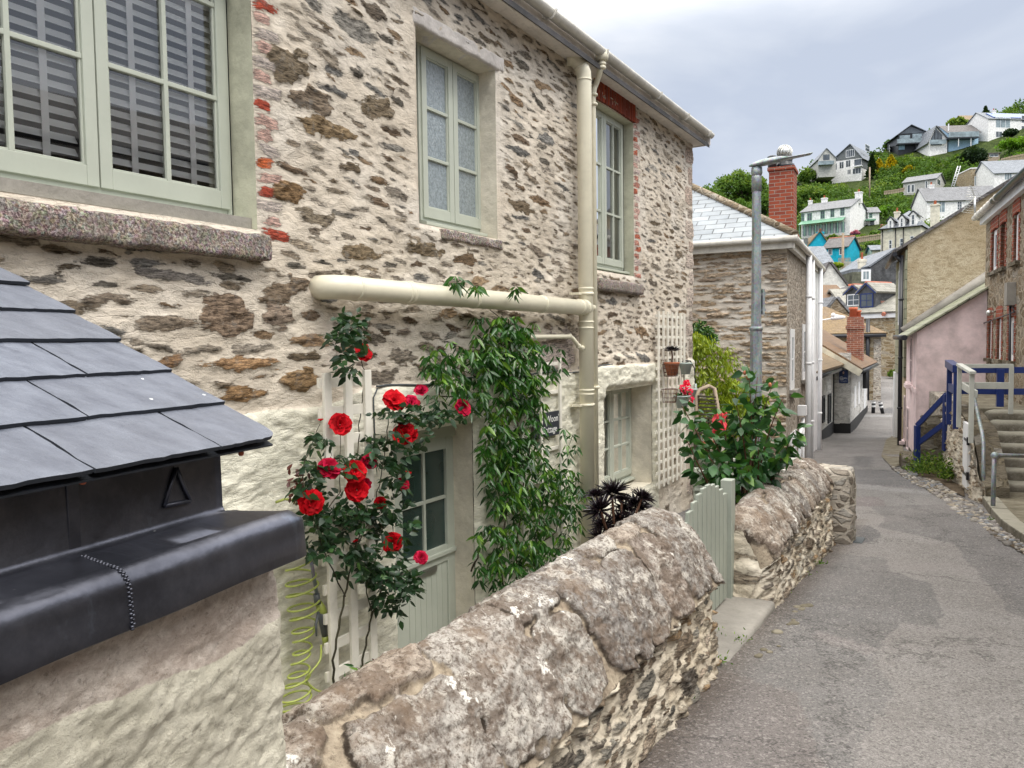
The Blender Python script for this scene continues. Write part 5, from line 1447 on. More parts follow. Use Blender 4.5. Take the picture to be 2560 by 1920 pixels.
b.fbox(B2S, s_ - .1, s_ + .15, -1.55, -1.35, 0, .16); b.tube([B2S.p(s_, -1.6, .1), B2S.p(s_, -3.2, .1)], .035, 8); b.tube([B2S.p(s_ - .6, -2.9, .1), B2S.p(s_ - .6, -1.9, .1), B2S.p(s_ - .25, -1.7, .1)], .035, 8)
b.build('meter_box', M['whitepaint'], h2)
# brick chimney with pots and cowl
ch = MB(); cf = Fr((at(1955, 600, 16.3).x, 16.3, 0), A2 - PI / 2, -1)
zc1 = at(1950, 416, 16.3).z
ch.fbox(cf, -.27, .27, .5, zc1 - 1.35, -.75, .06); ch.fbox(cf, -.22, .27, zc1 - 1.35, zc1 - .07, -.66, .0); ch.fbox(cf, -.25, .30, zc1 - .07, zc1, -.69, .03)
co_ = ch.build('chimney', M['brick'], h2, bevel=.008); planar_uv(co_)
b = MB(); c0 = cf.p(.0, zc1, -.35)
b.lathe(c0, [(.20, 0), (.20, .10), (.16, .12), (.16, .2), (.19, .22), (.19, .26), (.15, .28)], 20); b.build('chimney_pot', M['blackpipe'], co_)
b = MB()
b.ball(c0 + Vector((0, 0, .36)), .142, 12)
for i in range(14):
    a = 2 * PI * i / 14
    pts = [c0 + Vector((math.cos(a + t * .9) * .155 * math.cos((t - .5) * 2.6), math.sin(a + t * .9) * .155 * math.cos((t - .5) * 2.6), .36 + .155 * math.sin((t - .5) * 2.6))) for t in [k / 6 for k in range(7)]]
    b.tube(pts, .012, 5)
b.build('cowl', M['steel'], co_)
b = MB(); c1_ = cf.p(.22, zc1, -.12); b.lathe(c1_, [(.09, 0), (.09, .12), (.10, .13), (.10, .16)], 14); b.lathe(c1_ + Vector((0, 0, .20)), [(.10, 0), (.10, .05), (.06, .07)], 14)
b.build('chimney_pot', M['darkpaint'], co_)

# ------------------------------------------------------------------ street lamp
lp0 = at(1890, 1000, 10.4); lx, ly = lp0.x, lp0.y
lamp = thing('street_lamp', (lx, ly, -2.7), 'tall galvanised octagonal street lamp rising from the garden in front of the stone house', 'street lamp')
zt = at(1900, 415, 10.4).z
zs = at(1893, 822, 10.4).z
zs2 = at(1893, 478, 10.4).z
b = MB(); b.tube([(lx, ly, -2.7), (lx, ly, zs)], .082, 8, smooth=False); b.tube([(lx, ly, zs), (lx, ly, zs2)], [.070, .060], 8, smooth=False); b.tube([(lx, ly, zs2), (lx, ly, zt - .05)], .062, 14)
b.lathe((lx, ly, zs - .02), [(.09, 0), (.09, .035), (.075, .05)], 8)
b.lathe((lx, ly, zs2 + .0), [(.066, 0), (.066, .18), (.058, .2)], 14)
b.build('column', M['galv'], lamp)
pB = at(2016, 392, 10.4); av = Vector((pB.x - lx, 0.0, pB.z - zt)); av = Vector((pB.x - lx, -.15, pB.z - (zt)))
b = MB()
vs_ = []; fs_ = []; N_ = 16
for i in range(13):
    t = i / 12; c = Vector((lx - .10, ly, zt)) + (av + Vector((.10, 0, 0))) * t
    w_ = .115 * (math.sin(min(1, t * 3.5 + .12) * PI / 2)) * (1 - .35 * max(0, t - .6) / .4); h_ = .055 * (math.sin(min(1, t * 4 + .15) * PI / 2)) * (1 - .72 * sst(.45, .62, t))
    for k in range(N_):
        a = 2 * PI * k / N_; vs_.append(c + Vector((0, math.cos(a) * w_, math.sin(a) * h_ * (1 if math.sin(a) > 0 else .6))))
for i in range(12):
    for k in range(N_): fs_.append((i * N_ + k, i * N_ + (k + 1) % N_, (i + 1) * N_ + (k + 1) % N_, (i + 1) * N_ + k))
fs_.append(tuple(range(N_))); fs_.append(tuple(12 * N_ + k for k in range(N_)))
b.add(vs_, fs_, True); b.build('lantern', M['galv'], lamp)
b = MB(); b.lathe((lx, ly, zt - .14), [(.06, 0), (.075, .05), (.07, .12)], 12); b.build('lantern_socket', M['galv'], lamp)
b = MB(); zb = at(1908, 755, 10.4).z; b.box(lx + .07, lx + .10, ly - .05, ly + .02, zb - .17, zb + .17); b.box(lx + .05, lx + .12, ly - .03, ly, zb - .12, zb - .09); b.box(lx + .05, lx + .12, ly - .03, ly, zb + .09, zb + .12); b.build('bracket_plate', M['galv'], lamp)

# ------------------------------------------------------------------ right-hand side
RA = R(23.4)
RF = Fr((6.13, 10.0, 0), RA, -1)            # stringer wall line, d towards the lane
HF = Fr(RF.p(0, 0, -1.06), RA, -1)          # front of the brick and stone house
pc = RF.o + RF.D * 7.05 + RF.N * .2         # nearer corner of the pink house
PF = Fr((pc.x, pc.y, 0), RA + PI / 2, 1)    # pink gable, d towards the camera; s to the right
PS = Fr((pc.x, pc.y, 0), RA, -1)            # its lane front; s away
# flight of steps
stp = thing('stone_steps', RF.p(1, -2.2, -1), 'flight of worn concrete steps climbing to the brick house landing', 'steps')
za, zb_ = -2.13, -1.13; ns = 7
s0 = .55; tr = .29; rise = (zb_ - za) / ns
for i in range(ns):
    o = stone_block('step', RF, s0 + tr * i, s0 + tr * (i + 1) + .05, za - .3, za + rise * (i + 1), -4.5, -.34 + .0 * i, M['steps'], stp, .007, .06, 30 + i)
b = MB(); sL = s0 + tr * ns
b.fbox(RF, sL + .02, 7.0, zb_ - .5, zb_ - .004, -1.06, -.30); b.fbox(RF, sL + .02, 3.6, zb_ - .5, zb_ - .0045, -5, -1.062)
b.build('landing', M['flag'], stp)
# rubble wall carrying the landing
us = np.arange(.0, 4.2, .022); vs = np.arange(-2.75, -1.08, .022)
S = Stones(us, vs)
S.scatter(3000, 0, 4.2, -2.75, -1.08, [.05, .08, .11], [(.20, .16, .12), (.30, .26, .21), (.16, .13, .10), (.40, .37, .33)], gap=.012, seed=77, hr=(0, .03), lam=1.4)
U, V = S.U, S.V
zt_ = np.interp(us, [0, .5, 1.0, 2.5, 4.2], [-1.95, -1.60, -1.30, -1.12, -1.12])[:, None]
Vc = np.minimum(V, zt_)
rel = S.hgt * 1.6 + fbm(U * 2, V * 2, 3, 78) * .05 - .05 * sst(.12, 0, U)
sw_ = thing('stringer_wall', RF.p(2, -2.5, -.1), 'flaking rubble wall holding up the landing beside the steps', 'wall')
np_mesh('rubble_face', RF.arr(U, Vc, rel).reshape(-1, 3), grid_faces(len(us), len(vs), flip=True), {'sdf': S.sdf.ravel(), 'scol': S.col.reshape(-1, 3), 'pnt': (.30 + .35 * fbm(U * 2.5, V * 2.5, 4, 79)).ravel()}, M['lanewall'], sw_)
b = MB()
pts = [RF.p(a, z_, -.03) for a, z_ in ((0.03, -2.75), (4.2, -2.75), (4.2, -1.13), (2.5, -1.13), (1.0, -1.31), (.5, -1.61), (.03, -1.96))]
b.prism(pts, RF.N * -.30); b.build('core', M['stone_garden'], sw_)
b = MB(); b.fbox(RF, 4.2, 7.0, -2.9, -1.14, -1.05, -.02); b.build('far_face', M['stone_pier'], sw_)
# small grey door in it
q = [RF.px(x, y, .05) for x, y in ((2407, 1052), (2420, 1063), (2418, 1224), (2407, 1213))]
dmx = [2220 + 580 / 3.073, 2220 + 615 / 3.073]
s1_ = RF.px(2408, 1150, .04)[0]; s0_ = RF.px(2420, 1150, .04)[0]; zt1 = RF.px(2414, 1056, .04)[1]; zb1 = RF.px(2414, 1218, .04)[1]
b = MB(); b.fbox(RF, s0_, s1_, zb1, zt1, .01, .05); dd = b.build('cupboard_door', M['whitepaint']); tag(dd, 'narrow pale grey ledged door set in the rubble wall under the landing', 'door')
for z_ in (zb1 + .18, zt1 - .25):
    b = MB(); b.fbox(RF, s0_ + .01, s0_ + .30, z_, z_ + .035, .051, .058); b.fbox(RF, s0_ - .04, s0_ + .01, z_ - .04, z_ + .07, .03, .062); b.build('hinge', M['blackpipe'], dd)
# railings
def post(parent, fr, s, d, z0, z1, w_=.058, mat='greywood', name='post'):
    b = MB(); b.fbox(fr, s - w_ / 2, s + w_ / 2, z0, z1, d - w_ / 2, d + w_ / 2); return b.build(name, M[mat], parent, bevel=.004)
def rail(parent, a, c, w_=.045, h_=.11, mat='greywood', name='rail'):
    b = MB(); b.bar(a, c, w_, h_); return b.build(name, M[mat], parent, bevel=.004)
def at_s(px, py, d): return RF.px(px, py, d)
gr = thing('white_railing', RF.p(1.4, -1.2, -.1), 'pale grey timber railing round the near side of the landing', 'railing')
dW = .06
sA, zA = at_s(2430, 935, dW); sB, zB = at_s(2399, 915, dW)
zAb = at_s(2430, 1110, dW)[1]; zBb = at_s(2399, 1070, dW)[1]
post(gr, RF, sA, dW, zAb, zA); post(gr, RF, sB, dW, zBb, zB)
rail(gr, RF.p(sA - .08, zA + .02, dW), RF.p(sB + .05, zB + .02, dW), .08, .04)
rail(gr, RF.p(sA - .02, at_s(2430, 985, dW)[1], dW - .05), RF.p(sB + .05, at_s(2399, 965, dW)[1], dW - .05), .04, .10)
# rail returning to the house wall
pE = HF.p(0, 0, .05); 
sN = sB; 
rP = on_plane(2538, 915, RF.p(sN, 0, 0), RF.D)
dE = (rP - RF.o).dot(RF.N)
dE = max(dE, -2.2)
zR = on_plane(2538, 915, RF.p(sN, 0, 0), RF.D).z
sN2 = sB + .15
for (zz_, hh) in ((on_plane(2470, 915, RF.p(sN2, 0, 0), RF.D).z, .06), (on_plane(2470, 964, RF.p(sN2, 0, 0), RF.D).z, .10)):
    rail(gr, RF.p(sN2, zz_, dW - .03), RF.p(sN2, zz_, dE), .05, hh)
post(gr, RF, sN2, dE + .02, zb_ - .02, on_plane(2538, 912, RF.p(sN2, 0, 0), RF.D).z)
br = thing('blue_railing', RF.p(4, -1.8, .1), 'navy blue timber railing on the far side of the landing and down its own steps', 'railing')
sC, zC = at_s(2391, 925, .05); sD, zD = at_s(2374, 912, .05)
dB = .05
post(br, RF, sC, dB, at_s(2386, 1070, dB)[1], zC, .075, 'navy'); post(br, RF, sD, dB, at_s(2370, 1060, dB)[1], zD, .075, 'navy')
rail(br, RF.p(sC - .06, zC + .02, dB), RF.p(sD + .1, zD + .02, dB), .12, .12, 'navy'); rail(br, RF.p(sC - .03, at_s(2388, 974, dB)[1], dB), RF.p(sD + .06, at_s(2374, 968, dB)[1], dB), .05, .13, 'navy')
sM = sD + .1
for yy in (925, 978):
    zz_ = on_plane(2450, yy, RF.p(sM, 0, 0), RF.D).z; rail(br, RF.p(sM, zz_, dB), RF.p(sM, zz_, -1.15), .05, .10, 'navy')
pe = on_plane(2499, 960, RF.p(sM, 0, 0), RF.D); post(br, RF, sM - .05, (pe - RF.o).dot(RF.N), zb_ - .02, on_plane(2499, 922, RF.p(sM, 0, 0), RF.D).z, .10, 'navy')
# sloping stair rail: foot post by the lane, head post at the pier
dS = .32
f0 = RF.px(2293, 1180, dS); zF0 = RF.px(2293, 1066, dS)[1]; h0 = RF.px(2367, 1060, dS); 
sF = RF.px(2293, 1120, dS)[0]
PFb = road_px(2292, 1180)
Y_ = PFb.y
top1 = at(2293, 1064, Y_); top2 = at(2368, 985, 13.4); mid1 = at(2296, 1108, Y_); mid2 = at(2368, 1054, 13.4); bot2 = at(2362, 1128, 13.4)
b = MB(); b.bar(PFb, top1, .085); b.build('post', M['navy'], br, bevel=.005)
b = MB(); b.bar((top2.x - .02, top2.y, bot2.z), (top2.x - .02, top2.y, top2.z), .08); b.build('post', M['navy'], br, bevel=.005)
rail(br, top1, top2, .05, .085, 'navy'); rail(br, mid1, mid2, .05, .09, 'navy')
# side steps up to the blue railing, against the pink wall
b = MB()
ss = thing('side_steps', (PFb.x + .6, PFb.y + .4, -2.6), 'mossy stone side steps between the pink wall and the blue stair rail', 'steps')
n5 = 6; pA = Vector((PFb.x + .12, PFb.y + .25, 0)); pBv = Vector((top2.x + .0, top2.y + .9, 0)); dv = (pBv - pA); Ln = dv.length; an = math.atan2(dv.x, dv.y)
SSF = Fr(pA, an, -1)
for i in range(n5):
    o = stone_block('step', SSF, Ln * i / n5, Ln * (i + 1) / n5 + .03, -3.0, -2.40 + .20 * i, -1.1, .02, M['stone_garden'], ss, .02, .07, 60 + i)
# galvanised handrails
def pipe_rail(label, pts, r_=.024):
    t = thing('handrail', pts[0], label, 'handrail'); b = MB(); b.tube(pts, r_, 10); b.build('tube', M['galv'], t)
    return t
q = [at(2420 + 0, 948, 11.7), at(2429, 955, 11.5), at(2437, 1000, 11.3), at(2456, 1085, 10.4), at(2459, 1110, 10.25), at(2458, 1240, 10.05)]
q[0] = at(2431, 945, 11.5); q = q[:1] + q[2:]
pipe_rail('bent galvanised handrail down the left edge of the concrete steps', q)
q = [at(2482, 1288, 9.2), at(2486, 1143, 9.2), at(2489, 1138, 9.25), at(2640, 1142, 9.6)]
hr_ = pipe_rail('low galvanised guard rail on the pavement before the bottom step', q, .026)
b = MB(); b.ball(at(2487, 1139, 9.2), .045, 7); b.build('elbow_joint', M['galv'], hr_)
# raised pavement with stone kerb
kp = [road_px(x, y) for x, y in ((2462, 1262), (2484, 1292), (2510, 1322), (2560, 1358), (2700, 1450), (3000, 1640))]
b = MB(); top = [Vector((p.x, p.y, float(road_z(p.y)) + .10)) for p in kp]
far = [RF.p(.6, 0, -.35), RF.p(.55, 0, -1.2), RF.p(.5, 0, -2.2), RF.p(.4, 0, -3.2), RF.p(-1, 0, -5), RF.p(-3, 0, -6)]
vs_ = []
for p_, f_ in zip(top, far):
    vs_ += [p_ + Vector((0, 0, -.35)), p_, Vector((f_.x, f_.y, -2.10 if f_ is not far[-1] else -1.9))]
fs_ = []
for i in range(len(top) - 1): fs_ += [(3 * i, 3 * i + 3, 3 * i + 4, 3 * i + 1), (3 * i + 1, 3 * i + 4, 3 * i + 5, 3 * i + 2)]
b.add(vs_, fs_); tag(b.build('pavement', M['flag']), kind='structure')
b = MB()
for i in range(len(top) - 1):
    n5 = max(1, int((top[i + 1] - top[i]).length / .45)); dv = (top[i + 1] - top[i]).normalized(); nn = Vector((dv.y, -dv.x, 0)).normalized()
    if nn.x < 0: nn = -nn
    for k in range(n5):
        a = top[i].lerp(top[i + 1], k / n5) + dv * .006; c = top[i].lerp(top[i + 1], (k + 1) / n5) - dv * .006; up = Vector((0, 0, .012 + rs.uniform(-.006, .006))); dn = Vector((0, 0, -.3))
        b.box8([a - nn * .03 + dn, c - nn * .03 + dn, c + nn * .15 + dn, a + nn * .15 + dn, a - nn * .03 + up, c - nn * .03 + up, c + nn * .15 + up, a + nn * .15 + up])
tag(b.build('kerb_stones', M['steps'], bevel=.015), kind='structure')
# pebbles in the channel
poly = [(2225, 1165), (2252, 1189), (2290, 1213), (2314, 1221), (2350, 1247), (2396, 1283), (2444, 1312), (2496, 1349), (2560, 1386), (2760, 1500), (2760, 1480), (2640, 1400), (2560, 1345), (2500, 1306), (2478, 1298), (2450, 1270), (2420, 1256), (2383, 1232), (2345, 1205), (2300, 1192)]
pw = [tuple(road_px(x, y)[:2]) for x, y in poly]
xs_ = [p[0] for p in pw]; ys_ = [p[1] for p in pw]
rs = random.Random(8); PV, PFc, PR = [], [], []
ico = bmesh.new(); bmesh.ops.create_icosphere(ico, subdivisions=1, radius=1); iv = np.array([v.co[:] for v in ico.verts]); ifc = np.array([[v.index for v in f.verts] for f in ico.faces]); ico.free()
cnt = 0; pl_ = []
cand = 0
pts_ok = []
XX = RS.uniform(min(xs_), max(xs_), 60000); YY = RS.uniform(min(ys_), max(ys_), 60000)
ok = inpoly(XX, YY, pw); grid_ = {}
for x, y in zip(XX[ok], YY[ok]):
    r_ = rs.uniform(.018, .045) * (1 if rs.random() < .8 else 1.5)
    key = (int(x / .06), int(y / .06)); bad = False
    for i in (-2, -1, 0, 1, 2):
        for j in (-2, -1, 0, 1, 2):
            for (a, c, r2) in grid_.get((key[0] + i, key[1] + j), ()):
                if (a - x) ** 2 + (c - y) ** 2 < ((r_ + r2) * .82) ** 2: bad = True
    if bad: continue
    grid_.setdefault(key, []).append((x, y, r_))
    an = rs.uniform(0, PI); sx, sy, sz_ = r_ * rs.uniform(1, 1.5), r_ * rs.uniform(.7, 1), r_ * rs.uniform(.45, .7)
    v = iv * np.array([sx, sy, sz_]) * (1 + .1 * RS.randn(len(iv), 1)); ca, sa = math.cos(an), math.sin(an)
    v = np.stack([v[:, 0] * ca - v[:, 1] * sa + x, v[:, 0] * sa + v[:, 1] * ca + y, v[:, 2] + float(road_z(y)) + .006], -1)
    PFc.append(ifc + len(PV) * len(iv)); PV.append(v); PR += [rs.random()] * len(iv)
tag(np_mesh('pebble_channel', np.concatenate(PV), np.concatenate(PFc), {'rnd': np.array(PR)}, M['pebble']), 'beach pebbles bedded along the right edge of the lane', 'pebbles', kind='stuff')
b = MB(); b.poly([Vector((p[0], p[1], float(road_z(p[1])) + .008)) for p in pw]); tag(b.build('channel_bed', M['earth']), kind='structure')
b = MB(); p1 = road_px(2215, 1160)
b.poly([Vector((q_.x, q_.y, float(road_z(q_.y)) + .014)) for q_ in [road_px(x, y) for x, y in ((2203, 1142), (2215, 1100), (2250, 1080), (2262, 1140), (2250, 1165), (2232, 1170))]])
tag(b.build('side_gutter_stones', M['flag']), kind='structure')
b = MB(); q_ = road_px(2256, 1172); o = stone_block('kerb_block', Fr((q_.x, q_.y, 0), RA, -1), -.1, 1.0, q_.z - .1, q_.z + .22, -.6, .0, M['stone_garden'], None, .02, .05, 91)
tag(o, 'mossy stone block against the foot of the pink house', 'stone')

# pink house
zpl = PF.px(2290, 828)[1]; sr2, zpr = PF.px(2460, 726)
ph = thing('pink_house', PF.p(1, -3, -2), 'pale pink rendered lean-to house with a mossy slate roof beside the blue railing', 'house')
b = MB(); b.prism([PF.p(0, -2.62, 0), PF.p(sr2 + .1, -2.62, 0), PF.p(sr2 + .1, zpr + .04, 0), PF.p(0, zpl, 0)], PF.N * -3.35); b.build('walls', M['pink'], ph)
b = MB(); b.fbox(PS, -.01, 3.36, -3.1, -2.625, -.9, .0); b.fbox(PS, -.012, .0, -3.1, -2.6, -1.5, .02); b.build('plinth', M['stone_garden'], ph)
b = MB(); b.fbox(PS, -.02, 3.36, -1.20, -1.10, 0, .035); b.fbox(PS, -.01, .05, -2.6, zpl, 0, .03); b.build('string_course', M['pink'], ph, bevel=.004)
for (x0, x1, y0, y1) in ((2276.5, 2281.5, 842, 960), (2270, 2275, 1020, 1130), (2262.5, 2265.5, 990, 1105)):
    s0 = PS.px(x1, 900)[0]; s1 = PS.px(x0, 900)[0]; z0 = PS.px((x0 + x1) / 2, y1)[1]; z1 = PS.px((x0 + x1) / 2, y0)[1]
    s0, s1 = min(s0, s1), max(s0, s1)
    window_at(ph, PS, s0, s1, z0, z1, 1, 2, 'pink', 'farglass', fw=.04)
    b = MB(); b.fbox(PS, s0 - .05, s1 + .05, z0 - .09, z0, 0, .14); b.build('window_sill', M['pink'], ph, bevel=.01)
b = MB(); up_ = (PF.p(sr2 + .1, zpr + .04, 0) - PF.p(0, zpl, 0)); slp = up_.z / (sr2 + .1); e_ = -.22
R0 = [PF.p(e_, zpl + slp * e_ + .03, .12), PF.p(sr2 + .1, zpr + .06, .12), PF.p(sr2 + 1.4, zpr + .06 + slp * 1.3, -3.35), PF.p(e_, zpl + slp * e_ + .03, -3.35)]
slopebox(b, R0, .035); planar_uv(b.build('roof', M['slate_olive'], ph))
b = MB(); b.tube([R0[0] + Vector((0, -.0, -.02)) - PF.D * .05, R0[3] - PF.D * .05], .06, 10); b.build('gutter', M['blackpipe'], ph)
# tan gabled house behind
tc0 = PS.p(3.40, 0, .0)
TF = Fr((tc0.x, tc0.y, 0), RA + PI / 2, 1); TS = Fr((tc0.x, tc0.y, 0), RA, -1)
tf0 = TF.px(2264, 612); tf1 = TF.px(2560, 430)
sl_t = (tf1[1] - tf0[1]) / (tf1[0] - tf0[0])
th = thing('tan_house', TF.p(3, -3, -3), 'tall tan roughcast gable house with slate-hung side behind the pink house', 'house')
b = MB(); apx = tf1[0] * 1.35
TD = TS.px(2243, 800)[0]; print('TD', TD)
b.prism([TF.p(0, -3.2, 0), TF.p(apx * 2, -3.2, 0), TF.p(apx * 2, tf0[1], 0), TF.p(apx, tf0[1] + sl_t * apx, 0), TF.p(0, tf0[1], 0)], TF.N * -TD); b.build('gable_wall', M['tan'], th)
b = MB(); slopebox(b, [TF.p(-.30, tf0[1] - sl_t * .30, .06), TF.p(apx, tf0[1] + sl_t * apx, .06), TF.p(apx, tf0[1] + sl_t * apx, -TD), TF.p(-.30, tf0[1] - sl_t * .30, -TD)], .07)
slopebox(b, [TF.p(apx, tf0[1] + sl_t * apx, .06), TF.p(apx * 2 + .3, tf0[1] - sl_t * .3, .06), TF.p(apx * 2 + .3, tf0[1] - sl_t * .3, -TD), TF.p(apx, tf0[1] + sl_t * apx, -TD)], .07)
planar_uv(b.build('roof', M['slate_dark'], th))
b = MB(); b.fbox(TS, .02, TD, -1.0, tf0[1] - .12, 0, .05); planar_uv(b.build('slate_hanging', M['slate_olive'], th))
window_at(th, TS, 1.3, 2.2, tf0[1] - 2.0, tf0[1] - .5, 1, 2, 'whiteupvc', 'farglass', d=.06)
b = MB(); s_ = .10
b.tube([TS.p(s_, tf0[1] - .25, .13), TS.p(s_, -3.1, .13)], .05, 10); b.tube([TS.p(-.05, tf0[1] - .22, .30), TS.p(TD, tf0[1] - .22, .30)], .06, 10); b.tube([TS.p(s_, tf0[1] - .22, .30), TS.p(s_, tf0[1] - .42, .13)], .045, 10)
for z_ in (1.0, -.5, -1.8): ring(b, TS.p(s_, z_, .13), Zv, .05, .06, .014)
b.build('downpipe', M['blackpipe'], th)
# lead-grey mortar fillet where the pink roof meets the tan wall
b = MB(); b.tube([R0[3] + PF.N * .06 + Vector((0, 0, .12)) + PF.D * .15, R0[2] + PF.N * .06 + Vector((0, 0, .16)) - PF.D * .05], .14, 8); b.build('mortar_fillet', M['concrete'], ph)
b = MB(); b.fbox(TS, TD - .7, TD, -3.2, -1.0, 0, .09); b.build('white_base', M['whitepaint'], th)

# brick and stone house
zg_ = HF.px(2463, 560)[1]
hs = HF.px(2461, 800)[0]
bh = thing('brick_stone_house', HF.p(2, -2, -2), 'rubble house with red brick window surrounds above the concrete steps', 'house')
def HP(x, y, d=0): return HF.px(x, y, d)
wins = []
for (x0, x1, y0, y1, top) in ((2478, 2492, 578, 682, 1), (2501, 2512, 560, 668, 1), (2533, 2545, 540, 662, 1), (2474, 2483, 798, 895, 0), (2496, 2507, 795, 895, 0), (2524, 2539, 798, 905, 0)):
    sa, sb = HP(x1, 700)[0], HP(x0, 700)[0]; zt_ = HP(x0, y0)[1]; zb2 = HP(x0, y1)[1]
    wins.append((min(sa, sb), max(sa, sb), zb2, zt_))
dS0, dS1 = HP(2575, 900)[0], HP(2556, 900)[0]
zw = wins[0][3]; zl = wins[3][3]; zwb = wins[0][2]
fixed = []
for i, (a, c, z0, z1) in enumerate(wins):
    if i < 3: fixed.append((a, c, zwb, zw))
    else: fixed.append((a, c, wins[3][2], zl))
sN0 = -9.0
ss_ = sorted(set([sN0, hs] + [q for w_ in fixed for q in w_[:2]]))
b = MB()
# solid wall panels around the openings
def wall_with(b, fr, s0, s1, z0, z1, ops, th=.35):
    xs = sorted(set([s0, s1] + [o[0] for o in ops] + [o[1] for o in ops])); 
    for i in range(len(xs) - 1):
        a, c = xs[i], xs[i + 1]; m = (a + c) / 2
        os_ = sorted([(o[2], o[3]) for o in ops if o[0] < m < o[1]]); z = z0
        for (p, q) in os_:
            if p > z: b.add([fr.p(a, z, 0), fr.p(c, z, 0), fr.p(c, p, 0), fr.p(a, p, 0)], [(0, 1, 2, 3)])
            z = q
        b.add([fr.p(a, z, 0), fr.p(c, z, 0), fr.p(c, z1, 0), fr.p(a, z1, 0)], [(0, 1, 2, 3)])
    for (a, c, p, q) in ops:
        for (u1, v1, u2, v2) in ((a, p, a, q), (c, p, c, q), (a, q, c, q), (a, p, c, p)):
            b.add([fr.p(u1, v1, 0), fr.p(u2, v2, 0), fr.p(u2, v2, -th), fr.p(u1, v1, -th)], [(0, 1, 2, 3)])
ops = fixed + [(dS0 - .7, dS0 + .15, zb_, zl + .05)]
wall_with(b, HF, sN0, hs, -2.6, zg_ + .1, ops, .2)
b.build('rubble_wall', M['stone_brown'], bh, fixn=False)
b = MB(); b.fbox(HF, sN0, hs - .002, -2.6, zg_ + .1, -6, -.36); b.build('body', M['stone_brown'], bh)
for i, (a, c, z0, z1) in enumerate(fixed):
    b = MB(); n = int((z1 - z0) / .078)
    for k in range(n):      # toothed brick jambs
        e = .07 if k % 2 else .13
        for sg, s_ in ((-1, a), (1, c)):
            b.fbox(HF, min(s_, s_ + sg * e), max(s_, s_ + sg * e), z0 + k * .078, z0 + k * .078 + .070, -.12, .012)
    m = 9
    for k in range(m):
        x0_ = a - .12 + (c - a + .24) * k / m; x1_ = a - .12 + (c - a + .24) * (k + .88) / m; f = (k + .5) / m * 2 - 1
        b.fbox(HF, x0_, x1_, z1 - .05 * f * f - .0, z1 + .24 - .05 * f * f, -.12, .014)
    o = b.build('brick_surround', M['brick'], bh); planar_uv(o)
    if i != 1: window_at(bh, HF, a + .01, c - .01, z0, z1 - .02, 1, 1, 'whiteupvc', 'farglass', d=-.055, fw=.10)
    else:
        b = MB(); b.fbox(HF, a, c, z0, z1, -.16, -.10); b.build('blocked_opening', M['concrete'], bh)
    b = MB(); b.fbox(HF, a - .12, c + .12, z0 - .07, z0 - .002, -.1, .07); b.build('window_sill', M['stone_garden'], bh)
b = MB(); b.fbox(HF, dS0 - .65, dS0 + .10, zb_, zl, -.14, -.08); b.build('door', M['whiteupvc'], bh)
b = MB(); b.fbox(HF, sN0, hs + .12, zg_ - .02, zg_ + .14, 0, .10); b.build('fascia', M['whitepaint'], bh)
b = MB(); b.tube([HF.p(sN0, zg_ + .15, .18), HF.p(hs - 1.9, zg_ + .15, .18)], .062, 12); b.build('gutter_near', M['blackpipe'], bh)
b = MB(); b.tube([HF.p(hs - 1.9, zg_ + .15, .18), HF.p(hs + .25, zg_ + .15, .18)], .060, 12); b.build('gutter', M['gutter'], bh)
for k in range(7): 
    b = MB(); ring(b, HF.p(hs - .1 - k * .38, zg_ + .15, .18), HF.D, .06, .035, .012); b.build('gutter_joint', M['gutter'], bh)
b = MB(); slopebox(b, [HF.p(sN0, zg_ + .14, .12), HF.p(hs + .15, zg_ + .14, .12), HF.p(hs + .15, zg_ + 1.6, -3), HF.p(sN0, zg_ + 1.6, -3)], .05); b.build('roof', M['slate_dark'], bh)
b = MB(); s_, z_ = HP(2537, 735); b.fbox(HF, s_ - .12, s_ + .12, z_ - .2, z_ + .2, 0, .14); cb = b.build('meter_cabinet', M['concrete'], bh, bevel=.006)
b = MB(); b.tube([HF.p(s_ + .03, z_ - .2, .06), HF.p(s_ + .02, z_ - 1.0, .05), HF.p(s_ + .03, -1.1, .05)], .018, 6); b.tube([HF.p(s_ - .04, z_ - .2, .06), HF.p(s_ - .3, z_ - .32, .05), HF.p(hs - .3, z_ - .45, .05)], .012, 6); b.build('cable_run', M['cable'], bh)
b = MB(); s_, z_ = HP(2491, 782); b.ball(HF.p(s_, z_, .12), .06, 8); b.tube([HF.p(s_, z_, .12), HF.p(s_, z_ + .03, 0)], .02, 6); b.build('wall_lamp', M['steel'], bh)
# aerial on a bent mast
ae = thing('tv_aerial', HF.p(hs, zg_, .2), 'spiky television aerial on a bent mast at the brick house gutter end', 'aerial')
Ya = HF.p(hs, 0, .2).y
q = [HF.p(hs - .05, zg_ + .12, .22), at(2447, 550, Ya), at(2439, 540, Ya), at(2437, 520, Ya), at(2437, 492, Ya)]
b = MB(); b.tube(q, .022, 8); b.build('mast', M['steel'], ae)
b = MB()
a0, a1 = at(2424, 466, Ya), at(2440, 500, Ya); b.bar(at(2427, 465, Ya), at(2437, 493, Ya), .02)
for k in range(6):
    f = k / 5; c = at(2427, 465, Ya).lerp(at(2437, 493, Ya), f); w_ = .10 + .16 * f
    b.tube([c + Vector((-w_, -.1, .0)), c + Vector((w_, .1, .01))], .005, 4)
b.bar(at(2405, 530, Ya), at(2437, 492, Ya - .4), .016)
for k in range(8):
    f = k / 7; c = at(2437, 492, Ya).lerp(at(2424, 532, Ya), f)
    b.tube([c + Vector((-.16, 0, .02)), c + Vector((.14, .05, -.01))], .004, 4)
b.build('elements', M['steel'], ae)
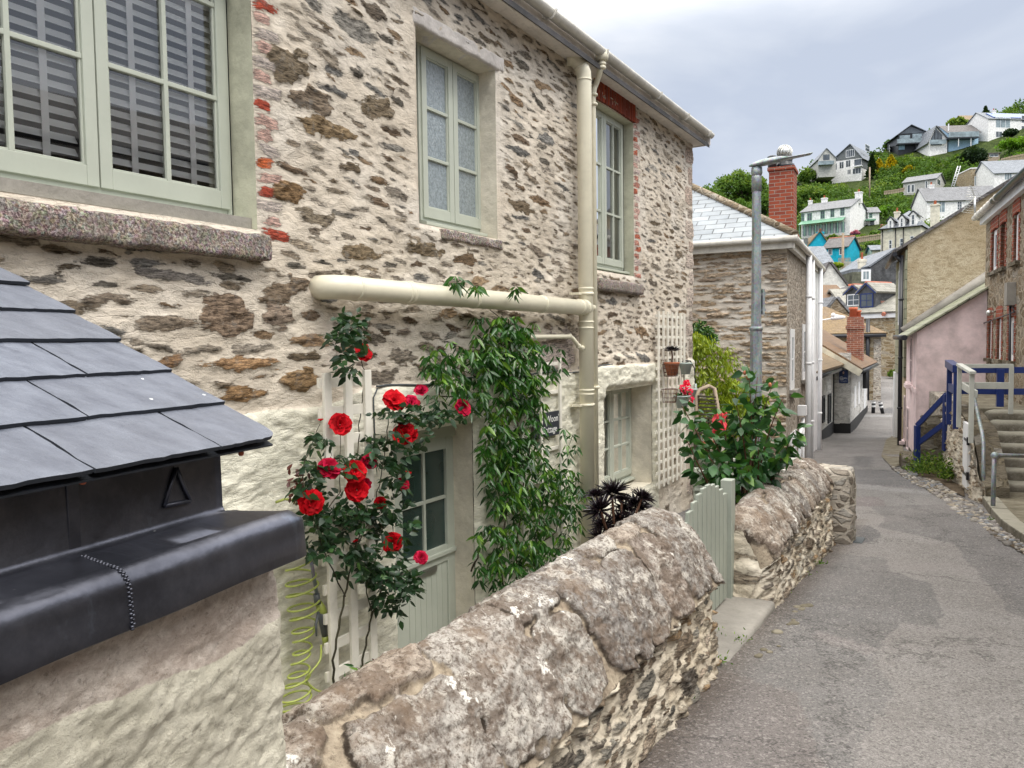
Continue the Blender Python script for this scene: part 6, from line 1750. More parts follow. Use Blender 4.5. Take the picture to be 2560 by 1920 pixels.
# ------------------------------------------------------------------ white inn at the bottom of the lane
pC = road_px(2124, 1083); C3 = Vector((pC.x, pC.y, 0)); zb3 = pC.z
AI = R(28.7); DIV = .5
IB = Fr(C3, AI, 1)                        # inn front along the lane, s away, d towards the lane
IA = Fr(C3 - Vector((math.cos(AI), -math.sin(AI), 0)) * DIV, AI, 1)   # the set-back nearer wing
IR = Fr(C3, AI - PI / 2, -1)              # return wall facing the camera, s to the left
zeB = on_plane(2125, 925, IB.o, IR.N).z
inn = thing('white_inn', C3 + Vector((-1, 3, zb3)), 'white painted stone inn with moss-grown roofs and black trim down the lane', 'inn')
b = MB(); Lb = 7.6
b.fbox(IB, 0, Lb, zb3 - .5, zeB, -4.5, 0); b.fbox(IR, .0, DIV + .02, zb3 - .5, zeB + .55, -.3, .012); b.build('lane_front', M['stone_white'], inn)
b = MB(); b.fbox(IB, -.02, Lb, zb3 - .6, zb3 + .32, -.3, .03); b.fbox(IR, -.03, DIV, zb3 - .6, zb3 + .3, -.1, .035); b.fbox(IA, -6.5, 0, zb3 - .4, zb3 + .38, -.2, .03); b.build('plinth', M['blacktrim'], inn)
# wing
b = MB(); zeA = on_plane(2078, 916, IA.o, IA.N).z
b.fbox(IA, -6.5, -.02, zb3 - .5, zeA, -4, 0); b.build('wing_wall', M['stone_white'], inn)
# mossy roofs: one falling to the lane over the far block, one over the wing
b = MB(); slopebox(b, [IB.p(-.25, zeB - .02, .32), IB.p(Lb, zeB - .02, .32), IB.p(Lb, zeB + 2.4, -3.4), IB.p(-.25, zeB + 2.4, -3.4)], .10)
planar_uv(b.build('roof', M['roof_moss'], inn))
b = MB(); slopebox(b, [IA.p(-7.0, zeA - .02, .30), IA.p(-.15, zeA - .02, .30), IA.p(-.15, zeA + 1.7, -2.8), IA.p(-7.0, zeA + 1.7, -2.8)], .10)
planar_uv(b.build('wing_roof', M['roof_rusty'], inn))
b = MB(); b.bar(IB.p(-.27, zeB - .10, .34), IB.p(-.27, zeB + 2.3, -3.4), .05, .22); b.build('bargeboard', M['far_cream'], inn)
b = MB(); b.tube([IB.p(-.28, zeB - .05, .36), IB.p(Lb, zeB - .05, .36)], .07, 8); b.tube([IB.p(4.6, zeB - .1, .12), IB.p(4.6, zb3 + 1.2, .12)], .09, 8)
b.tube([IR.p(DIV + .03, zeB, .08), IR.p(DIV + .03, zb3, .08)], .07, 8); b.tube([IA.p(-.1, zeA - .1, .25), IA.p(-6.9, zeA - .1, .30)], .06, 8); b.build('gutter', M['blackpipe'], inn)
for a, c, z0, z1 in ((1.5, 2.3, 1.0, 2.0), (3.1, 3.8, 1.0, 2.1), (5.8, 6.6, .1, 2.0)):
    b = MB(); b.fbox(IB, a, c, zb3 + z0 * .7, zb3 + z1 * .72, -.1, .012); b.build('window', M['whitepaint'], inn)
for a, c, z0, z1 in ((-1.6, -.9, .45, 1.35), (-3.0, -2.5, .6, 1.4)):
    window_at(inn, IA, a, c, zb3 + z0, zb3 + z1, 2, 1, 'blacktrim', 'farglass', d=.02)
b = MB(); b.fbox(IA, -5.3, -4.4, zb3 - .3, zb3 + 1.6, -.1, .02); b.build('door', M['whitepaint'], inn)
# brick stack
cy = 27.5; cF = Fr((at(2136, 900, cy).x, cy, 0), AI - PI / 2, -1); zt_ = at(2136, 792, cy).z
b = MB(); b.fbox(cF, -.26, .26, -1.2, zt_, -.62, 0); b.fbox(cF, -.30, .30, zt_ - .45, zt_ - .3, -.66, .03); o = b.build('chimney', M['brick_old'], inn, bevel=.01); planar_uv(o)
for x, r_, h_ in ((2133, .13, .35), (2145, .10, .24)):
    b = MB(); p_ = at(x, 790, cy + .3); b.lathe((p_.x, p_.y, zt_), [(r_ * 1.05, 0), (r_ * .9, h_ * .7), (r_ * 1.15, h_ * .75), (r_ * 1.15, h_), (r_ * .8, h_)], 12); b.build('chimney_pot', M['clay'], o)
# hanging sign
q0 = on_plane(2098, 925, IR.o + IR.N * .05, IR.N); q1 = on_plane(2120, 958, IR.o + IR.N * .05, IR.N)
sn = thing('inn_sign', q1, 'navy blue inn name board with small portrait and white lettering on the white gable end', 'sign')
sa, sb = (q0 - IR.o).dot(IR.D), (q1 - IR.o).dot(IR.D); lo, hi = min(sa, sb), max(sa, sb)
b = MB(); b.fbox(IR, lo, hi, q1.z, q0.z, .03, .06); b.build('board', M['signnavy'], sn)
def text(body, fr, s, z, d, size, mat, parent, name='lettering', align='CENTER', flipx=1, ext=.0008, shear=0, font=None):
    c = bpy.data.curves.new(name, 'FONT'); c.body = body; c.size = size; c.align_x = align; c.align_y = 'CENTER'; c.extrude = ext; c.shear = shear; c.resolution_u = 3
    o = bpy.data.objects.new(name, c); COL.objects.link(o); c.materials.append(M[mat])
    X = fr.D * flipx; N = fr.N; Z = Vector((0, 0, 1))
    if X.cross(Z).dot(N) < 0: X = -X
    p = fr.p(s, z, d)
    mt = Matrix(((X.x, Z.x, N.x, p.x), (X.y, Z.y, N.y, p.y), (X.z, Z.z, N.z, p.z), (0, 0, 0, 1)))
    bpy.context.view_layer.update()
    me = bpy.data.meshes.new_from_object(o.evaluated_get(bpy.context.evaluated_depsgraph_get()))
    o2 = bpy.data.objects.new(name, me); COL.objects.link(o2); bpy.data.objects.remove(o)
    o2.matrix_basis = mt
    if not me.materials: me.materials.append(M[mat])
    if parent:
        o2.parent = parent; o2.matrix_parent_inverse = mw(parent).inverted()
    return o2
m_ = (lo + hi) / 2; H_ = q0.z - q1.z; W_ = hi - lo
text('THE', IR, m_ + W_ * .25, q1.z + H_ * .48, .065, W_ * .16, 'text_white', sn)
text('RUSSELL', IR, m_, q1.z + H_ * .38, .065, W_ * .24, 'text_white', sn)
text('INN', IR, m_ + W_ * .2, q1.z + H_ * .28, .065, W_ * .22, 'text_white', sn)
text('food served daily', IR, m_, q1.z + H_ * .17, .065, W_ * .10, 'text_white', sn)
text('*  *  *', IR, m_, q1.z + H_ * .10, .065, W_ * .14, 'text_white', sn)
b = MB(); b.ball(IR.p(m_, q1.z + H_ * .80, .062), W_ * .13, 8, (1, .3, 1.2)); b.build('portrait_head', M['skin'], sn)
b = MB(); b.ball(IR.p(m_, q1.z + H_ * .64, .06), W_ * .18, 8, (1, .3, .7)); b.build('portrait_coat', M['darkpaint'], sn)
# outdoor lantern on a bracket over the inn
p0 = at(2060, 808, 19); p1 = at(2108, 800, 20)

# stone buildings at the foot of the lane
def quadwall(name, label, cat, pts_px, Y0, ang, mat, depth=5, roof=None):
    pass
pD = road_px(2172, 1030); SB = Fr((at(2200, 1000, 35).x, 35, 0), R(24), -1)
zr_ = float(road_z(35))
# gabled stone building, its near wall faces up the lane
SG = Fr((at(2201, 1000, 35).x, 35, 0), R(24) - PI / 2, -1)     # s to the left, d towards camera
ze = SG.px(2180, 836)[1]
sb = thing('stone_store', SG.p(2, zr_, -2), 'brown stone building with grey hipped roof and black drainpipe at the foot of the lane', 'house')
b = MB(); b.fbox(SG, 0, 7, zr_ - .6, ze, -4, 0); b.build('walls', M['stone_lane'], sb)
b = MB(); zr2 = SG.px(2090, 765)[1]
slopebox(b, [SG.p(-.25, ze, .2), SG.p(7, ze, .2), SG.p(5.0, zr2, -2.2), SG.p(2.4, zr2, -2.2)], .08); slopebox(b, [SG.p(-.25, ze, .2), SG.p(2.4, zr2, -2.2), SG.p(2.4, zr2, -2.3), SG.p(-.25, ze, -4)], .08)
planar_uv(b.build('roof', M['roof_rusty'], sb))
b = MB(); b.tube([SG.p(-.2, ze - .05, .25), SG.p(7, ze - .05, .25)], .08, 8); b.tube([SG.p(.55, ze + .7, .12), SG.p(.55, zr_, .12)], .09, 8); b.build('downpipe', M['blackpipe'], sb)
b = MB(); b.fbox(SG, 1.1, 1.5, zr_ + 1.5, ze - .3, -.1, .012); planar_uv(b.build('brick_quoin', M['clay'], sb))
b = MB(); b.fbox(SG, -.01, .30, zr_, ze - .2, -.1, .015); b.build('quoin_stones', M['stone_pier'], sb)
SH = Fr((at(2246, 980, 45).x + .6, 45, 0), R(60) - PI / 2, -1)
zr3 = float(road_z(45)); ze2 = SH.px(2225, 793)[1]
st2 = thing('stone_terrace', SH.p(3, zr3, -3), 'tall coursed stone wall of the house closing the view at the lane bend', 'house')
b = MB(); b.fbox(SH, -1, 9, zr3 - 1, ze2, -6, 0); b.build('walls', M['stone_lane'], st2)
b = MB(); b.fbox(SH, -1.1, 9, ze2 - .02, ze2 + .28, -.1, .18); b.build('fascia', M['whitepaint'], st2)
b = MB(); zz2 = SH.px(2225, 735)[1]; slopebox(b, [SH.p(-1.2, ze2 + .25, .25), SH.p(9, ze2 + .25, .25), SH.p(9, zz2 + .5, -3.5), SH.p(-1.2, zz2 + .5, -3.5)], .1); planar_uv(b.build('roof', M['roof_pale'], st2))
cF = SH; b = MB(); s_, z_ = SH.px(2186, 790, -1.0); b.fbox(SH, s_ - .42, s_ + .42, z_ - .5, SH.px(2186, 755, -1)[1], -1.7, -1.0); b.fbox(SH, s_ - .48, s_ + .48, SH.px(2186, 758, -1)[1], SH.px(2186, 753, -1)[1], -1.8, -.95); o = b.build('chimney', M['brick_old'], st2); planar_uv(o)
b = MB(); b.lathe(SH.p(s_, SH.px(2186, 753, -1)[1], -1.4), [(.22, 0), (.2, .35), (.26, .4)], 10); b.build('chimney_pot', M['clay'], o)
# bollards
for i, (x0, y0, x1, y1, lb) in enumerate(((2183, 1033, 2184, 1003, 'upright black and white bollard at the foot of the black drainpipe'), (2207, 1034, 2200, 1005, 'leaning black and white bollard beside the far lane corner'))):
    p0 = road_px(x0, y0); p1 = at(x1, y1, p0.y); b = MB(); b.tube([p0, p1], .07, 10); o = thing('bollard', p0, lb, 'bollard', 'bollards at the foot of the lane'); b.build('post', M['blackpipe'], o)
    b = MB(); m1 = Vector(p0).lerp(p1, .5); dv = (Vector(p1) - Vector(p0)).normalized(); b.lathe(m1, [(.076, 0), (.076, .07)], 10, dv); b.lathe(Vector(p1) - dv * .09, [(.076, 0), (.076, .07)], 10, dv); b.build('reflective_band', M['whitepaint'], o)
# roadside white planter wall with plant
p0 = road_px(2222, 968)
b = MB(); fr_ = Fr((p0.x, p0.y, p0.z), R(30)); b.fbox(fr_, .4, 3, -.3, .9, -.9, -.6); tag(b.build('garden_wall', M['stone_white']), 'short white garden wall with a shrub at the far lane corner', 'wall')
# ------------------------------------------------------------------ hillside across the valley
TOPR = np.array([(-.6, .05), (0.0, .12), (.23, .172), (.33, .19), (.43, .221), (.53, .252), (.64, .283), (.8, .32), (1.3, .36)])
Y0H, Y1H = 50., 260.
def t_of(r, Y):
    tt = np.interp(r, TOPR[:, 0], TOPR[:, 1]); u = np.clip((np.asarray(Y, float) - Y0H) / (Y1H - Y0H), 0, 1)
    return -.030 + (tt + .030) * u ** .75
def hill_z(x, Y):
    Y = np.asarray(Y, float); r = x / Y
    z = t_of(r, Y) * Y
    over = np.clip(Y - Y1H, 0, None)
    return z - over * (np.interp(r, TOPR[:, 0], TOPR[:, 1]) + .02)
def hill_px(px, py):
    d = ray(px, py); r = d.x / d.y; t = d.z / d.y
    tt = float(np.interp(r, TOPR[:, 0], TOPR[:, 1])); u = max(0., (t + .030) / (tt + .030))
    Y = Y0H + (Y1H - Y0H) * min(1., u) ** (1 / .75)
    return Vector((d.x / d.y * Y, Y, float(t_of(r, Y)) * Y))
def proj(P):
    P = Vector(P); zc = P.dot(_f); return 1280 + FPX * P.dot(_r) / zc, 960 - FPX * P.dot(_u) / zc
rr_ = np.linspace(-.5, 1.3, 220); yy_ = np.concatenate([np.linspace(50, 260, 120), np.linspace(262, 600, 40)])
Rr, Yy = np.meshgrid(rr_, yy_, indexing='ij'); X = Rr * Yy
Z = hill_z(X, Yy) + fbm(X * .03, Yy * .03, 4, 5) * 2.0 * sst(60, 120, Yy)
tag(np_mesh('hillside_terrain', np.stack([X, Yy, Z], -1).reshape(-1, 3), grid_faces(220, len(yy_)), None, M['hill']), kind='structure')
b = MB(); b.poly([(-500, 620, -8), (900, 620, -8), (900, -20, -8), (-500, -20, -8)])

HOUSES = []      # screen boxes kept clear of scrub, with distance
class HB:
    def __init__(s, name, label, Y, px0, px1, th, yb, ye, wall, roof, cat='house', depth=7, rise=2.2, kind='side', over=.3, back=None, far_px=None, base_extra=3.0, group=None, apexf=.5):
        if 100 <= Y < 232: Y = min(250., hill_px((px0 + px1) / 2, yb).y)
        s.Y = Y; p0 = at(px0, ye, Y); s.fr = Fr((p0.x, p0.y, 0), R(th), 1)
        s.L = s.fr.px(px1, ye)[0]; s.ze = p0.z; s.zb = at(px0, yb, Y).z
        if far_px:       # depth from where the return wall ends
            c = s.fr.p(s.L, 0, 0); rf = Fr(c, R(th) - PI / 2, 1); dirn = -s.fr.N
            rr = ray(far_px, ye); k = rr.x / rr.y
            depth = (k * c.y - c.x) / (dirn.x - k * dirn.y)
        if far_px and not (2 < depth < 16): depth = min(max(depth, 3), 12) if depth > 0 else 8
        s.d = depth; s.k = Y / FPX
        s.t = thing(name, s.fr.p(s.L / 2, s.zb, -depth / 2), label, cat, group)
        s.mat = wall
        b = MB(); fr = s.fr
        if kind == 'side':          # ridge parallel to the front
            pr = [(0, s.zb - base_extra), (0, s.ze), (-depth / 2, s.ze + rise), (-depth, s.ze), (-depth, s.zb - base_extra)]
            b.prism([fr.p(0, z, d) for d, z in pr], fr.D * s.L)
        elif kind == 'front':
            ax = s.L * apexf
            b.prism([fr.p(0, s.zb - base_extra, 0), fr.p(s.L, s.zb - base_extra, 0), fr.p(s.L, s.ze, 0), fr.p(ax, s.ze + rise, 0), fr.p(0, s.ze, 0)], fr.N * -depth)
        else: b.fbox(fr, 0, s.L, s.zb - base_extra, s.ze, -depth, 0)
        b.build('walls', M[wall], s.t)
        r = MB(); o = over; T = .14
        if kind == 'side':
            sl = rise / (depth / 2)
            for (d0, d1) in ((o, -depth / 2), (-depth - o, -depth / 2)):
                z0 = s.ze - sl * o; slopebox(r, [fr.p(-o, z0 + .06, d0), fr.p(s.L + o, z0 + .06, d0), fr.p(s.L + o, s.ze + rise + .06, d1), fr.p(-o, s.ze + rise + .06, d1)], T)
        elif kind == 'front':
            ax = s.L * apexf
            for (a, c) in ((-o, ax), (s.L + o, ax)):
                za = s.ze - rise * o / (ax if a < 0 else s.L - ax)
                slopebox(r, [fr.p(a, za + .06, o), fr.p(a, za + .06, -depth - o), fr.p(c, s.ze + rise + .06, -depth - o), fr.p(c, s.ze + rise + .06, o)], T)
        elif kind == 'hip':
            e = [fr.p(-o, s.ze, o), fr.p(s.L + o, s.ze, o), fr.p(s.L + o, s.ze, -depth - o), fr.p(-o, s.ze, -depth - o)]
            h = min(depth, s.L) / 2; q = [fr.p(h, s.ze + rise, -depth / 2), fr.p(s.L - h, s.ze + rise, -depth / 2)]
            r.add(e + q, [(0, 1, 5, 4), (1, 2, 5), (2, 3, 4, 5), (3, 0, 4)])
        else: r.fbox(fr, -o, s.L + o, s.ze, s.ze + .25, -depth - o, o)
        s.roof = r.build('roof', M[roof], s.t); planar_uv(s.roof)
        xs = [proj(fr.p(a, z, d)) for a in (0, s.L) for z in (s.zb, s.ze + (rise if kind != 'flat' else 0)) for d in (0, -depth)]
        HOUSES.append((min(x for x, y in xs), max(x for x, y in xs), min(y for x, y in xs), max(y for x, y in xs), Y))
    def w(s, *rects, mat='whiteupvc', glass='farglass', cols=2, rows=2, side=None, fw=None, d=0.0):
        fr = s.fr if side is None else Fr(s.fr.p(s.L, 0, 0), R(0), 1)
        if side:
            fr = Fr((s.fr.p(s.L, 0, 0).x, s.fr.p(s.L, 0, 0).y, 0), math.atan2(-s.fr.N.x, -s.fr.N.y), 1)
        for (x0, x1, y0, y1) in rects:
            q = [fr.px(x, (y0 + y1) / 2)[0] for x in (x0, x1)]; m = (x0 + x1) / 2
            z1, z0 = fr.px(m, y0)[1], fr.px(m, y1)[1]
            window_at(s.t, fr, min(q), max(q), z0, z1, cols, rows, mat, glass, fw=fw or max(.07, s.k * 1.1), bw=max(.05, s.k * .7), rec=.04, d=d)
        return s
    def ch(s, px, ytop, wpx, mat='far_white', sdist=None, pot=True, h=2.5):
        d = sdist if sdist is not None else -s.d / 2
        fr = s.fr; c, zt = fr.px(px, ytop, d); w_ = wpx * s.k
        b = MB(); b.fbox(fr, c - w_ / 2, c + w_ / 2, zt - h, zt, d - w_ * .35, d + w_ * .35); b.fbox(fr, c - w_ * .58, c + w_ * .58, zt - .25, zt - .05, d - w_ * .42, d + w_ * .42)
        o = b.build('chimney', M[mat], s.t); planar_uv(o)
        if pot: p = MB(); p.lathe(fr.p(c, zt, d), [(w_ * .18, 0), (w_ * .15, .5), (w_ * .2, .55)], 8); p.build('chimney_pot', M['clay'], o)
        return s
    def slab(s, name, mat, x0, x1, y0, y1, d0, d1, side=None):
        fr = s.fr
        a, c = fr.px(x0, y0, d1)[0], fr.px(x1, y0, d1)[0]; m = (x0 + x1) / 2
        z1, z0 = fr.px(m, y0, d1)[1], fr.px(m, y1, d1)[1]
        b = MB(); b.fbox(fr, a, c, z0, z1, d0, d1); b.build(name, M[mat], s.t); return s

# 1 white villa with green verandah
h = HB('white_villa', 'long white house with green glazed verandah halfway up the hillside', 150, 2003, 2125, 130, 592, 532, 'far_white', 'slate_grey', far_px=2170, rise=2.6)
h.w((2003, 2011, 534, 554), (2051, 2062, 527, 547), (2076, 2086, 522, 543), (2100.5, 2111.5, 518, 539), mat='greenpaint')
h.w((2018, 2030, 533, 552), mat='greenpaint')
h.ch(2026, 501, 9).ch(2061, 495, 13).ch(2147, 480, 15)
b = MB(); fr = h.fr; g_ = MB()
a, c = fr.px(2028, 560)[0], fr.px(2114, 545)[0]; zt1 = fr.px(2110, 543)[1]; zt0 = fr.px(2110, 551, 1.6)[1]; zb0 = fr.px(2110, 574, 1.6)[1]
slopebox(b, [fr.p(a - 2.2, zt0, 1.9), fr.p(c, zt0, 1.9), fr.p(c, zt1, 0), fr.p(a - 2.2, zt1, 0)], .08)
for k in range(9): s_ = a - 2 + (c - a + 2) * k / 8; b.fbox(fr, s_ - .07, s_ + .07, zb0 - .6, zt0, 1.5, 1.64)
b.build('verandah', M['greenpaint'], h.t)
for k in range(8): s_ = a - 2 + (c - a + 2) * k / 8; g_.fbox(fr, s_ + .2, s_ + (c - a + 2) / 8 - .12, zb0 - .3, zt0 - .1, .02, .06)
g_.build('verandah_glazing', M['farglass_light'], h.t)
h = HB('white_annex', 'small white two-storey annexe at the right gable of the white villa', 158, 2171, 2198, 100, 562, 532, 'far_white', 'slate_grey', cat='annexe', depth=5, rise=1.4)
h.w((2173, 2181, 533, 545), mat='greenpaint'); h.slab('porch_roof', 'greenpaint', 2166, 2190, 547, 551, 0, 1.4); h.slab('porch_door', 'farglass', 2176, 2186, 552, 566, 0, .05)

# 2 big grey and white house on the left shoulder
h = HB('hill_house', 'large white house with grey slate-hung gable and balcony below the skyline', 215, 2077, 2154, 133, 447, 406, 'far_white', 'slate_far', far_px=2242, kind='front', rise=4.4, apexf=.64, over=.5)
fr = h.fr; ax = h.L * .64
b = MB(); b.poly([fr.p(-.2, h.ze + .2, .06), fr.p(h.L, h.ze - .2, .06), fr.p(h.L, h.ze + .4, .06), fr.p(ax, h.ze + 4.5, .06)]); 
sfr = Fr((fr.p(h.L, 0, 0).x, fr.p(h.L, 0, 0).y, 0), math.atan2(-fr.N.x, -fr.N.y), 1)
b.fbox(sfr, 0, h.d, h.ze - 3.0, h.ze + .1, -.05, .08); b.build('slate_hanging', M['far_grey'], h.t)
h.w((2115, 2137, 374, 393), cols=4, rows=1, d=.1).w((2081, 2093, 408, 426), (2098, 2110, 404, 422), (2114, 2127, 400, 418), cols=2, rows=1)
h.w((2081, 2088, 433, 445), (2118, 2128, 423, 436), (2131, 2153, 419, 435), cols=3, rows=1)
h.w((2163, 2174, 362, 379), (2224, 2232, 366, 382), side=1, cols=1, rows=2)
h.slab('balcony_recess', 'farglass', 2136, 2153, 398, 413, -.1, .05); h.slab('balcony_rail', 'whiteupvc', 2133, 2154, 414, 416, 0, 1.2)
h.w((2196, 2202, 395, 405), side=1, cols=1, rows=1); h.slab('bargeboard', 'whiteupvc', 2076, 2078, 404, 409, 0, .6)
h = HB('hill_house', 'grey timber gabled house with glass balcony left of the large grey and white house', 235, 2046, 2090, 98, 418, 398, 'far_greyrender', 'slate_far', kind='front', rise=3.0, depth=12, apexf=.45)
h.slab('balcony_glass', 'farglass_light', 2048, 2085, 402, 411, 0, 1.5).slab('glazing', 'farglass', 2058, 2074, 386, 400, 0, .05)

# 3 skyline houses
h = HB('skyline_house', 'black framed glass house with low gable and long glass balcony on the skyline', 250, 2246, 2318, 98, 372, 336, 'darkpaint', 'slate_far', kind='front', rise=2.6, depth=10, apexf=.42, over=.9)
h.slab('lower_wall', 'far_paleblue', 2247, 2262, 359, 374, 0, .15).slab('lower_wall', 'far_greyrender', 2290, 2318, 360, 374, 0, .15).slab('glazing', 'farglass_light', 2249, 2275, 338, 349, .15, .2).slab('glazing', 'farglass_light', 2281, 2306, 334, 349, .15, .2)
b = MB(); fr = h.fr; b.poly([fr.p(.3, h.ze + .1, .2), fr.p(h.L, h.ze + .1, .2), fr.p(h.L * .42, h.ze + 2.2, .2)]); b.build('gable_glazing', M['farglass'], h.t)
h.slab('balcony', 'darkpaint', 2243, 2334, 356, 359, 0, 2.2).slab('balcony_glass', 'farglass_light', 2243, 2334, 346, 356, 2.1, 2.2).slab('lower_glazing', 'farglass', 2250, 2262, 360, 368, 0, .1)
h = HB('skyline_house', 'white A-frame gable house with glass front beside the black framed house', 240, 2322, 2368, 96, 372, 349, 'far_white', 'slate_far', kind='front', rise=3.9, depth=11, apexf=.36, over=.7)
fr = h.fr; b = MB(); b.poly([fr.p(.6, h.ze - 1.8, .1), fr.p(h.L * .72, h.ze - 1.8, .1), fr.p(h.L * .72, h.ze + 1.2, .1), fr.p(h.L * .36, h.ze + 3.3, .1), fr.p(.6, h.ze + .3, .1)]); b.build('gable_glazing', M['farglass'], h.t)
h.slab('balcony_glass', 'farglass_light', 2324, 2366, 349, 360, .9, 1.0).slab('flue', 'whitepaint', 2371, 2373, 309, 334, -2, -1.7)
h.slab('glazing_bar', 'darkpaint', 2337, 2338.4, 326, 352, .1, .2).slab('glazing_bar', 'darkpaint', 2345, 2346, 328, 352, .1, .2)
h = HB('skyline_house', 'low grey roofed house with long glass balcony on posts between two white gables', 240, 2372, 2446, 94, 362, 332, 'far_paleblue', 'slate_dark', kind='side', rise=3.4, depth=11, over=.6)
h.slab('balcony', 'darkpaint', 2372, 2448, 342, 345, 0, 2.6).slab('balcony_glass', 'farglass_light', 2372, 2448, 329, 342, 2.5, 2.6).slab('glazing', 'farglass', 2380, 2440, 333, 343, 0, .08)
for x in (2396, 2427): h.slab('balcony_post', 'whitepaint', x, x + 1.5, 344, 366, 2.2, 2.4)
h = HB('skyline_house', 'grey gable wall joining the balconied house to the white house at the top right', 246, 2446, 2472, 92, 350, 328, 'far_greyrender', 'slate_dark', kind='front', rise=3.6, depth=9, apexf=.85)
h = HB('skyline_house', 'white two-storey house with solar panels on its roof at the top right', 238, 2471, 2600, 82, 352, 297, 'far_white', 'slate_far', kind='side', rise=3.2, depth=10)
h.w((2489, 2526, 293, 320), cols=3, rows=1, glass='farglass_light').w((2489, 2506, 328, 344), cols=2, rows=1).w((2553, 2566, 288, 308), (2553, 2566, 314, 330), cols=1, rows=1).ch(2484, 276, 9)
b = MB(); fr = h.fr; sl = 3.2 / 5; slopebox(b, [fr.p(2, h.ze + .5, -.4), fr.p(h.L, h.ze + .5, -.4), fr.p(h.L, h.ze + 2.6, -3.6), fr.p(2, h.ze + 2.6, -3.6)], .25); sp_m = paint('solar_panel_blue', (.06, .12, .34), .15, .1, .02); M['solar'] = sp_m; b.build('solar_panel', M['solar'], h.t)
h = HB('skyline_house', 'cream bungalow with brown roof peeping over the grey gable', 262, 2418, 2472, 88, 318, 300, 'far_cream', 'roof_rusty', kind='side', rise=2.6, depth=9)
h.w((2427, 2448, 303, 310), cols=3, rows=1)

# 4 turquoise cottages
h = HB('turquoise_cottage', 'turquoise cottage with brown roof and chimney on its gable, nearest the stone house roof', 118, 2021, 2072, 100, 668, 614, 'far_blue', 'roof_rusty', kind='front', rise=2.3, depth=10, apexf=.55)
h.ch(2051, 580, 15, 'far_blue', sdist=-.6).w((2032, 2043, 625, 643), cols=2, rows=1).w((2046, 2051, 625, 643), cols=1, rows=1)
h.slab('side_wing', 'far_blue', 1995, 2021, 612, 650, -6, -1).slab('slate_cheek', 'far_grey', 1998, 2020, 597, 612, -6, -1.5).slab('dormer_window', 'whiteupvc', 1994, 2009, 599, 613, -1.5, -1.2)
h = HB('turquoise_cottage', 'turquoise cottage with dark slate roof and a red ridge, right of the chimneyed one', 120, 2060, 2118, 130, 668, 622, 'far_blue', 'slate_dark', kind='side', rise=1.9, far_px=2149)
h.w((2070, 2080.5, 623, 638), (2098, 2108, 620, 637), cols=1, rows=1)
b = MB(); fr = h.fr; b.tube([fr.p(-.3, h.ze + 2.1, -h.d / 2), fr.p(h.L + .2, h.ze + 2.1, -h.d / 2)], .13, 6); b.build('ridge_tiles', M['red_tile'], h.t)
h = HB('turquoise_shed', 'little turquoise shed below the right turquoise cottage', 105, 2104, 2126, 100, 662, 650, 'far_blue', 'slate_far', cat='shed', kind='front', rise=.9, depth=4, apexf=.6)

# 5 cream terrace
h = HB('cream_terrace', 'tall cream house with three gabled dormers and a hipped slate roof behind the tan gable', 112, 2202, 2302, 128, 690, 574, 'far_cream', 'slate_far', far_px=2372, kind='hip', rise=3.2)
h.w((2222, 2230, 600, 622), (2249.5, 2258, 596, 618), (2275, 2285, 590, 602), (2221, 2231, 638, 645), cols=1, rows=2)
h.ch(2338, 511, 19, 'far_cream', h=3.6).ch(2243, 529, 13, 'far_cream')
for (x0, x1, y0, y1) in ((2219, 2233, 544, 578), (2247, 2262, 538, 571), (2274, 2291, 529, 566)):
    fr = h.fr; a, c = fr.px(x0, 560)[0], fr.px(x1, 560)[0]; m = (x0 + x1) / 2; zt_, zm_, zb5 = fr.px(m, y0)[1], fr.px(m, y0 + 9)[1], fr.px(m, y1)[1]
    b = MB(); b.prism([fr.p(a, zb5, .02), fr.p(c, zb5, .02), fr.p(c, zm_, .02), fr.p((a + c) / 2, zt_, .02), fr.p(a, zm_, .02)], fr.N * -3.0); d_ = b.build('dormer', M['far_white'], h.t)
    b = MB()
    for (s_a, s_b) in ((a - .2, (a + c) / 2), (c + .2, (a + c) / 2)): slopebox(b, [fr.p(s_a, zm_ - .05, .15), fr.p(s_a, zm_ - .05, -3.4), fr.p(s_b, zt_ + .12, -3.4), fr.p(s_b, zt_ + .12, .15)], .08)
    b.build('dormer_roof', M['slate_far'], d_)
    b, g_ = MB(), MB(); win(b, g_, fr, a + .22, c - .22, zb5 + .2, zm_ + .1, .05, 1, 2, .07, .05, .03); b.build('dormer_window', M['whitepaint'], d_); g_.build('pane', M['farglass'], d_)
b = MB(); fr = h.fr
for x in (2206, 2239, 2258.5): s_ = fr.px(x, 600)[0]; b.tube([fr.p(s_, h.ze, .1), fr.p(s_, h.zb, .1)], .07, 6)
b.tube([fr.p(-.3, h.ze, .35), fr.p(h.L + .3, h.ze, .35)], .1, 6); b.build('downpipe', M['blackpipe'], h.t)
h = HB('cream_annex', 'low cream lean-to annexe at the left end of the dormered cream house', 114, 2180, 2203, 104, 655, 626, 'far_cream', 'slate_far', cat='annexe', kind='side', rise=.9, depth=4)
h.w((2194, 2198, 630, 643), cols=1, rows=2)

